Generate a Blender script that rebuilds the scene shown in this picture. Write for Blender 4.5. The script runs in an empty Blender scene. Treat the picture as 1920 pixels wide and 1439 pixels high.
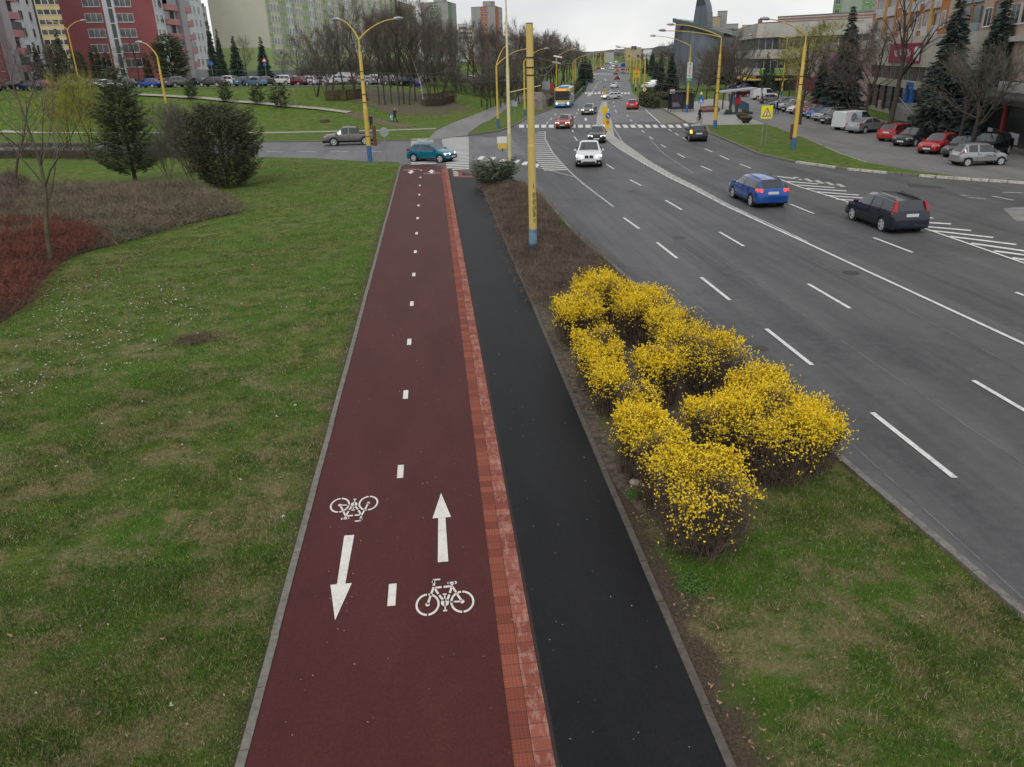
import bpy, math, random
import numpy as np
from mathutils import Vector, Matrix
random.seed(7); RNG=np.random.default_rng(7)
PI=math.pi
# ---------------------------------------------------------------- camera
F=1435.0; EYE=7.5; CX,CY=960.0,719.5
_vp=np.array([(803-CX)/F,(CY-116)/F,-1.0]); YV=_vp/np.linalg.norm(_vp)
_nx=90.0; _D=(F*F+(803-CX)*_nx)/(CY-116)
_n=np.array([_nx/F,-_D/F,-1.0]); ZV=-_n/np.linalg.norm(_n); XV=np.cross(YV,ZV)
R3=np.array([XV,YV,ZV])
scene=bpy.context.scene
cam=bpy.data.cameras.new('camera'); camo=bpy.data.objects.new('camera',cam); scene.collection.objects.link(camo)
cam.sensor_width=36; cam.lens=F/1920*36; cam.clip_start=0.1; cam.clip_end=12000
m=Matrix([list(map(float,r)) for r in R3]).to_4x4(); m.translation=(0,0,EYE); camo.matrix_world=m
scene.camera=camo
# ---------------------------------------------------------------- light
SUN_EL=math.radians(48); SUN_AZ=math.radians(200)
w=bpy.data.worlds.new('World'); scene.world=w; w.use_nodes=True
nt=w.node_tree; nt.nodes.clear()
out=nt.nodes.new('ShaderNodeOutputWorld'); bg=nt.nodes.new('ShaderNodeBackground')
sky=nt.nodes.new('ShaderNodeTexSky'); sky.sky_type='NISHITA'; sky.sun_disc=False; sky.sun_elevation=SUN_EL; sky.sun_rotation=SUN_AZ
tc=nt.nodes.new('ShaderNodeTexCoord'); mp=nt.nodes.new('ShaderNodeMapping'); mp.inputs['Scale'].default_value=(1.6,1.6,7)
no=nt.nodes.new('ShaderNodeTexNoise'); no.inputs['Scale'].default_value=1.7; no.inputs['Detail'].default_value=6; no.inputs['Distortion'].default_value=.5
cr=nt.nodes.new('ShaderNodeValToRGB'); cr.color_ramp.elements[0].position=.36; cr.color_ramp.elements[0].color=(6.5,6.6,6.8,1)
cr.color_ramp.elements[1].position=.62; cr.color_ramp.elements[1].color=(8.6,8.55,8.5,1)
mx=nt.nodes.new('ShaderNodeMixRGB'); mx.inputs[0].default_value=.9
nt.links.new(tc.outputs['Generated'],mp.inputs[0]); nt.links.new(mp.outputs[0],no.inputs[0]); nt.links.new(no.outputs[0],cr.inputs[0])
nt.links.new(sky.outputs[0],mx.inputs[1]); nt.links.new(cr.outputs[0],mx.inputs[2]); nt.links.new(mx.outputs[0],bg.inputs[0])
bg.inputs[1].default_value=0.1; nt.links.new(bg.outputs[0],out.inputs[0])
sl=bpy.data.lights.new('sun','SUN'); sl.energy=1.0; sl.angle=math.radians(22); sl.color=(1,.97,.92)
so=bpy.data.objects.new('sun',sl); scene.collection.objects.link(so)
_sd=Vector((math.sin(SUN_AZ)*math.cos(SUN_EL),math.cos(SUN_AZ)*math.cos(SUN_EL),math.sin(SUN_EL)))
so.rotation_euler=_sd.to_track_quat('Z','Y').to_euler(); so.location=_sd*50+Vector((0,0,40))
vs=scene.view_settings; vs.view_transform='Standard'; vs.look='None'; vs.exposure=0.22; vs.gamma=1
# ---------------------------------------------------------------- projection helpers (photo pixel -> place on the terrain)
def ray(px,py): return R3@np.array([(px-CX)/F,(CY-py)/F,-1.0])
def G(px,py,z=0.0):
    d=ray(px,py); t=(z-EYE)/d[2]; return (float(d[0]*t),float(d[1]*t))
def P(px,D):
    lo,hi=-600,800
    for _ in range(40):
        mm=(lo+hi)/2
        if ray(px,mm)[2]>0: lo=mm
        else: hi=mm
    d=ray(px,lo); d=d/math.hypot(d[0],d[1]); return (float(d[0]*D),float(d[1]*D))
def ZT(px,py,D):
    d=ray(px,py); return float(EYE+D*d[2]/math.hypot(d[0],d[1]))
def S(t):
    t=0.0 if t<0 else 1.0 if t>1 else t
    return t*t*(3-2*t)
def interp(x,xs,ys):
    return float(np.interp(x,xs,ys))
LE=[(7.98,-30),(7.98,8.0),(7.65,13.0),(6.9,23.9),(6.63,29),(6.36,32.3),(6.25,35.8),(6.2,44.7),(5.94,49.8),(5.27,52.7),(4.3,56)]
LF=[(3.9,86.2),(7.5,90.5),(9.72,96.9),(11.1,102.4),(13.57,112.5),(16.5,120.5),(20.04,131.7),(30.9,172.7),(40,214),(50,258),(60,308),(78,385),(112,530),(160,720)]
RF=[(205,700),(120,430),(90,334),(66,256.5),(50,190),(45.3,181),(38.7,148.7),(35.6,134),(35.3,121.6),(33,108.5),(31.5,97)]
def xleft(y): return interp(y,[p[1] for p in LF],[p[0] for p in LF])
def T(x,y):
    """terrain height"""
    h=0.0
    if y>80 and x<xleft(y)-5:
        dd=math.hypot(x,y); az=math.degrees(math.atan2(x,y))
        d0=interp(az,[-35,-27,-11,-4,6,14],[135,128,100,97,104,125]); d1=interp(az,[-35,-27,-11,0,14],[152,146,140,136,150]); hh=interp(az,[-27,-11,-2,6,14],[5.0,4.5,4.0,3.4,2.6])
        if dd>d0: h+=hh*S((dd-d0)/(d1-d0))*S((xleft(y)-5-x)/24)
    if y>300: h+=4.5*S((y-300)/400)
    xr=interp(y,[40,55,80,115,160,250,400],[43.5,45,52.5,63,74,100,140])
    s=x-xr
    if s>0 and y>30:
        h+=0.3*S(s/3)+0.4*S((s-4)/8)*S((y-72)/14)+3.0*S((s-40)/100)
    return h
def GT(px,py):
    """first hit of the pixel ray with the terrain"""
    d=ray(px,py); hd=math.hypot(d[0],d[1])
    prev=5.0; t=6.0
    while t<1500:
        x,y,z=d[0]*t/hd,d[1]*t/hd,EYE+d[2]*t/hd
        if z<=T(x,y):
            lo,hi=prev,t
            for _ in range(18):
                mm=(lo+hi)/2
                if EYE+d[2]*mm/hd<=T(d[0]*mm/hd,d[1]*mm/hd): hi=mm
                else: lo=mm
            return (float(d[0]*hi/hd),float(d[1]*hi/hd))
        prev=t; t*=1.01
    return (float(d[0]*600/hd),float(d[1]*600/hd))
# ---------------------------------------------------------------- mesh helpers
COL=scene.collection
def link(o,parent=None):
    COL.objects.link(o)
    if parent is not None: o.parent=parent
    return o
def mesh_obj(name,verts,faces,mats,parent=None,fm=None,smooth=None,loc=None,rot=None):
    me=bpy.data.meshes.new(name); me.from_pydata([tuple(v) for v in verts],[],[tuple(f) for f in faces])
    if not isinstance(mats,(list,tuple)): mats=[mats]
    for q in mats: me.materials.append(q)
    if fm is not None: me.polygons.foreach_set('material_index',fm)
    me.update()
    if smooth is not None:
        me.polygons.foreach_set('use_smooth',[True]*len(me.polygons))
        me.set_sharp_from_angle(angle=math.radians(smooth))
    o=bpy.data.objects.new(name,me)
    if loc is not None: o.location=loc
    if rot is not None: o.rotation_euler=rot
    return link(o,parent)
def np_mesh(name,V,Fc,mats,parent=None,fm=None,smooth=False):
    V=np.asarray(V,dtype=np.float32); Fc=np.asarray(Fc,dtype=np.int32)
    me=bpy.data.meshes.new(name); n,k=Fc.shape
    me.vertices.add(len(V)); me.vertices.foreach_set('co',V.ravel())
    me.loops.add(n*k); me.loops.foreach_set('vertex_index',Fc.ravel())
    me.polygons.add(n); me.polygons.foreach_set('loop_start',np.arange(0,n*k,k,dtype=np.int32))
    try: me.polygons.foreach_set('loop_total',np.full(n,k,dtype=np.int32))
    except Exception: pass
    if not isinstance(mats,(list,tuple)): mats=[mats]
    for q in mats: me.materials.append(q)
    if fm is not None: me.polygons.foreach_set('material_index',np.asarray(fm,dtype=np.int32))
    me.update(calc_edges=True)
    if smooth: me.polygons.foreach_set('use_smooth',np.ones(n,dtype=bool))
    o=bpy.data.objects.new(name,me); return link(o,parent)
class MB:
    def __init__(s): s.v=[]; s.f=[]; s.m=[]
    def quad(s,a,b,c,d,mi=0):
        n=len(s.v); s.v+=[a,b,c,d]; s.f.append((n,n+1,n+2,n+3)); s.m.append(mi)
    def poly(s,pts,mi=0):
        n=len(s.v); s.v+=list(pts); s.f.append(tuple(range(n,n+len(pts)))); s.m.append(mi)
    def box(s,x0,x1,y0,y1,z0,z1,mi=0,M=None):
        p=[(x0,y0,z0),(x1,y0,z0),(x1,y1,z0),(x0,y1,z0),(x0,y0,z1),(x1,y0,z1),(x1,y1,z1),(x0,y1,z1)]
        if M is not None: p=[tuple(M@Vector(q)) for q in p]
        n=len(s.v); s.v+=p
        for f in ((0,3,2,1),(4,5,6,7),(0,1,5,4),(1,2,6,5),(2,3,7,6),(3,0,4,7)): s.f.append(tuple(n+i for i in f)); s.m.append(mi)
    def tube(s,pts,rs,n=8,mi=0,cap=True):
        pts=[Vector(p) for p in pts]
        if not isinstance(rs,(list,tuple)): rs=[rs]*len(pts)
        b=len(s.v); up=None
        for i,p in enumerate(pts):
            d=(pts[min(i+1,len(pts)-1)]-pts[max(i-1,0)])
            d=d.normalized() if d.length>1e-9 else Vector((0,0,1))
            a=Vector((1,0,0)) if abs(d.x)<.8 else Vector((0,1,0))
            if up is None: u=d.cross(a).normalized()
            else:
                u=up-d*up.dot(d); u=u.normalized() if u.length>1e-6 else d.cross(a).normalized()
            up=u; vv=d.cross(u)
            for k in range(n):
                an=2*PI*k/n; s.v.append(tuple(p+(u*math.cos(an)+vv*math.sin(an))*rs[i]))
        for i in range(len(pts)-1):
            for k in range(n):
                k2=(k+1)%n; s.f.append((b+i*n+k,b+i*n+k2,b+(i+1)*n+k2,b+(i+1)*n+k)); s.m.append(mi)
        if cap:
            s.f.append(tuple(b+k for k in range(n))[::-1]); s.m.append(mi)
            e=b+(len(pts)-1)*n; s.f.append(tuple(e+k for k in range(n))); s.m.append(mi)
    def disc(s,c,r,n=16,mi=0,axis='y',h=.02):
        c=Vector(c); a={'x':Vector((1,0,0)),'y':Vector((0,1,0)),'z':Vector((0,0,1))}[axis]
        s.tube([c-a*h/2,c+a*h/2],r,n,mi)
    def build(s,name,mats,parent=None,smooth=None,loc=None,rot=None):
        return mesh_obj(name,s.v,s.f,mats,parent,s.m if isinstance(mats,(list,tuple)) else None,smooth,loc,rot)
def empty(name,loc=(0,0,0),rz=0):
    o=bpy.data.objects.new(name,None); o.location=loc; o.rotation_euler=(0,0,rz); o.empty_display_size=.3
    return link(o)
def tag(o,label,cat,group=None):
    o['label']=label; o['category']=cat
    if group: o['group']=group
    return o
def struct(o): o['kind']='structure'; return o
def stuff(o,label,cat): o['kind']='stuff'; o['label']=label; o['category']=cat; return o
def inst(name,me,parent=None,loc=(0,0,0),rot=(0,0,0),scale=None):
    o=bpy.data.objects.new(name,me); o.location=loc; o.rotation_euler=rot
    if scale is not None: o.scale=scale
    return link(o,parent)
# ---------------------------------------------------------------- materials
MATS={}
def mk(name,c,rough=.7,metal=0,var=.12,scale=6,c2=None,bump=0,spec=.5,emit=None,es=0,stretch=None,detail=5,alpha=None,lo=.35,hi=.65,coat=0,sub=0):
    if name in MATS: return MATS[name]
    mt=bpy.data.materials.new(name); mt.use_nodes=True; nt=mt.node_tree; b=nt.nodes['Principled BSDF']
    b.inputs['Roughness'].default_value=rough; b.inputs['Metallic'].default_value=metal
    b.inputs['Specular IOR Level'].default_value=spec
    if coat: b.inputs['Coat Weight'].default_value=coat; b.inputs['Coat Roughness'].default_value=.06
    c=tuple(c)+(1,); 
    if c2 is None: c2=tuple(max(0,x*(1-var)) for x in c[:3])
    c2=tuple(c2)+(1,)
    if var>0 or bump>0:
        tcn=nt.nodes.new('ShaderNodeTexCoord'); mpn=nt.nodes.new('ShaderNodeMapping')
        if stretch: mpn.inputs['Scale'].default_value=stretch
        nz=nt.nodes.new('ShaderNodeTexNoise'); nz.inputs['Scale'].default_value=scale; nz.inputs['Detail'].default_value=detail; nz.inputs['Roughness'].default_value=.62
        nt.links.new(tcn.outputs['Object'],mpn.inputs[0]); nt.links.new(mpn.outputs[0],nz.inputs[0])
        rp=nt.nodes.new('ShaderNodeValToRGB'); rp.color_ramp.elements[0].position=lo; rp.color_ramp.elements[1].position=hi
        rp.color_ramp.elements[0].color=c2; rp.color_ramp.elements[1].color=c
        nt.links.new(nz.outputs[0],rp.inputs[0]); nt.links.new(rp.outputs[0],b.inputs['Base Color'])
        if bump>0:
            bn=nt.nodes.new('ShaderNodeBump'); bn.inputs['Strength'].default_value=bump; bn.inputs['Distance'].default_value=.02
            nt.links.new(nz.outputs[0],bn.inputs['Height']); nt.links.new(bn.outputs[0],b.inputs['Normal'])
    else: b.inputs['Base Color'].default_value=c
    if emit: b.inputs['Emission Color'].default_value=tuple(emit)+(1,); b.inputs['Emission Strength'].default_value=es
    MATS[name]=mt; return mt
def N(nt,t,**k):
    n=nt.nodes.new(t)
    for a,b in k.items(): setattr(n,a,b)
    return n
def rampn(nt,src,p0,c0,p1,c1,extra=()):
    r=N(nt,'ShaderNodeValToRGB'); e=r.color_ramp.elements
    e[0].position=p0; e[0].color=tuple(c0)+(1,); e[1].position=p1; e[1].color=tuple(c1)+(1,)
    for p,c in extra:
        q=e.new(p); q.color=tuple(c)+(1,)
    nt.links.new(src,r.inputs[0]); return r.outputs[0]
def noise(nt,vec,scale,detail=5,rough=.6,dist=0):
    n=N(nt,'ShaderNodeTexNoise'); n.inputs['Scale'].default_value=scale; n.inputs['Detail'].default_value=detail
    n.inputs['Roughness'].default_value=rough; n.inputs['Distortion'].default_value=dist; nt.links.new(vec,n.inputs[0]); return n.outputs[0]
def mapv(nt,vec,sc,loc=(0,0,0),rot=(0,0,0)):
    m_=N(nt,'ShaderNodeMapping'); m_.inputs['Scale'].default_value=sc; m_.inputs['Location'].default_value=loc; m_.inputs['Rotation'].default_value=rot
    nt.links.new(vec,m_.inputs[0]); return m_.outputs[0]
def mixc(nt,f,a,b,mode='MIX'):
    n=N(nt,'ShaderNodeMixRGB',blend_type=mode)
    for i,s_ in ((0,f),(1,a),(2,b)):
        if isinstance(s_,(int,float)): n.inputs[i].default_value=s_
        elif isinstance(s_,tuple): n.inputs[i].default_value=s_+(1,) if len(s_)==3 else s_
        else: nt.links.new(s_,n.inputs[i])
    return n.outputs[0]
def mth(nt,op,a,b=0.0):
    n=N(nt,'ShaderNodeMath',operation=op)
    for i,s_ in ((0,a),(1,b)):
        if isinstance(s_,(int,float)): n.inputs[i].default_value=s_
        else: nt.links.new(s_,n.inputs[i])
    return n.outputs[0]
def mstep(nt,v,a,b):
    n=N(nt,'ShaderNodeMapRange',interpolation_type='SMOOTHSTEP'); nt.links.new(v,n.inputs[0]); n.inputs[1].default_value=a; n.inputs[2].default_value=b; return n.outputs[0]
def newmat(name,rough=.9,spec=.3):
    mt=bpy.data.materials.new(name); mt.use_nodes=True; b=mt.node_tree.nodes['Principled BSDF']; b.inputs['Roughness'].default_value=rough; b.inputs['Specular IOR Level'].default_value=spec
    return mt,mt.node_tree,b
def bumpn(nt,b,h,st=.4,dist=.02):
    bn=N(nt,'ShaderNodeBump'); bn.inputs['Strength'].default_value=st; bn.inputs['Distance'].default_value=dist
    nt.links.new(h,bn.inputs['Height']); nt.links.new(bn.outputs[0],b.inputs['Normal'])
def grass_color(nt,pos,rand=None):
    n1=noise(nt,pos,.32,6,.62,.6); n2=noise(nt,pos,1.7,6,.68); n3=noise(nt,pos,13,4,.7); n4=noise(nt,mapv(nt,pos,(1,1,1),(31,7,0)),.75,5,.6,.4)
    g=rampn(nt,n2,.33,(.042,.078,.013),.68,(.155,.178,.042),((.5,(.092,.134,.024)),))
    g=mixc(nt,mth(nt,'MULTIPLY',mstep(nt,n1,.44,.62),.75),g,(.066,.150,.013))
    n5=noise(nt,mapv(nt,pos,(1,1,1),(9,3,0)),3.6,4,.7,.6)
    g=mixc(nt,mth(nt,'MULTIPLY',mstep(nt,n5,.55,.66),.7),g,(.070,.165,.015))
    dry=rampn(nt,n3,.32,(.12,.095,.05),.68,(.38,.30,.17))
    f=mth(nt,'MULTIPLY',mstep(nt,n4,.43,.60),mstep(nt,n2,.34,.58))
    sx=N(nt,'ShaderNodeSeparateXYZ'); nt.links.new(pos,sx.inputs[0])
    near=mstep(nt,sx.outputs[1],30,12)     # the lawn nearest the bridge is patchier
    f=mth(nt,'MULTIPLY',f,mth(nt,'ADD',mth(nt,'MULTIPLY',near,.5),.28))
    g=mixc(nt,f,g,dry)
    g=mixc(nt,mth(nt,'MULTIPLY',mstep(nt,n3,.38,.72),.5),g,mixc(nt,.5,g,(.022,.042,.01)))
    return g,sx
def make_ground():
    mt,nt,b=newmat('grass_ground',.95,.15)
    gp=N(nt,'ShaderNodeNewGeometry'); pos=gp.outputs['Position']
    g,sx=grass_color(nt,pos)
    X,Y=sx.outputs[0],sx.outputs[1]
    soil=rampn(nt,noise(nt,pos,22,6,.75),.35,(.035,.026,.018),.7,(.15,.115,.08))
    wob=mth(nt,'MULTIPLY',noise(nt,pos,1.6,5,.7),1.5)
    # bare soil beside the path kerbs
    a=mth(nt,'ADD',X,mth(nt,'MULTIPLY',wob,-1.0)); e1=mth(nt,'MULTIPLY',mstep(nt,a,2.9,2.4),mstep(nt,X,2.5,2.9))
    a2=mth(nt,'ADD',X,mth(nt,'MULTIPLY',wob,.45)); e2=mth(nt,'MULTIPLY',mstep(nt,a2,-2.85,-2.4),.7)
    e2=mth(nt,'MULTIPLY',e2,mstep(nt,X,-1.8,-2.3))
    f=mth(nt,'MAXIMUM',e1,e2); f=mth(nt,'MULTIPLY',f,mstep(nt,Y,62,56))
    nt.links.new(mixc(nt,f,g,soil),b.inputs['Base Color'])
    bumpn(nt,b,noise(nt,pos,30,5,.8),.9,.05); return mt
M_GROUND=make_ground()
def make_blade():
    mt,nt,b=newmat('grass_blades',.7,.25)
    gp=N(nt,'ShaderNodeNewGeometry'); g,sx=grass_color(nt,gp.outputs['Position'])
    r=gp.outputs['Random Per Island']
    g=mixc(nt,r,mixc(nt,1.0,g,(.35,.38,.3),'MULTIPLY'),mixc(nt,.12,mixc(nt,1.0,g,(1.75,1.8,1.7),'MULTIPLY'),(.3,.32,.12)))
    g=mixc(nt,mstep(nt,r,.88,.9),g,(.40,.33,.19)); nt.links.new(g,b.inputs['Base Color']); return mt
M_BLADE=make_blade()
def make_asphalt(name,base,worn,patch=True,ang=0.0,grain=1.0):
    mt,nt,b=newmat(name,.65,.25)
    gp=N(nt,'ShaderNodeNewGeometry'); pos=gp.outputs['Position']
    st=noise(nt,mapv(nt,pos,(1.1,.045,1),rot=(0,0,ang)),1.0,6,.65,.3)
    st2=noise(nt,mapv(nt,pos,(.32,.05,1),(5,9,0),(0,0,ang)),1.0,4,.6,.5)
    bl=noise(nt,pos,.16,6,.65,.8); fine=noise(nt,pos,70,3,.8); mid=noise(nt,pos,3,6,.75)
    c=rampn(nt,st,.3,base,.72,worn)
    c=mixc(nt,mth(nt,'MULTIPLY',mstep(nt,st2,.35,.7),.4),c,tuple(x*1.35 for x in worn))
    c=mixc(nt,mth(nt,'MULTIPLY',mstep(nt,bl,.45,.7),.45),c,tuple(x*.72 for x in base))
    c=mixc(nt,mth(nt,'MULTIPLY',mstep(nt,mid,.4,.75),.22),c,tuple(min(1,x*1.6) for x in worn))
    c=mixc(nt,1.0,c,rampn(nt,fine,.3,(.72,.72,.72),.75,(1.28,1.28,1.28)),'MULTIPLY')
    if patch:   # thin tar-sealed cracks
        vo=N(nt,'ShaderNodeTexVoronoi',feature='DISTANCE_TO_EDGE'); vo.inputs['Scale'].default_value=.11
        nt.links.new(mixc(nt,.25,pos,mapv(nt,pos,(1,1,1))),vo.inputs[0])
        wv=N(nt,'ShaderNodeVectorMath',operation='ADD'); nt.links.new(pos,wv.inputs[0])
        nn=N(nt,'ShaderNodeTexNoise'); nn.inputs['Scale'].default_value=.7; nn.inputs['Detail'].default_value=6; nt.links.new(pos,nn.inputs[0])
        sc=N(nt,'ShaderNodeVectorMath',operation='SCALE'); sc.inputs['Scale'].default_value=2.6; nt.links.new(nn.outputs[1],sc.inputs[0])
        nt.links.new(sc.outputs[0],wv.inputs[1]); nt.links.new(wv.outputs[0],vo.inputs[0])
        ln=mstep(nt,vo.outputs[0],.0065,.003)
        c=mixc(nt,mth(nt,'MULTIPLY',mth(nt,'MULTIPLY',ln,mstep(nt,bl,.5,.6)),.3),c,(.04,.04,.04))
    nt.links.new(c,b.inputs['Base Color']); bumpn(nt,b,fine,.35,.01); return mt
M_ROAD=make_asphalt('road_asphalt',(.046,.047,.050),(.108,.108,.110),ang=0)
M_SIDE=make_asphalt('side_road_asphalt',(.10,.10,.108),(.16,.16,.165),ang=math.radians(-73))
M_LOT=make_asphalt('lot_asphalt',(.11,.11,.112),(.19,.185,.18),ang=.5)
M_FAR=make_asphalt('far_road_asphalt',(.10,.10,.103),(.15,.15,.153),ang=math.radians(-15))
def make_black():
    mt,nt,b=newmat('new_black_asphalt',.55,.16); gp=N(nt,'ShaderNodeNewGeometry'); pos=gp.outputs['Position']
    fine=noise(nt,pos,110,3,.8); big=noise(nt,mapv(nt,pos,(.6,.2,1)),1.2,6,.65,.6); mid=noise(nt,mapv(nt,pos,(1,1,1),(3,3,3)),5,5,.75)
    c=rampn(nt,big,.3,(.0062,.0065,.0075),.72,(.0115,.012,.0135))
    c=mixc(nt,mth(nt,'MULTIPLY',mstep(nt,mid,.62,.78),.35),c,(.03,.029,.029))
    c=mixc(nt,1.0,c,rampn(nt,fine,.3,(.45,.45,.45),.78,(2.1,2.1,2.1)),'MULTIPLY'); c=mixc(nt,1.0,c,rampn(nt,noise(nt,pos,24,4,.8),.35,(.75,.75,.75),.7,(1.3,1.3,1.3)),'MULTIPLY'); nt.links.new(c,b.inputs['Base Color']); bumpn(nt,b,fine,.35,.008); return mt
M_BLACK=make_black()
def make_red():
    mt,nt,b=newmat('red_brown_cycle_surface',.6,.18); gp=N(nt,'ShaderNodeNewGeometry'); pos=gp.outputs['Position']
    fine=noise(nt,pos,120,3,.85); big=noise(nt,mapv(nt,pos,(.8,.25,1)),1.1,6,.6,.4)
    c=rampn(nt,big,.3,(.056,.0135,.012),.7,(.078,.021,.019))
    c=mixc(nt,1.0,c,rampn(nt,fine,.3,(.55,.55,.55),.75,(1.6,1.55,1.5)),'MULTIPLY'); c=mixc(nt,1.0,c,rampn(nt,noise(nt,pos,26,4,.8),.35,(.82,.82,.82),.7,(1.2,1.2,1.2)),'MULTIPLY')
    sp=N(nt,'ShaderNodeTexVoronoi'); sp.inputs['Scale'].default_value=4.5; nt.links.new(pos,sp.inputs[0])
    c=mixc(nt,mth(nt,'MULTIPLY',mstep(nt,sp.outputs[0],.05,.03),.4),c,(.3,.22,.19))
    nt.links.new(c,b.inputs['Base Color']); bumpn(nt,b,fine,.3,.008); return mt
M_RED=make_red()
def make_paint(name,c,wear=.35,sc=3):
    mt,nt,b=newmat(name,.75,.3); gp=N(nt,'ShaderNodeNewGeometry'); pos=gp.outputs['Position']
    n=noise(nt,pos,sc*6,6,.8); n2=noise(nt,pos,sc,4,.6)
    f=mth(nt,'MULTIPLY',mstep(nt,mth(nt,'ADD',mth(nt,'MULTIPLY',n,.7),mth(nt,'MULTIPLY',n2,.4)),.5,.72),wear)
    nt.links.new(mixc(nt,f,c,(.16,.155,.15)),b.inputs['Base Color']); return mt
M_LINE=make_paint('white_road_paint',(.66,.66,.64),.6)
M_WORN=make_paint('worn_road_paint',(.42,.42,.40),.95,1.5)
M_NEWLINE=make_paint('new_white_paint',(.66,.635,.59),.38,5)
M_HATCH=make_paint('beige_hatch_paint',(.40,.37,.33),.9,1.5)
M_KERB=mk('kerb_concrete',(.185,.17,.148),.9,var=.35,scale=9,bump=.2)
M_KERBG=mk('kerb_granite',(.20,.185,.165),.9,var=.45,scale=7,bump=.2)
M_KERBW=mk('kerb_whitewashed',(.55,.52,.46),.9,c2=(.22,.2,.17),scale=5,lo=.3,hi=.55)
M_CONC=mk('concrete_paving',(.33,.32,.30),.9,var=.25,scale=1.2,bump=.1)
M_TILE_A=mk('tactile_block_red',(.30,.085,.05),.85,var=.4,scale=8)
M_STEEL=mk('galvanised_steel',(.36,.37,.38),.45,.6,var=.15)
M_YEL=mk('yellow_pole_paint',(.60,.42,.075),.45,var=.3,scale=3,c2=(.40,.27,.06),lo=.25,hi=.5)
M_PALEYEL=mk('pale_yellow_paint',(.58,.52,.27),.5,var=.15,scale=3)
M_BLUE=mk('blue_pole_paint',(.055,.15,.36),.6,var=.35,scale=9)
M_LBLUE=mk('faded_blue_paint',(.17,.30,.40),.65,var=.35,scale=14)
M_BLACKP=mk('black_plastic',(.018,.018,.019),.5,var=.2)
M_GLASS=mk('car_glass',(.025,.032,.035),.04,0,var=.6,scale=2.2,spec=1.0,c2=(.008,.010,.012))
M_WIN=mk('window_glass',(.035,.042,.05),.1,0,var=.5,scale=.8,spec=.8)
M_WHITE=mk('white_frame',(.68,.68,.68),.6,var=.05)
M_BARK=mk('grey_bark',(.075,.06,.048),.95,var=.45,scale=7,bump=.5)
M_MOSS=mk('mossy_bark',(.095,.085,.04),.95,c2=(.05,.043,.035),scale=3,bump=.5)
M_TWIG=mk('brown_twigs',(.15,.12,.10),.9,var=.4,scale=1.2)
M_TWIGR=mk('reddish_twigs',(.16,.128,.108),.9,var=.4,scale=1)
M_TWIGG=mk('grey_twigs',(.14,.13,.10),.9,var=.45,scale=1.2)
M_TWIGY=mk('budding_twigs',(.36,.36,.06),.85,c2=(.2,.2,.06),scale=1.4)
M_BIRCH=mk('birch_bark',(.5,.48,.44),.8,c2=(.09,.08,.07),scale=4,stretch=(1,1,3),lo=.3,hi=.45)
M_SPRUCE=mk('spruce_needles',(.032,.060,.040),.8,c2=(.065,.10,.07),scale=1.5)
M_PINE=mk('pine_needles',(.038,.055,.022),.8,c2=(.085,.105,.045),scale=1.8)
M_YEW=mk('yew_foliage',(.036,.044,.019),.8,c2=(.075,.072,.036),scale=2)
M_THUJA=mk('thuja_foliage',(.032,.050,.022),.85,c2=(.06,.08,.036),scale=2)
M_HEDGE=mk('brown_hedge',(.06,.045,.032),.9,c2=(.10,.08,.05),scale=3)
M_GHEDGE=mk('green_hedge',(.045,.055,.022),.9,c2=(.08,.085,.04),scale=3)
# ================================================================ ground sheet
def axis(parts):
    a=[]
    for lo,hi,st in parts: a+=list(np.arange(lo,hi,st))
    return sorted(set(round(float(v),3) for v in a))
xs=axis([(-3000,-400,400),(-400,-130,30),(-130,130,3),(130,300,10),(300,800,60),(800,3001,400)])
ys=axis([(-60,78,8),(78,170,2),(170,400,8),(400,900,25),(900,6001,300)])
def sheet(name,xs,ys,mat,off=0.0):
    V=[(x,y,T(x,y)+off) for y in ys for x in xs]; n=len(xs)
    Fc=[(j*n+i,j*n+i+1,(j+1)*n+i+1,(j+1)*n+i) for j in range(len(ys)-1) for i in range(n-1)]
    return np_mesh(name,V,Fc,mat,smooth=True)
struct(sheet('grass_ground',xs,ys,M_GROUND))
def flat(name,pts,mat,z,kind=True):
    """an n-gon sheet laid on level ground"""
    b=MB(); P3=[(p[0],p[1],z) for p in pts]
    a=sum(P3[i][0]*P3[(i+1)%len(P3)][1]-P3[(i+1)%len(P3)][0]*P3[i][1] for i in range(len(P3)))
    b.poly(P3 if a>0 else P3[::-1]); o=b.build(name,mat)
    if kind: struct(o)
    return o
def gp(*pts): return [G(*p) for p in pts]
def resample(pts,step):
    out=[pts[0]]
    for a,b in zip(pts,pts[1:]):
        L=math.dist(a,b); n=max(1,int(L/step))
        out+=[(a[0]+(b[0]-a[0])*k/n,a[1]+(b[1]-a[1])*k/n) for k in range(1,n+1)]
    return out
def ribbon(name,pts,w,mat,off=.02,step=3.0,b=None):
    own=b is None
    if own: b=MB()
    pts=resample(pts,step); n0=len(b.v)
    for i,p in enumerate(pts):
        a=pts[max(0,i-1)]; c=pts[min(len(pts)-1,i+1)]; L=math.dist(a,c) or 1
        nx,ny=-(c[1]-a[1])/L*w/2,(c[0]-a[0])/L*w/2
        for s in (1,-1):
            x,y=p[0]+nx*s,p[1]+ny*s; b.v.append((x,y,max(T(x,y),T(p[0],p[1]))+off))
    for i in range(len(pts)-1):
        k=n0+2*i; b.f.append((k,k+1,k+3,k+2)); b.m.append(0)
    if own: return struct(b.build(name,mat))
RJ=[(31.5,97),(30.35,94.6),(30.6,89.8),(28.16,79.84),(26.9,69.7),(25.76,61.5),(26.28,55.65),(27.8,51.15),(29.84,48),(31.8,45.6),(34.4,42.8),(40,38.5),(60,28),(90,10),(90,-40)]
pathend=gp((893,329),(880,324),(860,320),(840,317),(828,313),(816,311),(800,309.5),(780,308.5),(766,309),(758,310.5),(752,313))
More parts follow.
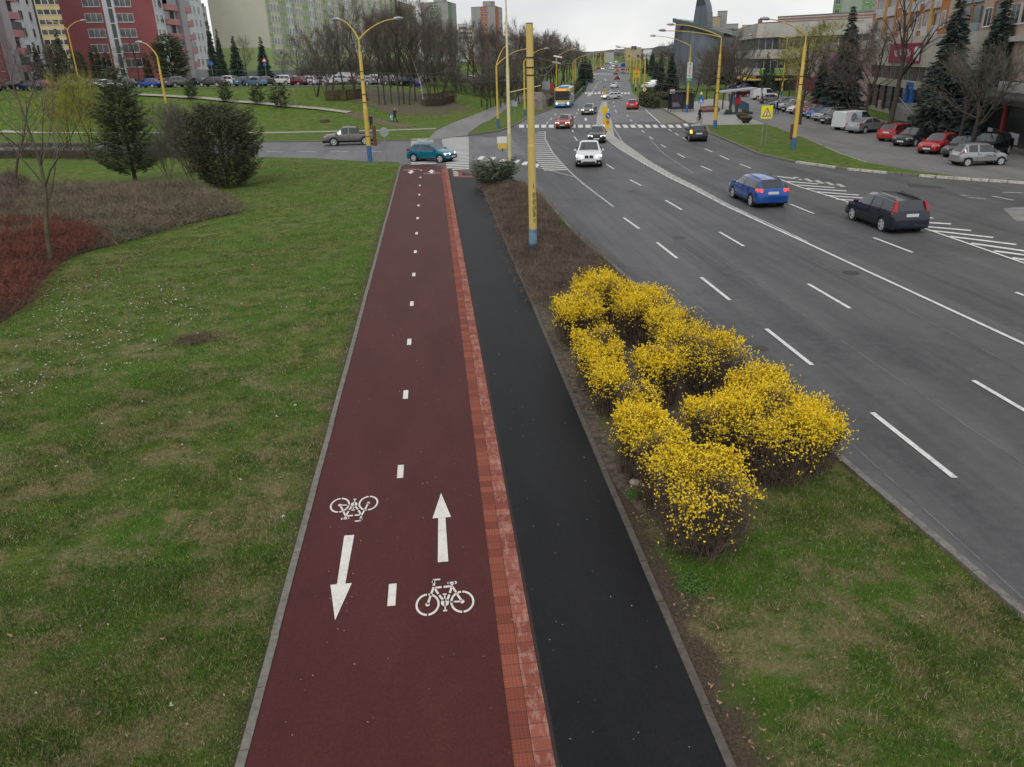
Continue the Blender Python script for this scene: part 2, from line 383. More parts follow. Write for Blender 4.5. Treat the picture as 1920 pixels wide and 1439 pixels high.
main=[(7.98,-40)]+LE+[(3.6,55.2)]+pathend[::1]+gp((747,304.5),(690,304),(590,297.5),(512,296),(250,291),(0,288))+[(-140,114)]+[(-140,124)]+gp((0,271),(602,267),(782,265),(800,264.5),(877,255))+[(7.5,90.5),(9.72,96.9)]+RJ
flat('road_junction',main,M_ROAD,.012)
flat('side_road',gp((752,309),(747,304.5),(690,304),(590,297.5),(512,296),(250,291),(0,288))+[(-140,114)]+[(-140,124)]+gp((0,271),(602,267),(782,265),(800,264.5),(877,255),(960,262),(985,290),(893,304),(850,312),(820,308)),M_SIDE,.016)
LQ=sorted([(p[1],p[0]) for p in LF[2:8]]+[GT(*q)[::-1] for q in ((1101,156),(1106,145.5),(1116,133),(1125,127),(1137,121),(1148,117.5))])
RQ=sorted([(p[1],p[0]) for p in RF if p[1]<185]+[GT(*q)[::-1] for q in ((1180.6,154),(1178.5,143),(1176.5,133),(1175,127),(1174,121),(1173.5,117.5))])
b=MB(); yy=[97]+list(range(102,int(min(LQ[-1][0],RQ[-1][0])),8))
for i,y in enumerate(yy):
    xl,xr=interp(y,[q[0] for q in LQ],[q[1] for q in LQ]),interp(y,[q[0] for q in RQ],[q[1] for q in RQ])
    if i==0: xl,xr=9.74,31.5
    h=T((xl+xr)/2,y)+.02
    b.v+=[(xl,y,h),(xr,y,h)]
    if i: k=2*(i-1); b.f.append((k,k+1,k+3,k+2)); b.m.append(0)
struct(b.build('far_main_road',M_FAR))
# cycle path, tactile strip, footpath
e=pathend
red=[(-2.62,-40),(0.48,-40),(0.48,61.4)]+gp((816,311),(800,309.5),(780,308.5),(766,309),(758,310.5))+[(-2.62,61.9)]
flat('cycle_path',red,M_RED,.02)
flat('asphalt_footpath',[(0.95,-40),(2.88,-40),(2.88,55.8)]+gp((888,325.5),(870,321.5),(842,317.2)),M_BLACK,.02)
def tactile_mat(name,kind):
    mt,nt,b=newmat(name,.85,.3); gpn=N(nt,'ShaderNodeNewGeometry'); pos=gpn.outputs['Position']
    sx=N(nt,'ShaderNodeSeparateXYZ'); nt.links.new(pos,sx.inputs[0]); X,Y=sx.outputs[0],sx.outputs[1]
    cell=N(nt,'ShaderNodeVectorMath',operation='FLOOR'); nt.links.new(mapv(nt,pos,(4.2,4.9,0),(-.48*4.2 if kind else 0,0,0)),cell.inputs[0])
    wn=N(nt,'ShaderNodeTexWhiteNoise'); nt.links.new(cell.outputs[0],wn.inputs[0])
    if kind: c=rampn(nt,wn.outputs[0],0,(.17,.042,.026),1,(.27,.078,.047))
    else: c=rampn(nt,wn.outputs[0],0,(.19,.050,.034),1,(.30,.10,.07))
    sp=noise(nt,mapv(nt,pos,(9,2.6,1),(4,4,0)),1.1,5,.8)
    lim=mstep(nt,sp,.5,.57) if not kind else mstep(nt,sp,.68,.74)
    far=mstep(nt,Y,8,50); lim=mth(nt,'MULTIPLY',lim,mth(nt,'ADD',.65,mth(nt,'MULTIPLY',wn.outputs[0],.45)))
    c=mixc(nt,mth(nt,'MULTIPLY',lim,.6 if not kind else .3),c,(.40,.24,.19))
    if kind: # studs
        fr=N(nt,'ShaderNodeVectorMath',operation='FRACTION'); nt.links.new(mapv(nt,pos,(21,21,0)),fr.inputs[0])
        dd=N(nt,'ShaderNodeVectorMath',operation='DISTANCE'); nt.links.new(fr.outputs[0],dd.inputs[0]); dd.inputs[1].default_value=(.5,.5,0)
        hgt=mstep(nt,dd.outputs['Value'],.42,.22); c=mixc(nt,mth(nt,'MULTIPLY',hgt,.35),c,(.07,.02,.015))
    else:
        wv=mth(nt,'SINE',mth(nt,'MULTIPLY',X,165.0)); hgt=wv
    # joints
    fy=mth(nt,'FRACT',mth(nt,'MULTIPLY',Y,4.9)); j=mth(nt,'LESS_THAN',fy,.055)
    c=mixc(nt,mth(nt,'MULTIPLY',j,.65),c,(.035,.02,.015))
    nt.links.new(c,b.inputs['Base Color']); bumpn(nt,b,hgt,.5,.006); return mt
flat('tactile_paving',[(0.485,-40),(0.715,-40),(0.715,60.9),(0.485,61.3)],tactile_mat('studded_tactile',1),.024)
flat('tactile_paving',[(0.722,-40),(0.955,-40),(0.955,59.6),(0.722,60.9)],tactile_mat('ribbed_tactile',0),.024)
flat('paving_bed',[(0.47,-40),(1.06,-40),(1.10,59.0),(0.47,61.4)],mk('dark_joint',(.03,.02,.018),.95),.0185)
M_TG=mk('tactile_grey',(.33,.32,.29),.9,var=.2,scale=20)
flat('tactile_paving',gp((848,319),(861,321),(861.5,333),(850,333)),M_TILE_A,.024)
flat('tactile_paving',gp((863,321),(889,326),(889,333.5),(862,333)),M_TILE_A,.024)
flat('tactile_paving',gp((850,321.5),(859,323),(860,331.5),(851,331)),M_TG,.028)
flat('asphalt_footpath',gp((866,323.5),(881,326),(887,330),(866,330.5)),M_BLACK,.03)
# ================================================================ kerbs
def kerb(pts,w=.14,h=.12,mat=M_KERB,ln=1.0,z0=0.0,mats=None,name='kerb',gap=.012):
    b=MB(); acc=resample(pts,1e9)
    # walk along with blocks of length ln
    P2=[Vector((p[0],p[1],0)) for p in pts]; i=0; d=0.0; k=0
    segs=[]; 
    for a,c in zip(P2,P2[1:]):
        L=(c-a).length; n=max(1,round(L/ln))
        for q in range(n): segs.append((a.lerp(c,q/n),a.lerp(c,(q+1)/n)))
    for a,c in segs:
        dv=(c-a); L=dv.length
        if L<.02: continue
        ang=math.atan2(dv.y,dv.x); zt=T(a.x,a.y)
        M=Matrix.Translation((a.x,a.y,zt+z0))@Matrix.Rotation(ang,4,'Z')
        mi=0
        if mats: mi=random.choice((0,0,0,1))
        jt=random.uniform(-.006,.006)
        b.box(gap/2,L-gap/2,-w/2+jt,w/2+jt,-.1,h+random.uniform(-.004,.004),mi,M)
    return struct(b.build(name,mats if mats else mat))
kerb([(-2.68,-20),(-2.68,61.9)]+gp((753,311.5),(757,309.5),(764,308)),.11,.035,M_KERB,1.0)
kerb([(2.945,-20),(2.945,55.9)]+gp((885,324.8)),.11,.035,mk('path_kerb_brown',(.105,.088,.072),.9,var=.4,scale=9,bump=.2),1.0)
kerb(LE[1:]+[(3.4,55.6)],.14,.07,M_KERBG,1.0)
kerb([(7.98,-20),(7.98,8.0)],.14,.10,mk('kerb_pale_edge',(.33,.32,.30),.9,var=.4,scale=6),1.0)
kerb(gp((0,270.6),(602,266.6),(782,264.6)),.2,.14,M_KERBG,1.0)
kerb(gp((877,255.5))+[(7.4,90.6),(9.6,97)]+[p for p in LF[3:8]],.2,.14,M_KERBG,1.2)
isl_out=[(30.35,94.2),(28.16,79.84),(26.9,69.7),(25.76,61.5),(26.28,55.65)]
isl_out=[G(1324,236.5)]+[(28.3,80.2),(27.0,69.7),(25.86,61.5),(26.35,55.7)]
kerb(isl_out,.2,.13,M_KERBG,1.0)
kerb([(26.38,55.6),(27.9,51.1),(29.94,47.95),(31.9,45.55),(34.5,42.75),(40,38.45),(60,28)],.22,.15,None,.9,mats=[M_KERBW,M_KERBG],gap=.07)
isl_in=gp((1326,236.6),(1439,235.2),(1474,248),(1529,270),(1574.5,291),(1623,307.5),(1713,323.7),(1784,332))
kerb(gp((1439,235.2),(1474,248),(1529,270),(1574.5,291),(1623,307.5)),.16,.10,None,1.0,mats=[M_KERBW,M_KERB],gap=.03)
flat('grass_island',[(x,y) for x,y in isl_out+[(27.9,51.1),(29.94,47.95),(31.9,45.55)]]+isl_in[::-1],M_GROUND,.11)
kerb(gp((1198,187.5),(1205,196),(1240,204),(1261,215),(1285,230)),.2,.12,M_KERBG,1.0)
flat('yellow_edge_line',gp((1262,214.5),(1264,214.2),(1287,229.5),(1285,230.5)),mk('worn_yellow_paint',(.45,.34,.08),.8,var=.5,scale=4),.135)
# pavements and lot
lotb=gp((1437,235),(1474,248.2),(1529,270.2),(1574.5,291.2),(1623,307.7),(1713,324),(1784,332.4),(1830,335),(1920,344))
flat('parking_lot',[(37.0,88)]+lotb+[(60,27.5),(60,30),(43.2,49),(44.0,55.4),(47.7,64.2),(50.0,81.5),(56,105),(63,135),(68,158.6),(86,215),(84,225),(50.4,135.8),(40.5,105),(37.7,95.7)],M_LOT,.008)
flat('pavement',gp((1240,204),(1262,203),(1275,196),(1330,186),(1365,190),(1380,212),(1437,235),(1326,236.3),(1285,230),(1261,215)),M_CONC,.05)
flat('bus_bay_patch',gp((1217,207),(1240,206),(1283,230),(1262,231),(1240,234)),mk('beige_worn_concrete',(.20,.18,.155),.9,var=.25,scale=.8),.024)
flat('shop_pavement',[(45.2,52),(60,48),(64,80),(58,84),(51.5,80),(48.4,64)],mk('shop_pavement',(.16,.15,.14),.9,var=.2),.32)
# footways on the left
b=MB(); side_w=[GT(*p) for p in ((800,265),(817,246),(852,230),(920,204),(945,194),(985,178))]; side_r=[GT(*p) for p in ((877,255),(880,250),(902,234),(920,226),(950,205),(992,184))]
sw2=[];sr2=[]
for i in range(len(side_w)-1):
    for k in range(8): t=k/8; sw2.append(tuple(side_w[i][j]+(side_w[i+1][j]-side_w[i][j])*t for j in (0,1))); sr2.append(tuple(side_r[i][j]+(side_r[i+1][j]-side_r[i][j])*t for j in (0,1)))
sw2.append(side_w[-1]); sr2.append(side_r[-1])
for a,c in zip(sw2,sr2):
    for k in range(6): x=a[0]+(c[0]-a[0])*k/5; y=a[1]+(c[1]-a[1])*k/5; b.v.append((x,y,T(x,y)+.05))
for i in range(len(sw2)-1):
    for k in range(5): q=i*6+k; b.f.append((q,q+1,q+7,q+6)); b.m.append(0)
struct(b.build('footway',make_asphalt('footway_asphalt',(.15,.148,.145),(.20,.195,.19),patch=False,ang=.3)))
M_PATHC=mk('pale_footpath',(.36,.34,.30),.9,var=.2,scale=2)
ribbon('footpath',[GT(*p) for p in ((0,248),(250,249.5),(500,250),(620,247.5),(700,246),(817,242))],1.5,M_PATHC,.04)
ribbon('footpath',[GT(*p) for p in ((250,178),(310,181),(380,185),(450,192),(540,200),(600,205),(655,212))],1.5,M_PATHC,.05)
# carpark strip on the embankment
cp=[P(x,D_) for x,D_ in ((-60,141),(100,139),(250,138),(400,137),(550,136),(700,135),(790,134))]
b=MB()
for i,p in enumerate(cp):
    q=(p[0]*1.09,p[1]*1.09); b.v+=[(p[0],p[1],T(*p)+.06),(q[0],q[1],T(*q)+.06)]
for i in range(len(cp)-1): b.f.append((2*i,2*i+2,2*i+3,2*i+1)); b.m.append(0)
struct(b.build('upper_car_park',M_LOT))
# ================================================================ road markings
def lines(name,segs,w,mat,z=.03):
    b=MB()
    for a,c in segs:
        L=math.dist(a,c); nx,ny=-(c[1]-a[1])/L*w/2,(c[0]-a[0])/L*w/2; za,zc=T(*a)+z,T(*c)+z
        b.quad((a[0]-nx,a[1]-ny,za),(c[0]-nx,c[1]-ny,zc),(c[0]+nx,c[1]+ny,zc),(a[0]+nx,a[1]+ny,za))
    return struct(b.build(name,mat))
D=[]
for k in range(-1,4): D.append(((9.4,11.72+5.86*k),(9.4,14.65+5.86*k)))
D.append(((9.38,35.2),(9.3,38.0)))
for k in range(-1,3): D.append(((12.73,13.08+8.86*k),(12.73,16.0+8.86*k)))
for q in [((1136.8,309),(1151,318)),((1181,338),(1202.4,349.5)),((1248,376.8),(1278,394.6)),
  ((1314.5,312.4),(1334.5,321)),((1350,293),(1367,300.5)),((1387,308.5),(1408,316.6)),((1321,280),(1335.5,286)),((1481.5,384),(1526,402)),((1637.5,447),(1711,475)),((1904,549.8),(1990,583)),
  ((1270,289),(1284,296.7)),((1239,272),(1248.6,277.4)),((1217.5,257),(1224.6,262)),((1203.5,245.6),(1208,249.4)),((1253.5,243),(1259,246.7)),((1265.7,250.7),(1271.8,254.7)),((1280,259),(1288,263.4)),
  ((1076.5,257),(1083,265)),((1073,244.5),(1075,248.5)),((1182,225),(1185,228.5)),((1175.5,216),(1178,219)),((1190,232),(1193,235)),
  ((1075,225.5),(1073.5,230)),((1078,219),(1076.8,222)),((1082,212),(1080.5,215)),((1085,205),(1084,208)),((1140.5,205),(1141.5,208)),((1151.5,198.8),(1152,201)),((1150,192),(1150.5,194)),((1153,207.5),(1156,211.5)),
  ((1159,180),(1159,183)),((1160,170),(1160,173)),((1161,160),(1161,163)),((1108,178),(1106.5,181)),((1112,172),(1110.5,175)),((1118,163),(1116.5,166)),((1127,152),(1125.5,155)),((1035,222),(1031,226)),((1043,213.5),(1039.5,217)),((1028,229),(1024.5,233))]:
    D.append((G(*q[0]),G(*q[1])))
lines('lane_marking',D,.125,M_LINE)
def poly_line(px): 
    p=[G(*q) for q in px]; return list(zip(p,p[1:]))
lines('lane_marking',poly_line([(1137,262),(1169,284.5),(1213.5,311),(1258,335.6),(1300,355.6),(1362,388),(1429,419),(1510,456),(1623,509),(1733,560),(1920,647),(2100,730)]),.13,M_LINE,.031)
lines('lane_marking',poly_line([(1147,236),(1169,269),(1213.5,301),(1258,328),(1300,349),(1360,382),(1430,415.5),(1513,455)]),.11,M_WORN,.035)
lines('lane_marking',poly_line([(1022,247),(1022.5,262),(1036,287),(1051,304.5),(1064.5,319),(1080,334),(1095,347),(1150,389)]),.13,M_WORN,.031)
lines('lane_marking',poly_line([(889,300),(918,303),(991,312),(1035.6,322),(1078,333)]),.14,M_WORN,.031)
lines('lane_marking',poly_line([(890,265),(930,262),(1000,255)]),.12,M_WORN,.031)
lines('lane_marking',poly_line([(1435.6,327),(1500,352),(1594,381),(1700,418),(1800,453),(1920,495),(2000,523)]),.13,M_LINE,.031)
lines('lane_marking',poly_line([(1130,190),(1121,215),(1119,236)])+poly_line([(1137,190),(1138.5,205),(1143,220),(1148,235)]),.14,M_WORN,.031)
lines('lane_marking',[((-60,93.3),(-6,76.6)),((-60,90),(-24,79))],.12,M_WORN,.034)
lines('lane_marking',[((-22+i*3.1,79.3-i*.95),(-20.2+i*3.1,78.2-i*.95)) for i in range(6)],.35,M_WORN,.034)
lines('lane_marking',[(G(1217,260),G(1245,290)),(G(1245,290),G(1300,326))],.05,M_WORN,.034)
b=[((1439,330),(1500,337)),((1476,341.5),(1534,346.3)),((1494,348),(1565,353.4)),((1511.5,354.4),(1586.7,359.5)),((1531,361),(1610,367.3)),((1548.6,368),(1623,373)),((1568,374.7),(1616,377.6)),
 ((1726,410),(1749,410.2)),((1726,418),(1783,421.5)),((1723,425.4),(1820.5,433.8)),((1742.4,433.5),(1862,447)),((1781,444.8),(1905.4,460.3)),((1820,457.7),(1960,478)),((1863.5,472.2),(1990,489)),((1897.4,485),(1990,500))]
lines('hatched_marking',[(G(*p),G(*q)) for p,q in b],.28,M_LINE)
lines('hatched_marking',[(G(1490+q*20,333+q*3.2),G(1502+q*20,339+q*3.2)) for q in range(5)],.3,M_WORN)
# old worn boxes further right
lines('lane_marking',[(G(1815,372),G(1848,374)),(G(1860,369),G(1900,377)),(G(1800,367),G(1815,369)),(G(1880,362),G(1920,363))],.2,M_WORN)
# centre hatch strip
Lp=[(1137,262),(1169,284.5),(1213.5,311),(1258,335.6),(1300,355.6),(1362,388),(1429,419)]; Rp=[(1147,236),(1169,269),(1213.5,301),(1258,328),(1300,349),(1360,382),(1430,415.5)]
Rp[0]=(1152,256)
Lw,Rw=[G(*p) for p in Lp],[G(*p) for p in Rp]; seg=[]; bb=MB(); bb.v+=[]
def along(P_,t):
    L=[0]
    for a,c in zip(P_,P_[1:]): L.append(L[-1]+math.dist(a,c))
    d=t*L[-1]; return (float(np.interp(d,L,[p[0] for p in P_])),float(np.interp(d,L,[p[1] for p in P_])))
for k in range(38):
    t=k/38; a=along(Lw,t); c=along(Rw,min(1,t+.012)); 
    if math.dist(a,c)>.12: seg.append((a,c))
lines('hatched_marking',seg,.42,M_WORN,.033)
flat('hatch_strip',Lw+Rw[::-1],M_HATCH,.018)
flat('traffic_island_surface',gp((1131,191),(1136.5,191),(1138,205),(1142,220),(1147.5,236),(1152,256),(1137,261.5),(1128,250),(1120,236),(1122,215)),M_HATCH,.022)
# left junction hatch
seg=[]
for k in range(21):
    y=249+k*3.55
    xl=interp(y,[246,262,291,313,324],[1011,990,998,1013,1025]); xr=interp(y,[247,262,287,304.5,319,324],[1021,1021.5,1035,1050,1063,1068])
    if xr-xl>4: seg.append((G(xl,y),G(xr,y-.8)))
lines('hatched_marking',seg,.42,M_LINE)
b=MB()
for x,y in ((902,296.8),(923,298.3),(944,301),(968,303.6),(985,306.8),(1006,311)):
    q=gp((x-9,y+3.4),(x+1.5,y+3.6),(x+8,y-2.6),(x-1,y-2.8)); b.poly([(p[0],p[1],.03) for p in q])
struct(b.build('yield_marking',M_LINE))
# zebra crossings
b=MB()
y=59.0
while y<85.5:
    xr=interp(y,[58.8,86.2],[2.55,3.84]); xg=interp(y,[61,82],[.50,.35])
    if y>62.3: b.quad((-1.85-(y-62)*.02,y,.03),(xg-.35,y,.03),(xg-.35,y+.5,.03),(-1.85-(y-62)*.02,y+.5,.03))
    a=max(xg+.35,.9); 
    if y<60: a=1.3
    b.quad((a,y,.03),(xr,y,.03),(xr,y+.5,.03),(a,y+.5,.03)); y+=1.02
struct(b.build('zebra_crossing',M_LINE))
b=MB()
def zb(x,y,hw,hh,sk):
    q=gp((x-hw-sk,y-hh),(x+hw-sk,y-hh),(x+hw+sk,y+hh),(x-hw+sk,y+hh)); b.poly([(p[0],p[1],T(*p)+.032) for p in q[::-1]])
for x in (978,992,1006,1019.6,1033.5,1047.5,1060,1074.5,1088.3,1102.3,1116,1130): zb(x,237.6,4.6,2.9,0)
for x in (1158.4,1172.4,1186.8,1200.6,1215,1229,1243.5,1258,1272.4): zb(x,237.6,4.3,2.9,2.2)
zb(1286,235.2,3.8,2.6,2)
struct(b.build('zebra_crossing',M_LINE)); b=MB()
for x in (1092,1098.5,1104,1109.5,1117,1123.7,1131,1166,1172.6,1179): zb(x,175.5,2.2,1.3,0)
struct(b.build('zebra_crossing',M_LINE)); b=MB()
for x in (1110,1114,1118,1122,1127,1131,1136,1141,1146,1151,1156): zb(x,141.0,1.3,.7,0)
struct(b.build('zebra_crossing',M_WORN))
# bits on the far road: turn arrows and numbers
lines('lane_marking',[(G(1098,222),G(1098.5,227)),(G(1134,149),G(1136,152)),(G(1107,176),G(1102,181)),(G(1125,172),G(1121,176)),(G(1172,208.5),G(1197,209.5)),(G(1114,205),G(1110,209))],.3,M_LINE)
lines('lane_marking',poly_line([(1210,206),(1238,232)]),.14,M_LINE,.031)
lines('lane_marking',poly_line([(1122,154),(1110,173),(1106,180)])+poly_line([(1145,168),(1141,180)]),.15,M_WORN,.031)
M_SEAM=mk('sealed_seam',(.15,.15,.15),.8,c2=(.07,.07,.07),scale=1.2,lo=.35,hi=.6)
lines('road_seam',[((11.05,-10+i*4),(11.05+.02*math.sin(i),-6+i*4)) for i in range(13)],.035,M_SEAM,.0165)
lines('road_seam',[((14.35+.0025*(i*4)**1.3*.1,4+i*4),(14.35+.0025*((i+1)*4)**1.3*.1,8+i*4)) for i in range(11)],.04,M_SEAM,.0165)
lines('road_seam',[((8.25,-10),(8.2,22)),((8.2,22),(7.9,40))],.03,M_SEAM,.0165)
lines('road_seam',poly_line([(1085,330),(1140,372),(1230,430),(1310,487)]),.04,M_SEAM,.0165)
for x,y,r_ in ((10.6,33,.3),(14.9,26,.3),(11.8,46,.32),(19.5,37,.3),(8.6,19,.22)):
    b=MB(); b.poly([(x+r_*math.cos(2*PI*k/18),y+r_*math.sin(2*PI*k/18),.0168) for k in range(18)]); struct(b.build('manhole_cover',mk('cast_iron',(.055,.053,.05),.6,.4,var=.4,scale=20)))
flat('asphalt_patch',gp((1700,345),(1760,350),(1775,355),(1705,352)),mk('dark_patch',(.05,.05,.053),.8,var=.4,scale=2),.0162)
flat('asphalt_patch',gp((1880,392),(1960,385),(1990,425),(1905,415)),mk('pale_patch',(.24,.235,.22),.9,var=.4,scale=1.5),.0162)
flat('asphalt_patch',gp((1385,262),(1400,262),(1420,275),(1400,280)),M_ROAD,.0162) if False else None
# ---- cycle path markings
D=[]; y=9.39
while y<62.6: D.append(((-1.05,y),(-1.05,y+.53 if y<61 else y+.4))); y+=3.83
lines('centre_dash',D,.12,M_NEWLINE,.026)
def bike_icon(cx,cy,rot,sc=1.0,sy=1.0,z=.027):
    b=MB(); ca,sa=math.cos(rot),math.sin(rot)
    def tr(x,y): x*=sc; y*=sc*sy; return (cx+x*ca-y*sa,cy+x*sa+y*ca,z)
    def bar(x0,y0,x1,y1,w=.038):
        L=math.hypot(x1-x0,y1-y0); nx,ny=-(y1-y0)/L*w/2,(x1-x0)/L*w/2
        b.poly([tr(x0-nx,y0-ny),tr(x1-nx,y1-ny),tr(x1+nx,y1+ny),tr(x0+nx,y0+ny)])
    def arc(x,y,r,w,a0,a1,n=14):
        for k in range(n):
            t0,t1=a0+(a1-a0)*k/n,a0+(a1-a0)*(k+1)/n
            b.poly([tr(x+(r-w)*math.cos(t0),y+(r-w)*math.sin(t0)),tr(x+r*math.cos(t0),y+r*math.sin(t0)),tr(x+r*math.cos(t1),y+r*math.sin(t1)),tr(x+(r-w)*math.cos(t1),y+(r-w)*math.sin(t1))])
    def dot(x,y,r): b.poly([tr(x+r*math.cos(t),y+r*math.sin(t)) for t in [2*PI*k/14 for k in range(14)]])
    for wx in (-.295,.295):
        arc(wx,-.16,.205,.036,PI/2+.07,1.5*PI-.07); arc(wx,-.16,.205,.036,-PI/2+.07,PI/2-.07); dot(wx,-.16,.036)
    bar(-.295,-.16,-.19,.16); bar(-.19,.185,-.175,.245); bar(-.19,.30,-.19,.24,.03); bar(-.2,.302,-.07,.305,.03)   # fork, stem, bars
    dot(-.19,.262,.03)
    bar(-.16,.145,-.05,.147); bar(-.015,.147,.105,.15)                 # top tube, with stencil gap
    bar(-.165,.12,-.11,.02); bar(-.095,-.005,-.02,-.115)               # down tube
    bar(.13,.15,.09,.02); bar(.08,-.01,.035,-.12)                      # seat tube
    bar(.145,.20,.125,.165); bar(.07,.215,.19,.215,.042); dot(.075,.215,.024); dot(.19,.215,.03)
    bar(.14,.135,.205,.005); bar(.215,-.02,.285,-.145)                 # seat stay
    dot(.0,-.15,.07); bar(.085,-.15,.125,-.15,.03); bar(.15,-.15,.27,-.155,.03)
    bar(0,-.15,0,.0,.022); bar(-.035,.005,.035,.005,.025); bar(0,-.15,0,-.29,.022); bar(-.035,-.30,.035,-.30,.025)
    return struct(b.build('cycle_marking',M_NEWLINE))
bike_icon(-.25,9.55,0,.88,1.42); bike_icon(-1.86,12.17,PI,.88,1.42)
def arrow(x,y0,y1,up,w=.085,hw=.165,hl=.85):
    z=.027; s=1 if up else -1
    ta,he=(y0,y1) if up else (y1,y0); nk=he-s*hl
    b=MB(); 
    p=[(x-w,ta,z),(x+w,ta,z),(x+w*.75,nk,z),(x+hw,nk,z),(x,he,z),(x-hw,nk,z),(x-w*.75,nk,z)]
    b.poly(p if up else p[::-1]); return struct(b.build('cycle_marking',M_NEWLINE))
arrow(-.26,10.38,12.54,True); arrow(-1.855,9.17,11.36,False)
arrow(G(809,320)[0],G(809,326)[1],G(809,319)[1],True,.12,.27,1.2); arrow(G(770.5,324)[0],G(770.5,327)[1],G(770.5,320.5)[1],False,.12,.27,1.2)
def text_mesh(name,s,size,mat,loc,rot,parent=None,sy=1.0,extr=0.0,align='CENTER'):
    cu=bpy.data.curves.new(name,'FONT'); cu.body=s; cu.size=size; cu.align_x=align; cu.align_y='CENTER'; cu.extrude=extr; cu.resolution_u=2
    tmp=bpy.data.objects.new('tmp_text',cu); COL.objects.link(tmp)
    dg=bpy.context.evaluated_depsgraph_get(); me=bpy.data.meshes.new_from_object(tmp.evaluated_get(dg))
    COL.objects.unlink(tmp); bpy.data.objects.remove(tmp); bpy.data.curves.remove(cu)
    me.name=name; me.materials.clear(); me.materials.append(mat)
    o=bpy.data.objects.new(name,me); o.location=loc; o.rotation_euler=rot; o.scale=(1,sy,1); return link(o,parent)
x,y=G(809.5,326); struct(text_mesh('painted_word','CYKLISTI',.3,M_NEWLINE,(x,y,.027),(0,0,0),sy=2.2))
x,y=G(771.5,319); struct(text_mesh('painted_word','CYKLISTI',.3,M_NEWLINE,(x,y,.027),(0,0,PI),sy=2.2))
# distant hills
def hill(name,px0,px1,D,base,hf,col,depth=400):
    V=[];Fc=[];n=60; rows=((D-depth*.5,0),(D-depth*.25,.62),(D,1.0),(D+depth*.5,.55),(D+depth,0))
    for dd,k in rows:
        for i in range(n+1):
            u=i/n; p=P(px0+(px1-px0)*u,dd); e=S(min(u,1-u)*5)
            V.append((p[0],p[1],base+k*e*hf(u)))
    m_=n+1; Fc=[(r*m_+i,r*m_+i+1,(r+1)*m_+i+1,(r+1)*m_+i) for r in range(len(rows)-1) for i in range(n)]
    return struct(mesh_obj(name,V,Fc,mk(name+'_mat',col,.95,var=.3,scale=.03),smooth=60))
hill('wooded_hill',850,1400,2600,0,lambda u:34+9*math.sin(u*9)+3*math.sin(u*25),(.045,.055,.05),900)
hill('wooded_hill_near',1150,1330,820,0,lambda u:13+3*math.sin(u*14+1),(.035,.036,.03),160)
# ================================================================ vegetation
def seg_mesh(segs,sides=4):
    """tapered prisms for limbs: rows of (p0,p1,r0,r1)"""
    if not len(segs): segs=[((0,0,0),(0,0,.01),.001,.001)]
    A=np.array([s[0] for s in segs],float); B=np.array([s[1] for s in segs],float); r0=np.array([s[2] for s in segs]); r1=np.array([s[3] for s in segs])
    d=B-A; L=np.linalg.norm(d,axis=1,keepdims=True); d=d/np.maximum(L,1e-6)
    a=np.where(np.abs(d[:,2:3])<.9,np.array([[0,0,1.]]),np.array([[1.,0,0]])); u=np.cross(d,a); u/=np.linalg.norm(u,axis=1,keepdims=True); v=np.cross(d,u)
    n=len(segs); V=np.zeros((n,2*sides,3))
    for k in range(sides):
        an=2*PI*k/sides; o=u*math.cos(an)+v*math.sin(an)
        V[:,k]=A+o*r0[:,None]; V[:,sides+k]=B+o*r1[:,None]
    Fc=[]; base=np.arange(n)*2*sides
    for k in range(sides):
        k2=(k+1)%sides; Fc.append(np.stack([base+k,base+k2,base+sides+k2,base+sides+k],1))
    return V.reshape(-1,3),np.concatenate(Fc)
def spikes(P0,Dv,L,W):
    """thin triangles: base points, unit directions, lengths, widths"""
    P0=np.asarray(P0,float); n=len(P0); Dv=np.asarray(Dv,float); Dv=Dv/np.maximum(np.linalg.norm(Dv,axis=1,keepdims=True),1e-6)
    L=np.broadcast_to(L,(n,))[:,None]; W=np.broadcast_to(W,(n,))[:,None]
    r=RNG.normal(size=(n,3)); s=np.cross(Dv,r); s/=np.maximum(np.linalg.norm(s,axis=1,keepdims=True),1e-6)
    V=np.stack([P0-s*W/2,P0+s*W/2,P0+Dv*L],1).reshape(-1,3)
    return V,np.arange(3*n).reshape(n,3)
def leaves(C,size,flatz=0.0):
    """small quads with random orientation"""
    C=np.asarray(C,float); n=len(C); a=RNG.normal(size=(n,3)); a[:,2]*=(1-flatz); a/=np.linalg.norm(a,axis=1,keepdims=True)
    r=RNG.normal(size=(n,3)); b=np.cross(a,r); b/=np.linalg.norm(b,axis=1,keepdims=True)
    s=np.broadcast_to(size,(n,))[:,None]/2
    V=np.stack([C-a*s-b*s*.6,C+a*s-b*s*.6,C+a*s+b*s*.6,C-a*s+b*s*.6],1).reshape(-1,3)
    return V,np.arange(4*n).reshape(n,4)
def rdir(d,spread,rr):
    v=Vector((rr.gauss(0,1),rr.gauss(0,1),rr.gauss(0,1))); v=v-d*v.dot(d)
    if v.length<1e-4: v=d.orthogonal()
    v.normalize(); return (d*math.cos(spread)+v*math.sin(spread)).normalized()
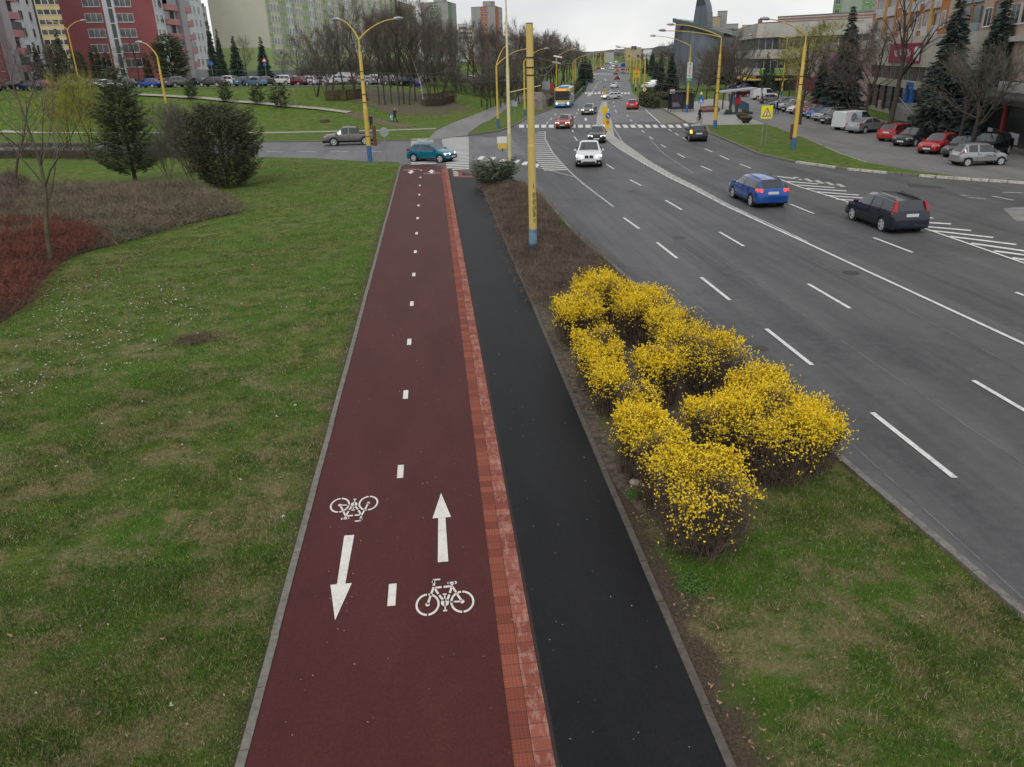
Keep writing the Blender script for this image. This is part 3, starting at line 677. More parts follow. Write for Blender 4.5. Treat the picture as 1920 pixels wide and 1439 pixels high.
def bare_tree_data(h,seed,spread=.55,fork=.3,limbs=11,sub=5,twig=14,r0=None,upr=.35,width=1.0,multi=1,droop=0,tw=.018,tl=.55):
    rr=random.Random(seed); segs=[]; P0=[];Dv=[];Ls=[]
    r0=r0 or h*.016
    def grow(p,d,L,r,lev,n):
        pts=[p]; 
        for i in range(n):
            d=(rdir(d,rr.uniform(.05,.22),rr)+Vector((0,0,upr*.12 if not droop else -droop*.1))).normalized()
            q=p+d*(L/n); ra=r*(1-.75*i/n); rb=r*(1-.75*(i+1)/n); segs.append((tuple(p),tuple(q),ra,rb)); p=q; pts.append((p,d,rb))
        return pts[1:],d
    for s_ in range(multi):
        d0=Vector((0,0,1)) if multi==1 else rdir(Vector((0,0,1)),rr.uniform(.1,.3),rr)
        tr,dl=grow(Vector((rr.uniform(-.1,.1)*multi*.5,rr.uniform(-.1,.1)*multi*.5,-.1)),d0,h*.86,r0/math.sqrt(multi),0,9)
        for k in range(limbs):
            t=fork+(1-fork)*(k+rr.random()*.6)/limbs; idx=min(len(tr)-1,int(t*len(tr))); p,d,r=tr[idx]
            a=rr.uniform(0,2*PI); out=Vector((math.cos(a),math.sin(a),0))
            bd=(out*math.sin(spread+.25*rr.random())+Vector((0,0,1))*math.cos(spread)).normalized()
            L=h*(.42*(1-t)+.14)*width*rr.uniform(.8,1.15)
            b1,_=grow(p,bd,L,max(r*.55,.02),1,5)
            for j in range(sub):
                p2,d2,r2=b1[min(4,1+int(j*4/sub+rr.random()*.8))]; d3=rdir(d2,rr.uniform(.4,.8),rr)
                b2,_=grow(p2,d3,L*rr.uniform(.35,.55),max(r2*.6,.012),2,3)
                for q in range(twig):
                    p4,d4,_r=b2[rr.randrange(3)]; P0.append(tuple(p4+Vector((rr.gauss(0,1),rr.gauss(0,1),rr.gauss(0,1)))*.06)); 
                    dd=rdir(d4,rr.uniform(.3,1.0),rr)+Vector((0,0,upr-droop)); Dv.append(tuple(dd)); Ls.append(tl*rr.uniform(.5,1.5)*h/10)
            for q in range(twig):
                p4,d4,_r=b1[2+rr.randrange(3)]; P0.append(tuple(p4)); Dv.append(tuple(rdir(d4,rr.uniform(.3,.9),rr))); Ls.append(tl*rr.uniform(.6,1.7)*h/10)
    return segs,P0,Dv,Ls,tw
TREEV={}
def tree_variant(key,trunk_mat,twig_mat,**k):
    segs,P0,Dv,Ls,tw=bare_tree_data(**k)
    big=[s for s in segs if s[2]>.03]; V,Fc=seg_mesh(big,6); o=np_mesh('trunk',V,Fc,trunk_mat,smooth=True); mt=o.data; bpy.data.objects.remove(o)
    sm=[s for s in segs if s[2]<=.03]; 
    V1,F1=seg_mesh(sm,3); V2,F2=spikes(P0,Dv,np.array(Ls),tw)
    a=np_mesh('crown',V1,F1,twig_mat); b=np_mesh('crown_b',V2,F2,twig_mat)
    # join quads and triangles in one mesh
    Vv=np.concatenate([V1,V2]); fl=[tuple(f) for f in F1]+[tuple(f+len(V1)) for f in F2]
    for q in (a,b): bpy.data.objects.remove(q)
    me=bpy.data.meshes.new('crown'); n4,n3=len(F1),len(F2)
    me.vertices.add(len(Vv)); me.vertices.foreach_set('co',Vv.astype(np.float32).ravel())
    me.loops.add(n4*4+n3*3); me.loops.foreach_set('vertex_index',np.concatenate([F1.ravel(),(F2+len(V1)).ravel()]).astype(np.int32))
    me.polygons.add(n4+n3); me.polygons.foreach_set('loop_start',np.concatenate([np.arange(n4)*4,n4*4+np.arange(n3)*3]).astype(np.int32))
    me.materials.append(twig_mat); me.update(calc_edges=True)
    TREEV[key]=(mt,me,k['h'])
def tree(key,x,y,h,label,cat='tree',group=None,name='bare_tree',rz=None,wd=1.0,z=None):
    tm,cm,h0=TREEV[key]; s=h/h0; z=T(x,y) if z is None else z
    o=empty(name,(x,y,z-.05),random.uniform(0,6.28) if rz is None else rz); o.scale=(s*wd,s*wd,s)
    inst('trunk',tm,o); inst('crown',cm,o); return tag(o,label,cat,group)
tree_variant('a',M_BARK,M_TWIGR,h=15,seed=1,limbs=20,sub=7,twig=17,fork=.16,spread=.75,tw=.030,tl=.8)
tree_variant('b',M_BARK,M_TWIG,h=14,seed=2,limbs=18,sub=7,twig=17,fork=.2,spread=.85,tw=.030,tl=.8)
tree_variant('c',M_BARK,M_TWIGR,h=16,seed=3,limbs=20,sub=6,twig=18,fork=.12,spread=.62,width=.95,tw=.030,tl=.8)
tree_variant('thin',M_BARK,M_TWIG,h=15,seed=21,limbs=13,sub=5,twig=10,fork=.25,spread=.6,tw=.028,tl=.8)
tree_variant('thin2',M_BARK,M_TWIGR,h=15,seed=22,limbs=12,sub=5,twig=11,fork=.3,spread=.7,tw=.028,tl=.8)
tree_variant('multi',M_BARK,M_TWIG,h=12,seed=4,limbs=9,sub=5,twig=14,fork=.2,spread=.6,multi=4,tw=.032,tl=.7)
tree_variant('birch',M_BIRCH,M_TWIG,h=18,seed=5,limbs=16,sub=5,twig=10,fork=.3,spread=.6,width=.6,droop=.3,r0=.2)
tree_variant('low',M_BARK,M_TWIGG,h=8,seed=6,limbs=16,sub=8,twig=17,fork=.22,spread=1.05,width=1.6,r0=.26,tw=.026,tl=.8)
tree_variant('plane',M_BARK,M_TWIG,h=14,seed=8,limbs=13,sub=5,twig=8,fork=.32,spread=.55,r0=.28)
tree_variant('green',M_BARK,M_TWIGY,h=11,seed=9,limbs=16,sub=7,twig=20,fork=.15,spread=.8,droop=.4,tw=.034,tl=.7)
tree_variant('young',M_MOSS,M_TWIGG,h=9.5,seed=14,limbs=12,sub=5,twig=5,fork=.28,spread=.75,r0=.11,width=1.15,tw=.012,tl=.5)
tree_variant('bush',M_BARK,M_TWIGG,h=4,seed=11,limbs=9,sub=5,twig=14,fork=.1,spread=.5,multi=5,tw=.012,tl=.9)
def conifer_mesh(h,r,seed,mat,tiers=26,per=13,tuft=.34,droop=.25,power=1.0,jag=.25,inner=.25,dens=7,round_=False,bot=.05,wf=.55):
    rr=random.Random(seed); C=[];Dd=[];Ls=[];segs=[]
    for t in range(tiers):
        f=t/(tiers-1); z=h*(bot+(1-bot)*f); zt=z
        rad=r*((1-f)**power if not round_ else math.sqrt(max(0,1-((f-.38)/.64)**2)))*(1-jag*rr.random())+.12
        for k in range(per if f<.8 else per//2+1):
            a=rr.uniform(0,2*PI); L=rad*rr.uniform(.75,1.12); n=max(2,int(L*dens)); z=zt+rr.uniform(-.5,.5)*h*(1-bot)/tiers*(1 if f<.93 else 0)
            dx,dy=math.cos(a),math.sin(a); dr=droop*rr.uniform(.6,1.3)
            for i in range(n):
                u=inner+(1-inner)*(i+rr.random())/n; sag=-dr*L*u*u*.9+.12*L*u
                p=(dx*L*u+rr.gauss(0,.07),dy*L*u+rr.gauss(0,.07),z+sag+rr.gauss(0,.05)); C.append(p)
                side=rr.choice((-1,1)); q=rr.uniform(.2,1.0); Dd.append((dx-dy*side*q,dy+dx*side*q,-.1-.35*droop+rr.gauss(0,.25))); Ls.append(tuft*rr.uniform(.6,1.3))
    C=np.array(C); V,Fc=spikes(C,np.array(Dd),np.array(Ls)*1.15,np.array(Ls)*wf)
    C2=C[::2]; V2,F2=spikes(C2,RNG.normal(size=(len(C2),3))+np.array([0,0,.3]),tuft*.7,tuft*.5*wf)
    V=np.concatenate([V,V2]); Fc=np.concatenate([Fc,F2+len(V)-len(V2)])
    o=np_mesh('crown',V,Fc,mat); me=o.data; bpy.data.objects.remove(o)
    b=MB(); b.tube([(0,0,-.2),(0,0,h*.5),(0,0,h*.97)],[h*.016+.03,h*.01+.02,.01],7); t=b.build('trunk',M_BARK); tm=t.data; bpy.data.objects.remove(t)
    return tm,me,h
tree_variant('willow',M_MOSS,M_TWIGY,h=6,seed=31,limbs=11,sub=6,twig=22,fork=.08,spread=.55,multi=4,tw=.022,tl=1.0,r0=.12)
TREEV['spruce']=conifer_mesh(13,3.1,1,M_SPRUCE,tiers=36,per=20,tuft=.4,dens=8)
TREEV['spruce2']=conifer_mesh(13,2.6,2,M_SPRUCE,tiers=34,per=19,droop=.35,tuft=.4,dens=8)
TREEV['bluespruce']=conifer_mesh(14,3.3,3,mk('blue_spruce_needles',(.035,.058,.048),.8,c2=(.065,.09,.078),scale=1.5),tiers=34,per=24,droop=.3,tuft=.42,dens=9)
TREEV['darkpine']=conifer_mesh(10,4.2,4,M_PINE,tiers=24,per=22,round_=True,droop=-.1,tuft=.36,inner=.3,bot=.15,dens=6)
TREEV['pine']=conifer_mesh(7.6,3.0,5,M_PINE,tiers=30,per=26,power=.60,jag=.45,droop=-.45,tuft=.22,inner=.25,dens=16,bot=.1,wf=.27)
TREEV['yew']=conifer_mesh(4.6,3.3,6,M_YEW,tiers=24,per=44,round_=True,droop=-.3,tuft=.2,inner=.45,dens=12,jag=.3,wf=.3,bot=.0)
TREEV['thuja']=conifer_mesh(8,1.5,7,M_THUJA,tiers=30,per=16,power=.45,droop=-.6,tuft=.28,dens=7,jag=.12,inner=.4,bot=0)
TREEV['smallpine']=conifer_mesh(2.2,1.1,8,M_PINE,tiers=8,per=12,round_=True,droop=-.5,tuft=.3,jag=.5,bot=.15)
TREEV['juniper']=conifer_mesh(1.5,1.7,9,mk('juniper_foliage',(.07,.095,.05),.8,c2=(.13,.155,.095),scale=3),tiers=11,per=36,round_=True,droop=-.55,tuft=.2,inner=.3,dens=10,bot=0,jag=.45)
def at_px(px,D): return P(px,D)
def tpx(key,px,D,ytop,label,**k):
    """tree standing at column px, D metres away, whose top reaches picture row ytop"""
    x,y=P(px,D); z=T(x,y); h=ZT(px,ytop,D)-z; return tree(key,x,y,h,label,z=z,**k)
g0=GT(760,196); V=[];Fc=[]; n=36
for r_ in range(7):
    for i in range(n): a=2*PI*i/n; q=r_/6*(1+.12*math.sin(3*a)+.08*math.sin(7*a+1)); x=g0[0]+math.cos(a)*9*q; y=g0[1]+3+math.sin(a)*9*q; V.append((x,y,T(x,y)+.05-.04*(r_==6)))
for r_ in range(6):
    for i in range(n): Fc.append((r_*n+i,r_*n+(i+1)%n,(r_+1)*n+(i+1)%n,(r_+1)*n+i))
struct(mesh_obj('bare_earth',V,Fc,mk('leafy_earth',(.11,.08,.055),.95,c2=(.06,.085,.02),scale=.9,lo=.3,hi=.6)))
# --- left: bare trees on the bank and in the belt along the main road
front=[(588,182,45,'multi',.9),(604,181,70,'multi',.8),(683,190,8,'a',.75),(704,196,30,'b',.6),(716,197,15,'c',.6),(729,195,24,'a',.5),(742,198,-4,'c',.65),(752,195,8,'b',.6),(762,197,20,'a',.6),(775,190,30,'c',.6),(802,196,45,'multi',.7),(812,191,40,'b',.7),(823,193,50,'multi',.8),(640,172,20,'thin',.8),(660,174,5,'thin2',.8),(618,173,40,'thin',.9)]
names=['leaning multi-stemmed bare tree','slender many-stemmed bare tree','bare tree','bare tree','straight bare tree','bare tree','tallest bare tree','dark-trunked bare tree','bare tree with twin upright limbs','bare tree','bare multi-stemmed tree','bare tree','low forked bare tree','bare tree with reddish twigs','bushy bare tree','reddish bare tree']
for i,((px,D_,yt,k,wd),nm) in enumerate(zip(front,names)):
    D_=math.hypot(*GT(px,D_)); tpx(k,px,D_,yt,nm+' in the copse, %s'%(['furthest left','second from the left at the front','nearest the street lamp','just right of the lamp post','third from the lamp post','fourth from the lamp post','in the middle of the front group','right of the tallest one','left of the white birch','next to the birch on its left','right of the birch by the clipped hedge','behind the clipped brown hedge','last before the open grass','behind the left parked cars','behind the lamp post','nearest the green apartment block'][i]),wd=wd,group='bare trees in the copse on the bank')
tpx('birch',789,math.hypot(*GT(790,197)),-30,'white-barked birch standing at the right end of the copse beside the clipped hedge',wd=.55,name='birch_tree')
k3=['a','b','c','thin','thin2']
belt=[]
rr=random.Random(3)
for i in range(40):
    u=i/39; px=(600+i*22 if i<4 else 690+(i-4)/35*355)+rr.uniform(-5,5); D_=interp(px,[600,760,900,1000,1060],[165,160,150,185,225])*rr.uniform(.93,1.14)
    yt=interp(px,[600,690,780,840,900,960,1010,1060,1110,1150],[62,30,-2,38,52,52,66,74,88,95])+rr.uniform(-8,12); belt.append((px,D_,yt))
for i in range(20):
    u=i/19; px=1000+u*122; D_=interp(px,[1000,1050,1090,1140],[190,235,300,430])*rr.uniform(.97,1.06)
    yt=interp(px,[1000,1030,1060,1110,1150],[66,68,76,86,97])+rr.uniform(-5,5); belt.append((px,D_,yt))
for i in range(9): belt.append((900+i*9,128+i*2.0+rr.uniform(-4,4),112-rr.uniform(0,22)))
for i,(px,D_,yt) in enumerate(belt):
    x,y=P(px,D_)
    if x>xleft(y)-6: x=xleft(y)-6-rr.random()*3
    z=T(x,y); h=max(4,ZT(px,yt,D_)-z); tree(rr.choice(k3),x,y,h,'reddish-brown bare tree in the dense belt left of the main road',group='bare trees in the belt beside the main road',z=z,wd=rr.uniform(.85,1.1))
for i in range(34):
    px=560+i*13.5+rr.uniform(-4,4); D_=interp(px,[560,760,900,1000,1040],[150,148,142,165,200])+rr.uniform(-6,8); x,y=P(px,D_)
    if x>xleft(y)-5: continue
    tree('bush',x,y,rr.uniform(2.6,4.6),'brown leafless undergrowth shrub beneath the tree belt',name='leafless_shrub',cat='shrub',group='undergrowth below the tree belt',wd=1.4)
# conifers left
for key,px,D_,yt,lab,wd in [('spruce',444,160,68,'dark spruce in front of the pale gable, left of the pair',1.0),('spruce2',495,160,70,'dark spruce beside the corner of the green apartment block, right of the pair',1.15),
  ('darkpine',322,158,66,'broad dark pine standing in front of the red and white apartment building',1.0),('spruce2',121,168,55,'narrow dark spruce at the left edge of the red gable',.9),('spruce',75,172,80,'small dark spruce in front of the pink and white apartment building',.9),
  ('thuja',183,160,86,'columnar cypress against the red gable, tallest of the dark columns',1.1),('thuja',204,162,98,'columnar cypress just right of the tallest one against the red gable',1.0),('thuja',277,165,100,'dark columnar cypress between the stair strip and the broad pine',1.0),('darkpine',150,162,97,'rounded dark evergreen between the yellow lamp post and the columnar cypresses',.62),('darkpine',110,165,84,'dark evergreen behind the red parked car',.8),('spruce2',402,185,40,'tall dark conifer in the gap between the white and the pale buildings',.7),('spruce',416,182,55,'dark conifer against the left edge of the pale gable',.6),
  ('spruce2',1092,235,108,'dark spruce behind the bus on the left of the main road',1.2),('spruce',1098,262,106,'farther dark spruce beside the main road beyond the bus',1.4),('spruce2',1106,290,112,'farthest dark spruce on the left of the main road',1.4),
  ('bluespruce',1261,150,100,'blue spruce standing behind the round clipped hedge',1.15),('spruce',1241,155,110,'dark spruce left of the blue spruce behind the clipped hedge',1.0),
  ('bluespruce',1590,108,14,'tall dark spruce at the left of the orange building',1.05),('bluespruce',1788,84,-20,'large blue spruce in front of the beige building, left of the yellow lamp pole',1.05),('bluespruce',1872,82,-22,'large blue spruce in front of the beige building, right of the yellow lamp pole',1.0),
  ('spruce',1441,150,98,'narrow dark spruce in front of the grey terraced building',.75),('spruce2',1452,155,112,'lower dark conifer beside the narrow spruce at the terraced building',.9),('spruce2',1548,112,100,'shorter dark spruce left of the tall spruce by the parked cars',1.2)]:
    tpx(key,px,D_,yt,lab,wd=wd,name='conifer_tree',cat='conifer')
# other trees: left mid
for key,px,D_,yt,lab,wd in [('plane',256,156,62,'bare tree in front of the red gable beside the stair strip',1.0),('b',236,160,86,'smaller bare tree close to the white stair strip',.9),('a',92,142,80,'brown bare tree among the cars parked at far left',.8),('b',60,140,90,'bare tree near the pink balconies',.8),('young',113,130,92,'mossy bare tree left of the yellow-green willow',.9),('young',390,138,150,'tiny staked sapling right of the single lamp post',.5),('b',460,165,70,'bare tree between the two dark spruces',.6),('b',555,150,65,'bare tree by the corner of the green block',.9),('b',530,166,95,'bare tree at the left of the copse',.9)]:
    tpx(key,px,D_,yt,lab,wd=wd)
# right
for key,px,D_,yt,lab,wd in [('low',1379,118,78,'spreading bare tree with dark forked trunk behind the flat-roofed kiosk',.8),('b',1362,122,84,'bare tree just left of the dark forked tree',.8),('b',1345,128,90,'bare tree behind the bus shelter',.9),('b',1330,150,92,'bare tree in front of the grey church wall',1.0),('a',1308,158,95,'bare tree at the foot of the church',1.0),('thin',1400,170,80,'brown multi-stemmed bare tree beyond the parked cars',1),('plane',1372,200,52,'thin pale-stemmed bare tree between the church and the terraced building',.7),
  ('c',1386,175,60,'dark bare tree at the left end of the terraced building',.8),('plane',1514,96,56,'dark bare tree with forked trunk right of the second lamp post',1.15),('green',1542,112,30,'tree with yellow-green buds beside the tall spruce',1.1),('green',1515,118,42,'smaller yellow-green budding tree left of the tall spruce',1.0),('thin',1466,128,82,'twiggy bare tree behind the parked cars near the striped pole',1.0),('thin2',1486,130,78,'bare tree between the striped pole and the lamp post',1.0),('thin',1440,135,95,'bare tree at the edge of the car park',.8),('multi',1620,98,60,'dense brown bare tree in front of the commercial podium',1.25),('b',1640,97,45,'bare tree in front of the left end of the orange building',1.1),
  ('plane',1690,84,-45,'tall pale-trunked plane tree in front of the orange building and its red banner',1.05),('low',1862,72,110,'spreading dark bare tree with thick trunk in front of the shops',.95),('low',1835,76,100,'spreading bare tree with pale trunk left of the thick dark trunk',.8),('low',1910,80,95,'spreading bare tree at the right edge before the shops',.9),('low',1775,88,135,'low bare tree beside the large blue spruce',.7)]:
    tpx(key,px,D_,yt,lab,wd=wd)
for i,(px,D_,yt) in enumerate([(1225,330,100),(1240,300,98),(1212,370,104),(1232,260,112),(1249,235,96),(1256,360,80),(1222,420,98),(1204,500,103),(1276,190,112),(1290,180,118),(1350,190,98),(1335,185,102)]):
    tpx(rr.choice(['spruce2','a','b','darkpine']) if i not in (8,9) else 'b',px,D_,yt,'dark tree among those on the rise left of the grey church',group='dark trees on the rise by the church',wd=1.3)
for i,(px,D_,yt) in enumerate([(1000,560,92),(1030,520,92),(1060,500,93),(1090,500,96),(1118,560,99),(1132,620,100),(1146,640,101),(1158,700,100),(1205,640,101),(1222,560,100)]):
    tpx(rr.choice(['a','c']),px,D_,yt,'distant brown tree on the horizon at the end of the main road',group='distant trees at the end of the road',wd=2.4)
# foreground left
g=G(100,505); tree('young',g[0],g[1],ZT(28,45,math.hypot(*g)),'young bare tree with mossy forked trunk at the edge of the red shrubs',rz=2.0,wd=1.0)
g=G(30,362); tree('young',g[0],g[1],8.2,'dark leaning bare tree at far left beyond the grey shrub bed',rz=.6,wd=1.1)
g=G(-25,420); tree('plane',g[0],g[1],9,'bare tree at the left edge of the picture behind the red shrubs',rz=1.6,wd=.9)
g=G(255,345); tree('pine',g[0],g[1],ZT(232,128,math.hypot(*g)),'bushy dark green pine standing alone on the lawn left of the path',name='pine_tree',cat='pine',wd=1.0)
g=G(428,350); tree('yew',g[0],g[1],ZT(425,203,math.hypot(*g)),'broad dark yew bush at the edge of the lawn',name='yew_bush',cat='bush',wd=.74)
g=G(362,350); tree('bush',g[0],g[1],5.2,'pale twiggy leafless shrub leaning against the dark yew',name='leafless_shrub',cat='shrub',wd=.8)
g=G(318,348); tree('bush',g[0],g[1],3.6,'small leafless shrub between the pine and the pale twiggy shrub',name='leafless_shrub',cat='shrub',wd=.7)
g=G(175,300); tree('willow',g[0],g[1],7.0,'yellow-green budding willow behind the pine',name='willow_tree',cat='willow',wd=.95)
g=G(130,290); tree('willow',g[0],g[1],5.8,'smaller yellow-green budding willow left of the larger one',name='willow_tree',cat='willow',wd=.9)
g=G(330,290); tree('bush',g[0],g[1],4.6,'grey leafless shrub beside the foot of the single lamp post',name='leafless_shrub',cat='shrub',wd=1.0)
g=G(390,270); tree('bush',g[0],g[1],4.2,'grey leafless shrub behind the dark yew',name='leafless_shrub',cat='shrub',wd=1.1)
g=G(928,350); tree('juniper',g[0],g[1],1.3,'spreading green juniper at the end of the planted strip by the pale yellow post',name='juniper_bush',cat='juniper',wd=1.05)
for px,py,h,l in ((424,192,2.4,'small crooked pine on the bank, left of three'),(483,196,2.5,'small crooked pine on the bank, middle of three'),(526,203,3.0,'small crooked pine on the bank by the wooden stake frame'),(360,186,2.4,'small pine on the bank right of the single lamp post')):
    g=GT(px,py); tree('smallpine',g[0],g[1],h,l,name='small_pine',cat='pine')
# clipped hedges
def hedge(name,pts,w,h,mat,label,n,leaf=.16,cat='hedge',tw=None,z0=0):
    """hedge along a line: a leafy shell round a dark core"""
    b=MB(); C=[]; rr=random.Random(len(label)); pts=resample(pts,.8)
    for i in range(len(pts)-1):
        a,c=pts[i],pts[i+1]; L=math.dist(a,c); ang=math.atan2(c[1]-a[1],c[0]-a[0]); M=Matrix.Translation((a[0],a[1],T(*a)+z0))@Matrix.Rotation(ang,4,'Z')
        b.box(-.05,L+.05,-w*.25,w*.25,0,h*.6,0,M)
        for k in range(max(4,int(n*L*3.2))):
            u=rr.random()*L; f=rr.random()
            if f<.4: p=(u,rr.uniform(-.5,.5)*w,h*rr.uniform(.9,1.05))
            elif f<.7: p=(u,-w*.5*rr.uniform(.85,1.05),h*rr.random())
            else: p=(u,w*.5*rr.uniform(.85,1.05),h*rr.random())
            C.append(tuple(M@Vector(p)))
    root=b.build(name,mat); V,Fc=leaves(C,leaf) if tw is None else spikes(C,RNG.normal(size=(len(C),3))+np.array([0,0,1.0]),tw,.03); np_mesh('foliage',V,Fc,mat,root); return tag(root,label,cat)
hedge('clipped_hedge',[GT(795,199),GT(822,198),GT(848,190)],1.6,1.5,M_HEDGE,'clipped brown leafless hedge right of the birch on the grass bank',160,tw=.3)
hedge('clipped_hedge',[GT(612,188),GT(650,187),GT(676,184)],2.0,2.2,mk('yellow_brown_hedge',(.10,.085,.035),.9,c2=(.05,.042,.03),scale=1),'brown hedge with yellowish top in front of the parked cars',130,tw=.35)
hedge('low_hedge',gp((0,296),(60,295),(185,297)),2.2,1.1,M_HEDGE,'long low brown hedge along the near side of the side road at far left',130,tw=.3)
hedge('low_hedge',gp((262,293),(330,294),(380,296)),2.0,1.0,M_HEDGE,'low brown hedge behind the pine along the side road',130,tw=.3)
hedge('clipped_hedge',gp((1222,196),(1232,201),(1250,203.5),(1272,202.5)),4.2,1.9,M_GHEDGE,'round-ended clipped green hedge beside the bus bay',150,leaf=.2)
hedge('clipped_hedge',gp((1220,178),(1245,181),(1285,182)),4,1.3,M_GHEDGE,'long low hedge behind the round-ended one',60,leaf=.3)
hedge('roadside_hedge',[(xleft(y)-1.6,y) for y in (150,175,200,225,252)],2.0,1.3,M_GHEDGE,'narrow green strip hedge along the left kerb beyond the bus',30,leaf=.3)
hedge('clipped_hedge',[GT(1016,200),GT(1032,190)],5,2.0,M_HEDGE,'brown bush left of the bus',60,tw=.5)
# ---------------------------------------------------------------- shrub masses
def inpoly(x,y,poly):
    c=False; j=len(poly)-1
    for i in range(len(poly)):
        if (poly[i][1]>y)!=(poly[j][1]>y) and x<(poly[j][0]-poly[i][0])*(y-poly[i][1])/(poly[j][1]-poly[i][1])+poly[i][0]: c=not c
        j=i
    return c
def inpoly_np(X,Y,poly):
    c=np.zeros(len(X),bool); j=len(poly)-1
    for i in range(len(poly)):
        yi,yj,xi,xj=poly[i][1],poly[j][1],poly[i][0],poly[j][0]
        if yi!=yj: c^=((yi>Y)!=(yj>Y))&(X<(xj-xi)*(Y-yi)/(yj-yi)+xi)
        j=i
    return c
def scatter(poly,n):
    P_=np.array(poly); lo,hi=P_.min(0),P_.max(0); X=[];Y=[]; tot=0
    while tot<n:
        x=RNG.uniform(lo[0],hi[0],n*2); y=RNG.uniform(lo[1],hi[1],n*2); k=inpoly_np(x,y,poly); X.append(x[k]); Y.append(y[k]); tot+=k.sum()
    return np.concatenate(X)[:n],np.concatenate(Y)[:n]
def edge_dist(X,Y,poly):
    d=np.full(len(X),1e9)
    for i in range(len(poly)):
        a=np.array(poly[i]); c=np.array(poly[(i+1)%len(poly)]); ab=c-a; t=np.clip(((X-a[0])*ab[0]+(Y-a[1])*ab[1])/(ab@ab),0,1)
        d=np.minimum(d,np.hypot(X-a[0]-t*ab[0],Y-a[1]-t*ab[1]))
    return d
def vnoise(X,Y,s,seed=0):
    r=np.random.default_rng(seed); z=np.zeros(len(X))
    for k in range(6):
        f=s*(1.6**k); a=r.uniform(0,2*PI); z+=np.sin((X*math.cos(a)+Y*math.sin(a))*f+r.uniform(0,6))*.6**k
    return z/2.2
def shrub_bed(name,poly,h,n,mat,label,cat,L=.35,W=.02,lean=1.2,ramp=1.0,soil=None,seed=0,hv=.35,corr=.9):
    X,Y=scatter(poly,n); ed=edge_dist(X,Y,poly); jit=RNG.normal(size=(2,n))*.26*(ed<.7); X=X+jit[0]; Y=Y+jit[1]; hh=h*np.clip(ed/ramp,.12,1)**.6*(1+hv*vnoise(X,Y,corr,seed)+.28*vnoise(X,Y,corr*3.1,seed+3)); hh=np.maximum(hh,.05); Z=hh*np.sqrt(RNG.uniform(0.15,1,n))
    D_=RNG.normal(size=(n,3))*np.array([1,1,.45])+np.array([0,0,1/lean]); V,Fc=spikes(np.stack([X,Y,Z*.85],1),D_,L*RNG.uniform(.5,1.3,n),W)
    o=np_mesh(name,V,Fc,mat); 
    return stuff(o,label,cat)
M_SOIL=mk('dark_soil',(.05,.038,.027),.95,var=.5,scale=14,bump=.4)
bedL=gp((462,400),(430,378),(380,358),(310,352),(240,356),(130,356),(0,362),(-120,372),(-160,470),(-40,480),(60,468),(130,452),(200,468),(330,430),(400,412))
def shrink(pl,k=.955): cx_=sum(q[0] for q in pl)/len(pl); cy_=sum(q[1] for q in pl)/len(pl); return [(cx_+(q[0]-cx_)*k,cy_+(q[1]-cy_)*k) for q in pl]
flat('planting_soil',shrink(bedL),M_SOIL,.02)
shrub_bed('ground_shrubs',bedL,.75,75000,mk('grey_shrub_twigs',(.24,.19,.13),.9,c2=(.095,.095,.055),scale=.8,lo=.3,hi=.7),'low grey-brown leafless shrubs filling the rounded bed on the lawn','shrubs',L=.42,W=.022,ramp=1.0,seed=2,hv=.45,corr=1.3)
bedR=gp((205,462),(190,440),(130,428),(60,432),(-60,440),(-200,520),(-200,640),(0,612),(45,580),(80,530),(105,500),(150,478))
flat('planting_soil',shrink(bedR),M_SOIL,.024)
shrub_bed('red_shrubs',bedR,.85,60000,mk('red_barberry_twigs',(.21,.066,.042),.9,c2=(.09,.038,.027),scale=1.6,lo=.3,hi=.65),'dense rust-red barberry shrubs at the left edge','shrubs',L=.28,W=.018,ramp=.6,seed=5,hv=.45,corr=1.6)
shrub_bed('ground_shrubs',gp((0,345),(0,430),(35,430),(40,380),(60,352),(-150,345),(-150,430)),1.6,26000,mk('brown_shrub_twigs',(.18,.12,.10),.9,c2=(.08,.06,.05),scale=.8),'taller brown leafless shrubs at the left edge behind the red ones','shrubs',L=.5,W=.022,ramp=1,seed=7)
bedC=[(3.12,55),(3.12,24.5),(4.4,21.5),(6.1,22.5),(6.3,29),(5.75,36),(5.85,44.5),(5.4,49.5),(4.3,53)]
flat('planting_soil',[(3.02,55.5),(3.02,12.5),(3.3,11.2),(3.9,10.5),(4.6,10.7),(5.1,11.6),(5.8,11.9),(6.6,12.5),(7.0,13.4),(6.9,16),(6.5,24),(6.2,29),(5.95,36),(6.0,44.5),(5.6,49.5),(4.6,54)],mk('littered_soil',(.115,.088,.062),.95,c2=(.035,.028,.020),scale=5,lo=.35,hi=.62,bump=.5),.006)
shrub_bed('ground_cover',bedC,.36,85000,mk('cotoneaster_twigs',(.19,.135,.10),.9,c2=(.07,.055,.04),scale=1.3,lo=.35,hi=.62),'low brown creeping shrubs covering the strip between footpath and road','shrubs',L=.26,W=.013,ramp=.35,seed=9,lean=.8,hv=.55,corr=2.2)
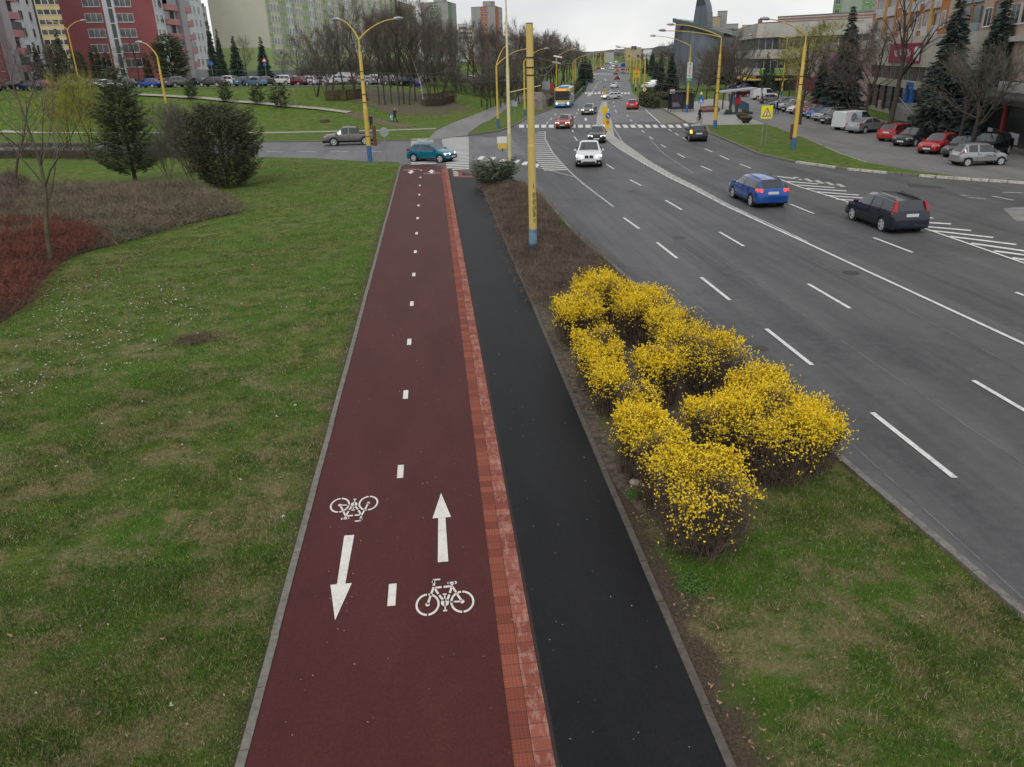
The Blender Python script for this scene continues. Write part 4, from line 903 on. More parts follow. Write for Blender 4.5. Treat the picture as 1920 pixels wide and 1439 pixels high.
# ---------------------------------------------------------------- forsythia
M_STEM=mk('forsythia_stems',(.15,.11,.08),.9,var=.4,scale=4)
M_FLOW=mk('forsythia_flowers',(.90,.70,.012),.6,c2=(.80,.56,.009),scale=6)
def forsythia(cx,cy,rx,ry,h,rot,label,dens=1.0,side=.35,seed=0,bare=.0):
    r=np.random.default_rng(seed+50); root=empty('forsythia_bush',(cx,cy,0),rot)
    area=rx*ry; ns=int((260+420*area)); base=r.normal(size=(ns,2))*np.array([rx,ry])*.38
    # shell target of every stem
    th=r.uniform(0,2*PI,ns); q=np.sqrt(r.uniform(0,1,ns)); sq=lambda v: np.sign(v)*np.abs(v)**.62
    tx=sq(np.cos(th))*q*rx*.93; ty=sq(np.sin(th))*q*ry*.93
    lump=1+.05*np.sin(tx*5+seed)+.05*np.sin(ty*4.3+1.3*seed)
    tz=h*(1-.10*q**6)*lump*r.uniform(.93,1.04,ns)+.10*(r.random(ns)<.08); low=r.random(ns)<side; tz[low]*=r.uniform(.35,.95,low.sum()); tx[low]*=1.06/np.maximum(q[low],.35)*.9; ty[low]*=1.06/np.maximum(q[low],.35)*.9
    segs=[];P=[];D_=[];L_=[];FC=[]
    bx=base[:,0]*.7+tx*.3; by=base[:,1]*.7+ty*.3
    mx_,my_,mz_=bx*.35+tx*.65,by*.35+ty*.65,tz*.55
    for i in range(ns):
        a=(bx[i],by[i],0.0); m_=(mx_[i],my_[i],mz_[i]); e_=(tx[i],ty[i],tz[i]); segs.append((a,m_,.006,.0045)); segs.append((m_,e_,.0045,.002))
    M_=np.stack([mx_,my_,mz_],1); E_=np.stack([tx,ty,tz],1); dd=E_-M_
    # side twigs
    k=r.integers(0,ns,ns*9); u=r.uniform(-.1,1,ns*9)[:,None]; pts=M_[k]+dd[k]*u; dv=r.normal(size=pts.shape)*np.array([1,1,.5])+np.array([0,0,.55])
    LL=r.uniform(.1,.28,len(pts)); V2,F2=spikes(pts,dv,LL,.007)
    V,Fc=seg_mesh(segs,3); 
    o=np_mesh('stems',V,Fc,M_STEM,root); np_mesh('twigs',V2,F2,M_STEM,root)
    # flowers along the outer twigs, thinned by a lumpy density so bare patches remain
    nf=int((9500*area+4600)*dens*(1+h*.25)); k=r.integers(0,ns*9,nf*3); dn=dv/np.linalg.norm(dv,axis=1,keepdims=True); Pf=pts[k]+dn[k]*(LL[k]*r.uniform(0,1,len(k)))[:,None]
    rad=(np.abs(Pf[:,0]/rx)**3.2+np.abs(Pf[:,1]/ry)**3.2)**(1/3.2); hz=Pf[:,2]/h; out=np.maximum(hz,rad*.86)
    dens_=np.clip((hz-.38)*1.9,0.06,1)**1.15*np.clip((out-.62)*4,0,1); n_=vnoise(Pf[:,0]+cx,Pf[:,1]+Pf[:,2]*.7+cy,3.2,seed); 
    keep=(r.random(len(k))<dens_*np.clip(.62+.8*n_-bare,.04,1)); Pf=Pf[keep][:nf]
    # four-petal blooms: two crossed quads each
    sz=.0255*r.uniform(.7,1.35,len(Pf)); A,Fa=leaves(Pf,sz); B,Fb=leaves(Pf+r.normal(size=Pf.shape)*.007,sz*.95)
    np_mesh('flowers',np.concatenate([A,B]),np.concatenate([Fa,Fb+len(A)]),M_FLOW,root)
    return tag(root,label,'shrub','yellow forsythia bushes between footpath and road')
FB=[(4.00,10.35,.80,.86,1.42,0,'yellow forsythia bush, front one with a bare brown patch on its near side',.95,.55,.10),
 (3.72,11.45,.52,.75,1.34,.15,'yellow forsythia bush directly behind the front one along the footpath',1.1,.3,0),
 (3.62,12.75,.52,.72,1.3,.1,'yellow forsythia bush in the footpath row, third from the front',1.15,.3,0),
 (3.95,14.35,.42,.50,1.15,0,'thin low forsythia bush at the narrow middle of the footpath row',.7,.2,.1),
 (3.62,15.6,.42,.6,1.15,0,'small forsythia bush beside the footpath in front of the square one',.9,.2,0),
 (3.62,17.0,.55,.95,1.35,0,'square-topped yellow forsythia bush beside the footpath',1.1,.3,0),
 (4.86,15.9,.55,.62,1.35,0,'round yellow forsythia bush standing apart in the middle',1.15,.35,-.05),
 (3.75,20.3,.72,1.0,1.35,0,'yellow forsythia bush at the far left corner of the planting',1.1,.3,0),
 (4.75,22.0,.85,1.1,1.4,0,'yellow forsythia bush at the far end of the planting',1.1,.2,0),
 (5.55,20.2,.85,1.25,1.4,0,'wide yellow forsythia bush in the far part of the road-side row',1.1,.2,0),
 (5.9,18.0,.72,1.2,1.4,0,'forsythia bush with sparse flowers in the middle of the road-side row',.9,.3,.08),
 (6.25,16.4,.75,1.05,1.35,0,'sparse brown and yellow forsythia bush at the near end of the far group',.75,.3,.15),
 (5.25,13.0,.70,.80,1.3,0,'yellow forsythia bush at the left of the large near clump',1.1,.3,0),
 (6.05,12.5,.95,1.05,1.38,.2,'largest yellow forsythia bush on the road side',1.1,.35,0),
 (6.5,13.9,.75,.8,1.36,0,'yellow forsythia bush on the road side behind the largest one',1.0,.3,.03),
 (6.95,12.7,.55,.75,1.22,0,'yellow forsythia bush nearest the carriageway',1.0,.35,.03)]
for i,f in enumerate(FB): forsythia(f[0],f[1],f[2],f[3],f[4],f[5],f[6],f[7],f[8],seed=i,bare=f[9])
# ---------------------------------------------------------------- grass blades and litter
def blades(name,poly,n,h,w,label,yl=None):
    X,Y=scatter(poly,n)
    keep=RNG.random(len(X))<np.clip(.75+.5*vnoise(X,Y,1.1,4),.2,1); X,Y=X[keep],Y[keep]; m_=len(X)
    D_=RNG.normal(size=(m_,3))*np.array([1,1,.3])*.75+np.array([0,0,1.0]); hh=h*RNG.uniform(.4,1.4,m_)*(1+.5*vnoise(X,Y,2.3,8))
    z=T(poly[0][0],poly[0][1])*0
    V,Fc=spikes(np.stack([X,Y,np.full(m_,z-.005)],1),D_,np.abs(hh),w*RNG.uniform(.7,1.3,m_)); return stuff(np_mesh(name,V,Fc,M_BLADE),label,'grass')
blades('lawn_grass',[(-2.78,5),(-2.78,11),(-8.5,11),(-5.5,5)],230000,.06,.0085,'patchy short grass of the lawn beside the cycle path, nearest part')
blades('lawn_grass',[(-2.78,11),(-2.78,20),(-14,20),(-8.5,11)],210000,.06,.011,'patchy short grass of the lawn beside the cycle path, middle part')
blades('lawn_grass',[(-2.8,20),(-2.8,38),(-14,38),(-15.5,29),(-14,20)],150000,.065,.015,'green lawn grass farther along the cycle path')
blades('lawn_grass',[(-2.8,38),(-2.8,62),(-14,70),(-14,50),(-10.4,44),(-13,39)],70000,.06,.02,'green lawn grass at the far end by the side road')
blades('verge_grass',[(3.75,4.5),(3.4,8.8),(5.2,11.2),(6.6,12.6),(7.75,12.2),(7.88,8),(7.88,4.5)],150000,.06,.0085,'grass of the verge between footpath and road, in front of the forsythia')
blades('verge_grass',[(5.9,30),(6.5,23),(6.78,24),(6.45,29),(6.2,36),(6.1,45),(5.8,50),(4.6,55),(4.3,54),(5.5,48),(5.75,40)],26000,.16,.012,'longer green grass edging the road beside the brown creeping shrubs')
blades('verge_grass',[(3.3,4.5),(3.2,24),(3.5,24),(4.0,10),(4.2,4.5)],26000,.06,.007,'sparse grass tufts on the soil beside the footpath kerb')
def litter(name,poly,n,size,mat,label,cat):
    X,Y=scatter(poly,n); s_=size*RNG.uniform(.5,1.4,n); P_=np.repeat(np.stack([X,Y,np.full(n,.04)],1),3,0)+RNG.normal(size=(3*n,3))*np.array([1,1,.3])*size*.12
    V,Fc=spikes(P_,RNG.normal(size=(3*n,3))*np.array([1,1,.35]),np.repeat(s_,3)*.8,np.repeat(s_,3)*.6); return stuff(np_mesh(name,V,Fc,mat),label,cat)
M_LEAF=mk('dry_leaves',(.34,.22,.14),.8,c2=(.20,.12,.075),scale=3)
litter('fallen_leaves',[(3.1,5),(3.1,56),(3.75,56),(3.9,12),(3.6,5)],1100,.05,M_LEAF,'dry brown leaves lying along the footpath kerb','leaves')
litter('fallen_leaves',[(3.75,4.5),(3.4,8.8),(6.6,12.6),(7.75,12.2),(7.88,4.5)],140,.04,M_LEAF,'dry leaves scattered on the verge in front of the forsythia','leaves')
litter('fallen_leaves',[(-2.85,5.5),(-2.85,16),(-9,16),(-6,5.5)],110,.045,M_LEAF,'dry leaves scattered on the lawn near the bridge','leaves')
litter('fallen_leaves',gp((60,560),(110,505),(210,475),(340,435),(460,403),(300,470),(180,540),(100,600)),500,.07,M_LEAF,'dry leaves along the edge of the shrub beds','leaves')
M_PETAL=mk('white_petals',(.6,.58,.52),.7,var=.2)
litter('white_litter',gp((0,640),(110,520),(260,520),(420,560),(380,640),(150,720),(0,760)),420,.05,M_PETAL,'white petals and scraps scattered on the grass by the young tree','petals')
litter('white_litter',[(-2.9,6),(-2.9,38),(-12,38),(-7,6)],110,.045,M_PETAL,'small white scraps scattered over the lawn','scraps')
bm_v=[]; 
def rock(x,y,s,label):
    rr=random.Random(4); import bmesh
    bm=bmesh.new(); bmesh.ops.create_icosphere(bm,subdivisions=2,radius=1)
    for v in bm.verts: v.co=Vector((v.co.x*s*1.5,v.co.y*s*.8,v.co.z*s*.6))*(1+rr.uniform(-.16,.16))
    me=bpy.data.meshes.new('stone'); bm.to_mesh(me); bm.free(); me.materials.append(mk('pale_stone',(.42,.37,.32),.9,var=.35,scale=9)); o=inst('stone',me,None,(x,y,s*.3),(0,0,-.7)); return tag(o,label,'stone')
g=G(1196,910); rock(g[0],g[1],.12,'pale stone lying on the soil beside the footpath kerb')
litter('path_grit',[(-2.55,4),(-2.55,30),(2.8,30),(2.8,4)],260,.016,mk('pale_grit',(.5,.47,.42),.8,var=.2),'tiny pale specks of grit and petals on both paths','grit') 
scene.objects['path_grit'].location.z=-.012
# hollow in the lawn
g=G(365,638); b=MB(); n=20
for k,(r_,z_) in enumerate(((.42,.012),(.33,.05),(.2,.02),(.0,-.08))):
    for i in range(n):
        a=2*PI*i/n; q=1+.15*math.sin(3*a+k); b.v.append((g[0]+math.cos(a)*r_*q,g[1]+math.sin(a)*r_*q*.9,z_+.02))
for k in range(3):
    for i in range(n): b.f.append((k*n+i,k*n+(i+1)%n,(k+1)*n+(i+1)%n,(k+1)*n+i)); b.m.append(0)
struct(b.build('bare_hollow',M_SOIL,smooth=60))
X_=RNG.normal(size=(2600,2))*np.array([.32,.24])+np.array(g); V,Fc=spikes(np.concatenate([X_,np.full((2600,1),.03)],1),RNG.normal(size=(2600,3))*np.array([1,1,.3])+np.array([0,0,.6]),.13,.012)
stuff(np_mesh('dead_grass_tuft',V,Fc,mk('dead_grass',(.20,.16,.09),.9,c2=(.07,.055,.035),scale=7)),'brown dead grass round the small hollow in the lawn','grass')
for i,(px,py,s) in enumerate([(1300,1100,.35),(900,925,.01),(1190,930,.2),(1030,465,.3)]):
    if s<.05: continue
    g=G(px,py); X_=RNG.normal(size=(int(2500*s),2))*s*.35+np.array(g); V,Fc=leaves(np.concatenate([X_,RNG.uniform(.02,.08,(len(X_),1))],1),.03,.5); stuff(np_mesh('clover_patch',V,Fc,mk('bright_weed',(.07,.15,.02),.8,c2=(.05,.11,.015))),'bright green weed patch '+['on the verge below the front forsythia','','beside the pale stone','by the foot of the thick yellow pole'][i],'weeds')
# ================================================================ vehicles (x forward from the rear bumper, y left, z up)
def prof(st,wheels,wr,n_arch=6):
    """insert wheel-arch stations; st rows: [x,zb,zr,w,wr,flag,z0]"""
    xs_=[s[0] for s in st]; out=list(st)
    def at(x):
        i=max(0,min(len(st)-2,[k for k in range(len(st)) if st[k][0]<=x+1e-9][-1])); a,c=st[i],st[i+1]; t=(x-a[0])/(c[0]-a[0]) if c[0]>a[0] else 0
        return [x]+[a[k]+(c[k]-a[k])*t for k in (1,2,3,4)]+[a[5]]+[a[6]+(c[6]-a[6])*t]
    for xw in wheels:
        R=wr+.06
        for k in range(n_arch+1):
            x=xw-R*math.cos(PI*k/n_arch)
            if st[0][0]+.02<x<st[-1][0]-.02 and min(abs(x-q[0]) for q in out)>.015: out.append(at(x))
    out.sort(key=lambda s:s[0])
    for s in out:
        for xw in wheels:
            R=wr+.06; d=abs(s[0]-xw)
            if d<R: s[6]=max(s[6],wr+math.sqrt(R*R-d*d)-.02)
    return out
def ring(s):
    x,zb,zr,w,wr,fl,z0=s; zm=max(z0+.04,.45*(zb-.25)+.25); zl=max(z0+.02,min(z0+.10,zb-.3))
    pts=[(0,z0 if z0<.4 else .30),(w-.16,z0 if z0<.4 else .30),(w-.03,z0),(w-.005,zl),(w,zm),(w-.005,zb-.14),(w-.05,zb),(wr,zr-.09 if zr-zb>.15 else zb+(zr-zb)*.45),(wr-.13,zr-.012),(0,zr+.012)]
    return [(x,y,z) for y,z in pts]
def loft(st):
    """split the hull into painted, trim and glass faces"""
    rings=[ring(s) for s in st]; n=10; V=[];Fp=[];Fm=[]; G_={'windscreen':[],'rear_window':[],'side_window':[]}
    for r in rings:
        for p in r: V.append(p)
        for p in r: V.append((p[0],-p[1],p[2]))
    def idx(i,k,s): return i*2*n+k+(n if s<0 else 0)
    for i in range(len(rings)-1):
        fl=st[i][5]
        for k in range(n-1):
            for s in (1,-1):
                f=[idx(i,k,s),idx(i,k+1,s),idx(i+1,k+1,s),idx(i+1,k,s)]
                if s>0: f=f[::-1]
                if k==8 and fl in ('w','r'): G_['windscreen' if fl=='w' else 'rear_window'].append(f)
                elif k==6 and fl in ('g','w','r'): G_['side_window'].append((f,s,i))
                else: Fp.append(f); Fm.append(1 if k in (0,1) or (k==2) else 0)
    for i,rev in ((0,False),(len(rings)-1,True)):
        f=[idx(i,k,1) for k in range(n)]+[idx(i,k,-1) for k in range(n-1,-1,-1)]
        f=[q for j,q in enumerate(f) if j==0 or V[q]!=V[f[j-1]]]
        if not rev: f=f[::-1]
        Fp.append(f); Fm.append(0)
    return V,Fp,Fm,G_
def sub(V,faces,out=.0):
    ids=sorted({i for f in faces for i in f}); mp_={a:b for b,a in enumerate(ids)}
    return [V[i] for i in ids],[[mp_[i] for i in f] for f in faces]
def tmesh(name,V,Fc,mats,fm=None,smooth=None):
    o=mesh_obj(name,V,Fc,mats,fm=fm,smooth=smooth); me=o.data; bpy.data.objects.remove(o)
    import bmesh
    bm=bmesh.new(); bm.from_mesh(me); bmesh.ops.remove_doubles(bm,verts=bm.verts,dist=.0008); bmesh.ops.recalc_face_normals(bm,faces=bm.faces) if len(V)>60 else None
    bm.to_mesh(me); bm.free()
    if smooth is not None: me.set_sharp_from_angle(angle=math.radians(smooth))
    return me
PAINT=mk('paint_slot',(.5,.5,.5),.3)
M_TYRE=mk('tyre_rubber',(.02,.02,.02),.85,var=.2)
M_RIM=mk('alloy_rim',(.55,.56,.57),.4,.3,var=.1)
M_TAIL=mk('red_tail_lens',(.35,.01,.01),.25,var=0); M_TAILON=mk('lit_tail_lamp',(.5,.02,.01),.3,var=0,emit=(1,.06,.03),es=1.6)
M_HEAD=mk('headlamp_glass',(.45,.47,.48),.12,var=0,spec=.9); M_HEADON=mk('lit_headlamp',(.9,.85,.7),.2,var=0,emit=(1,.93,.75),es=3.2)
M_AMBER=mk('lit_indicator',(.8,.3,.02),.3,var=0,emit=(1,.42,.05),es=4)
M_PLATE=mk('number_plate',(.62,.63,.62),.6,var=.1,scale=40)
M_UNDER=mk('wheel_well',(.01,.01,.01),.95,var=0)
def wheel_meshes(r,w):
    b=MB(); n=18; seq=[(r*.62,-w/2+.02),(r*.93,-w/2),(r,-w/2+.03),(r,w/2-.03),(r*.93,w/2),(r*.62,w/2-.02)]
    for q in seq:
        for k in range(n): b.v.append((q[0]*math.cos(2*PI*k/n),q[1],q[0]*math.sin(2*PI*k/n)))
    for i in range(len(seq)-1):
        for k in range(n): b.f.append((i*n+k,i*n+(k+1)%n,(i+1)*n+(k+1)%n,(i+1)*n+k)); b.m.append(0)
    ty=b.build('tyre',M_TYRE,smooth=40); tm=ty.data; bpy.data.objects.remove(ty)
    b=MB(); y=w/2-.012
    for k in range(n):
        a0,a1=2*PI*k/n,2*PI*(k+1)/n
        for ra,rb,yo,yi in ((r*.72,r*.60,y+.012,y+.012),):
            b.poly([(ra*math.cos(a0),yo,ra*math.sin(a0)),(ra*math.cos(a1),yo,ra*math.sin(a1)),(rb*math.cos(a1),yi,rb*math.sin(a1)),(rb*math.cos(a0),yi,rb*math.sin(a0))],0)
    for k in range(5):
        a=2*PI*k/5; M=Matrix.Rotation(-a,4,'Y'); b.box(0,r*.62,y-.02,y+.008,-.05,.05,0,M)
    b.disc((0,y-.012,0),r*.15,10,0,'y',.05); b.disc((0,y-.05,0),r*.62,n,1,'y',.01); b.disc((0,-w/2+.06,0),r*.62,n,1,'y',.01)
    o=b.build('rim',[M_RIM,M_UNDER]); rm=o.data; bpy.data.objects.remove(o); return tm,rm
# kind: L, W, wheel radius, wheel x (rear, front), stations
def mirror_x(rows,L): return rows
KINDS={}
def make_kind(kind,W,wr,wx,rows,track=.0,head=(.0,.66,.5),tail=(.0,.8,.3,.3),grille=(.6,.55,.16),plate_z=(.75,.45),rails=False,extra=None,headw=.34,headh=.15,tailmode='side'):
    rows=[list(r) for r in rows]; L=rows[-1][0]; st=prof(rows,wx,wr); V,Fp,Fm,G_=loft(st)
    me_body=tmesh('body',V,Fp,[PAINT,M_BLACKP],Fm,32)
    parts=[('body',me_body,None,(0,0,0),None)]
    for nm in ('windscreen','rear_window'):
        if G_[nm]:
            v,f=sub(V,G_[nm]); parts.append((nm,tmesh(nm,v,f,[M_GLASS],smooth=60),None,(0,0,0),None))
    for s in (1,-1):
        grp=[]; last=None
        for f,ss,i in G_['side_window']:
            if ss!=s: continue
            if last is not None and i!=last+1: 
                v,ff=sub(V,grp); parts.append(('side_window',tmesh('side_window',v,ff,[M_GLASS],smooth=60),None,(0,0,0),None)); grp=[]
            grp.append(f); last=i
        if grp: v,ff=sub(V,grp); parts.append(('side_window',tmesh('side_window',v,ff,[M_GLASS],smooth=60),None,(0,0,0),None))
    tm,rm=wheel_meshes(wr,.2)
    for xw in wx:
        for s in (1,-1): parts.append(('wheel',tm,None,(xw,s*(W/2-.115),wr),(rm,s)))
    b=MB() # wheel wells
    for xw in wx:
        for s in (1,-1):
            M=Matrix.Translation((xw,s*(W/2-.17),wr)); b.tube([tuple(M@Vector((0,-.14,0))),tuple(M@Vector((0,.13,0)))],wr+.045,16)
    parts.append(('wheel_wells',tmesh('wheel_wells',b.v,b.f,[M_UNDER]),None,(0,0,0),None))
    hw=W/2
    def lamp(nm,x0,x1,y0,y1,z0,z1,mat,skew=0):
        # wedge lamp hugging the corner: the outer edge sweeps back
        o=[]
        for s in (1,-1):
            v=[(x1,s*y0,z0),(x1-skew,s*y1,z0+.02),(x1-skew,s*y1,z1),(x1-.02,s*y0,z1-.02),(x0,s*y0,z0),(x0-skew*.7,s*y1,z0),(x0-skew*.7,s*y1,z1),(x0,s*y0,z1)]
            f=[(0,1,2,3),(4,7,6,5),(0,4,5,1),(1,5,6,2),(2,6,7,3),(3,7,4,0)]
            parts.append((nm,tmesh(nm,v,f,[mat],smooth=30),None,(0,0,0),None))
    zc=head[1]; lamp('headlight',L-.42,L-.035,hw-.12-headw,hw-.055,zc-headh/2,zc+headh/2,M_HEAD,.24)
    ty=tail
    if tailmode=='high':   # tall lamps beside the rear window
        for s in (1,-1):
            v=[(.2,s*(hw-.22),ty[1]-.14),(.2,s*(hw-.03),ty[1]-.14),(.42,s*(hw-.22),ty[1]+.37),(.42,s*(hw-.34),ty[1]+.37),(.05,s*(hw-.22),ty[1]-.14),(.10,s*(hw-.045),ty[1]-.14),(.27,s*(hw-.19),ty[1]+.37),(.24,s*(hw-.31),ty[1]+.37)]
            parts.append(('taillight',tmesh('taillight',v,[(0,1,2,3),(4,7,6,5),(0,4,5,1),(1,5,6,2),(2,6,7,3),(3,7,4,0)],[M_TAIL],smooth=30),None,(0,0,0),None))
    else:
        for s in (1,-1):
            z0,z1=ty[1]-ty[2]/2,ty[1]+ty[2]/2; wv=ty[3]
            v=[(.02,s*(hw-.08-wv),z0),(.09,s*(hw-.06),z0),(.09,s*(hw-.07),z1),(.04,s*(hw-.08-wv),z1),(.3,s*(hw-.08-wv),z0),(.30,s*(hw-.035),z0),(.30,s*(hw-.045),z1),(.3,s*(hw-.08-wv),z1)]
            parts.append(('taillight',tmesh('taillight',v,[(0,3,2,1),(4,5,6,7),(0,1,5,4),(1,2,6,5),(2,3,7,6),(3,0,4,7)],[M_TAIL],smooth=30),None,(0,0,0),None))
    b=MB(); b.box(L-.2,L+.012,-grille[0]/2,grille[0]/2,grille[1]-grille[2]/2,grille[1]+grille[2]/2); b.box(L-.2,L+.006,-hw+.28,hw-.28,.27,.38); parts.append(('grille',tmesh('grille',b.v,b.f,[M_BLACKP]),None,(0,0,0),None))
    b=MB(); b.box(-.014,.05,-.27,.27,plate_z[0]-.06,plate_z[0]+.06); parts.append(('number_plate',tmesh('number_plate',b.v,b.f,[M_PLATE]),None,(0,0,0),None))
    b=MB(); b.box(L-.02,L+.03,-.27,.27,plate_z[1]-.06,plate_z[1]+.06); parts.append(('number_plate',tmesh('number_plate',b.v,b.f,[M_PLATE]),None,(0,0,0),None))
    xm=[s[0] for s in st if s[5]=='w'][-1]-.12; zbm=[s[1] for s in st if s[5]=='w'][-1]
    for s in (1,-1):
        b=MB(); b.box(xm-.1,xm+.08,min(s*(hw-.04),s*(hw+.13)),max(s*(hw-.04),s*(hw+.13)),zbm+.0,zbm+.11); me=tmesh('mirror',b.v,b.f,[PAINT]); parts.append(('mirror',me,None,(0,0,0),None))
    b=MB() # door seams and handles
    gl=[i for i,s in enumerate(st) if s[5]=='p']
    for i in gl:
        x=st[i][0]+.02; w_=st[i][3]
        for s in (1,-1): b.box(x-.006,x+.006,min(s*(w_-.03),s*(w_+.004)),max(s*(w_-.03),s*(w_+.004)),.34,st[i][1]-.03)
        for s in (1,-1): b.box(x+.08,x+.24,min(s*(w_-.02),s*(w_+.02)),max(s*(w_-.02),s*(w_+.02)),st[i][1]-.17,st[i][1]-.135)
    if b.v: parts.append(('door_trim',tmesh('door_trim',b.v,b.f,[M_BLACKP]),None,(0,0,0),None))
    if rails:
        b=MB(); zs=[s for s in st if s[2]-s[1]>.3]; 
        for s in (1,-1): b.tube([(zs[1][0]+.1,s*(zs[1][4]-.11),zs[1][2]+.03),(zs[-2][0],s*(zs[-2][4]-.11),zs[-2][2]+.04)],.016,5)
        parts.append(('roof_rails',tmesh('roof_rails',b.v,b.f,[M_BLACKP]),None,(0,0,0),None))
    if extra: parts+=extra(L,hw)
    KINDS[kind]=(parts,L,W)
z0=.24
def R_(x,zb,zr,w,wr,f,z=None): return (x,zb,zr,w,wr,f,z0 if z is None else z)
make_kind('hatch',1.70,.31,(.72,3.18),[R_(0,.60,.62,.70,.60,'b',.32),R_(.07,.86,.88,.79,.64,'b'),R_(.20,.95,.99,.82,.66,'r'),R_(.62,.97,1.40,.84,.60,'b'),R_(.72,.97,1.42,.845,.60,'g'),R_(1.32,.95,1.45,.85,.61,'p'),R_(1.40,.95,1.45,.85,.61,'g'),R_(2.15,.93,1.43,.85,.60,'w'),R_(2.90,.91,.97,.84,.70,'b'),R_(3.55,.80,.86,.82,.68,'b'),R_(3.85,.66,.72,.76,.62,'b'),R_(3.97,.52,.56,.66,.55,'b',.3)],head=(0,.66),tail=(0,.90,.26,.12))
make_kind('small_hatch',1.50,.27,(.58,2.92),[R_(0,.55,.58,.62,.52,'b',.3),R_(.05,.80,.82,.70,.58,'b'),R_(.12,.90,.93,.73,.58,'r'),R_(.45,.93,1.40,.74,.53,'b'),R_(.55,.93,1.43,.745,.53,'g'),R_(1.18,.92,1.48,.75,.54,'p'),R_(1.28,.92,1.48,.75,.54,'g'),R_(2.0,.90,1.44,.75,.53,'w'),R_(2.72,.88,.93,.74,.62,'b'),R_(3.22,.74,.80,.71,.58,'b'),R_(3.42,.60,.66,.66,.54,'b'),R_(3.5,.48,.52,.58,.48,'b',.28)],head=(0,.62),tail=(0,.80,.2,.12),headw=.2)
make_kind('wagon',1.80,.33,(.85,3.60),[R_(0,.62,.64,.74,.62,'b',.32),R_(.06,.90,.92,.84,.68,'b'),R_(.14,1.0,1.03,.87,.70,'r'),R_(.50,1.01,1.42,.88,.64,'g'),R_(1.18,1.0,1.46,.895,.65,'p'),R_(1.26,1.0,1.465,.895,.65,'g'),R_(2.02,.98,1.47,.90,.65,'p'),R_(2.12,.98,1.47,.90,.65,'g'),R_(2.75,.96,1.44,.90,.64,'w'),R_(3.52,.93,.99,.89,.74,'b'),R_(4.15,.82,.88,.87,.72,'b'),R_(4.45,.68,.74,.81,.66,'b'),R_(4.6,.54,.58,.70,.58,'b',.3)],head=(0,.68),tail=(0,.93,.16,.26),rails=True,plate_z=(.80,.45))
make_kind('focus_wagon',1.80,.33,(.85,3.50),[R_(0,.62,.64,.74,.62,'b',.32),R_(.06,.92,.94,.84,.68,'b'),R_(.12,1.0,1.03,.87,.70,'r'),R_(.36,1.01,1.44,.88,.66,'g'),R_(1.16,1.0,1.49,.895,.66,'p'),R_(1.24,1.0,1.49,.895,.66,'g'),R_(2.0,.98,1.50,.90,.66,'p'),R_(2.10,.98,1.50,.90,.66,'g'),R_(2.70,.96,1.46,.90,.64,'w'),R_(3.42,.93,.99,.89,.74,'b'),R_(4.0,.82,.88,.87,.72,'b'),R_(4.34,.68,.74,.81,.66,'b'),R_(4.48,.54,.58,.70,.58,'b',.3)],head=(0,.68),tail=(0,1.02),rails=True,plate_z=(.84,.45),tailmode='high')
make_kind('sedan',1.78,.32,(.95,3.65),[R_(0,.58,.60,.70,.60,'b',.32),R_(.06,.90,.93,.80,.68,'b'),R_(.15,.98,1.02,.84,.70,'b'),R_(.72,.98,1.03,.87,.72,'r'),R_(1.35,.97,1.36,.88,.62,'g'),R_(2.0,.95,1.43,.89,.62,'p'),R_(2.08,.95,1.43,.89,.62,'g'),R_(2.70,.93,1.40,.89,.62,'w'),R_(3.48,.90,.95,.88,.74,'b'),R_(4.15,.80,.86,.86,.72,'b'),R_(4.42,.66,.72,.80,.66,'b'),R_(4.55,.52,.56,.70,.58,'b',.3)],head=(0,.66),tail=(0,.86,.16,.26))
make_kind('suv',1.88,.36,(.88,3.60),[R_(0,.68,.70,.76,.64,'b',.38),R_(.06,1.0,1.03,.88,.72,'b',.32),R_(.16,1.12,1.15,.91,.74,'r',.32),R_(.58,1.13,1.58,.92,.68,'g',.32),R_(1.20,1.12,1.62,.935,.68,'p',.32),R_(1.28,1.12,1.62,.935,.68,'g',.32),R_(2.05,1.09,1.63,.94,.69,'p',.32),R_(2.14,1.09,1.63,.94,.69,'g',.32),R_(2.70,1.07,1.60,.94,.68,'w',.32),R_(3.42,1.04,1.11,.93,.80,'b',.32),R_(4.1,.96,1.03,.91,.78,'b',.32),R_(4.38,.80,.88,.86,.72,'b',.32),R_(4.5,.62,.68,.76,.64,'b',.36)],head=(0,.82),tail=(0,1.02,.2,.28),grille=(.7,.74,.22),plate_z=(.86,.5),rails=True,headh=.17)
make_kind('coupe_suv',1.99,.38,(.98,3.92),[R_(0,.70,.72,.80,.66,'b',.36),R_(.07,1.02,1.05,.92,.74,'b',.3),R_(.20,1.17,1.21,.96,.76,'r',.3),R_(1.15,1.17,1.58,.98,.70,'g',.3),R_(1.72,1.15,1.66,.99,.70,'p',.3),R_(1.82,1.15,1.66,.99,.70,'g',.3),R_(2.6,1.12,1.62,.995,.70,'w',.3),R_(3.55,1.07,1.14,.985,.86,'b',.3),R_(4.3,1.0,1.08,.965,.82,'b',.3),R_(4.74,.82,.90,.90,.76,'b',.3),R_(4.9,.60,.66,.80,.66,'b',.3)],head=(0,.82),tail=(0,1.0,.18,.34),grille=(.9,.42,.10),plate_z=(.78,.52),headw=.36)
def van_extra(L,hw): return []
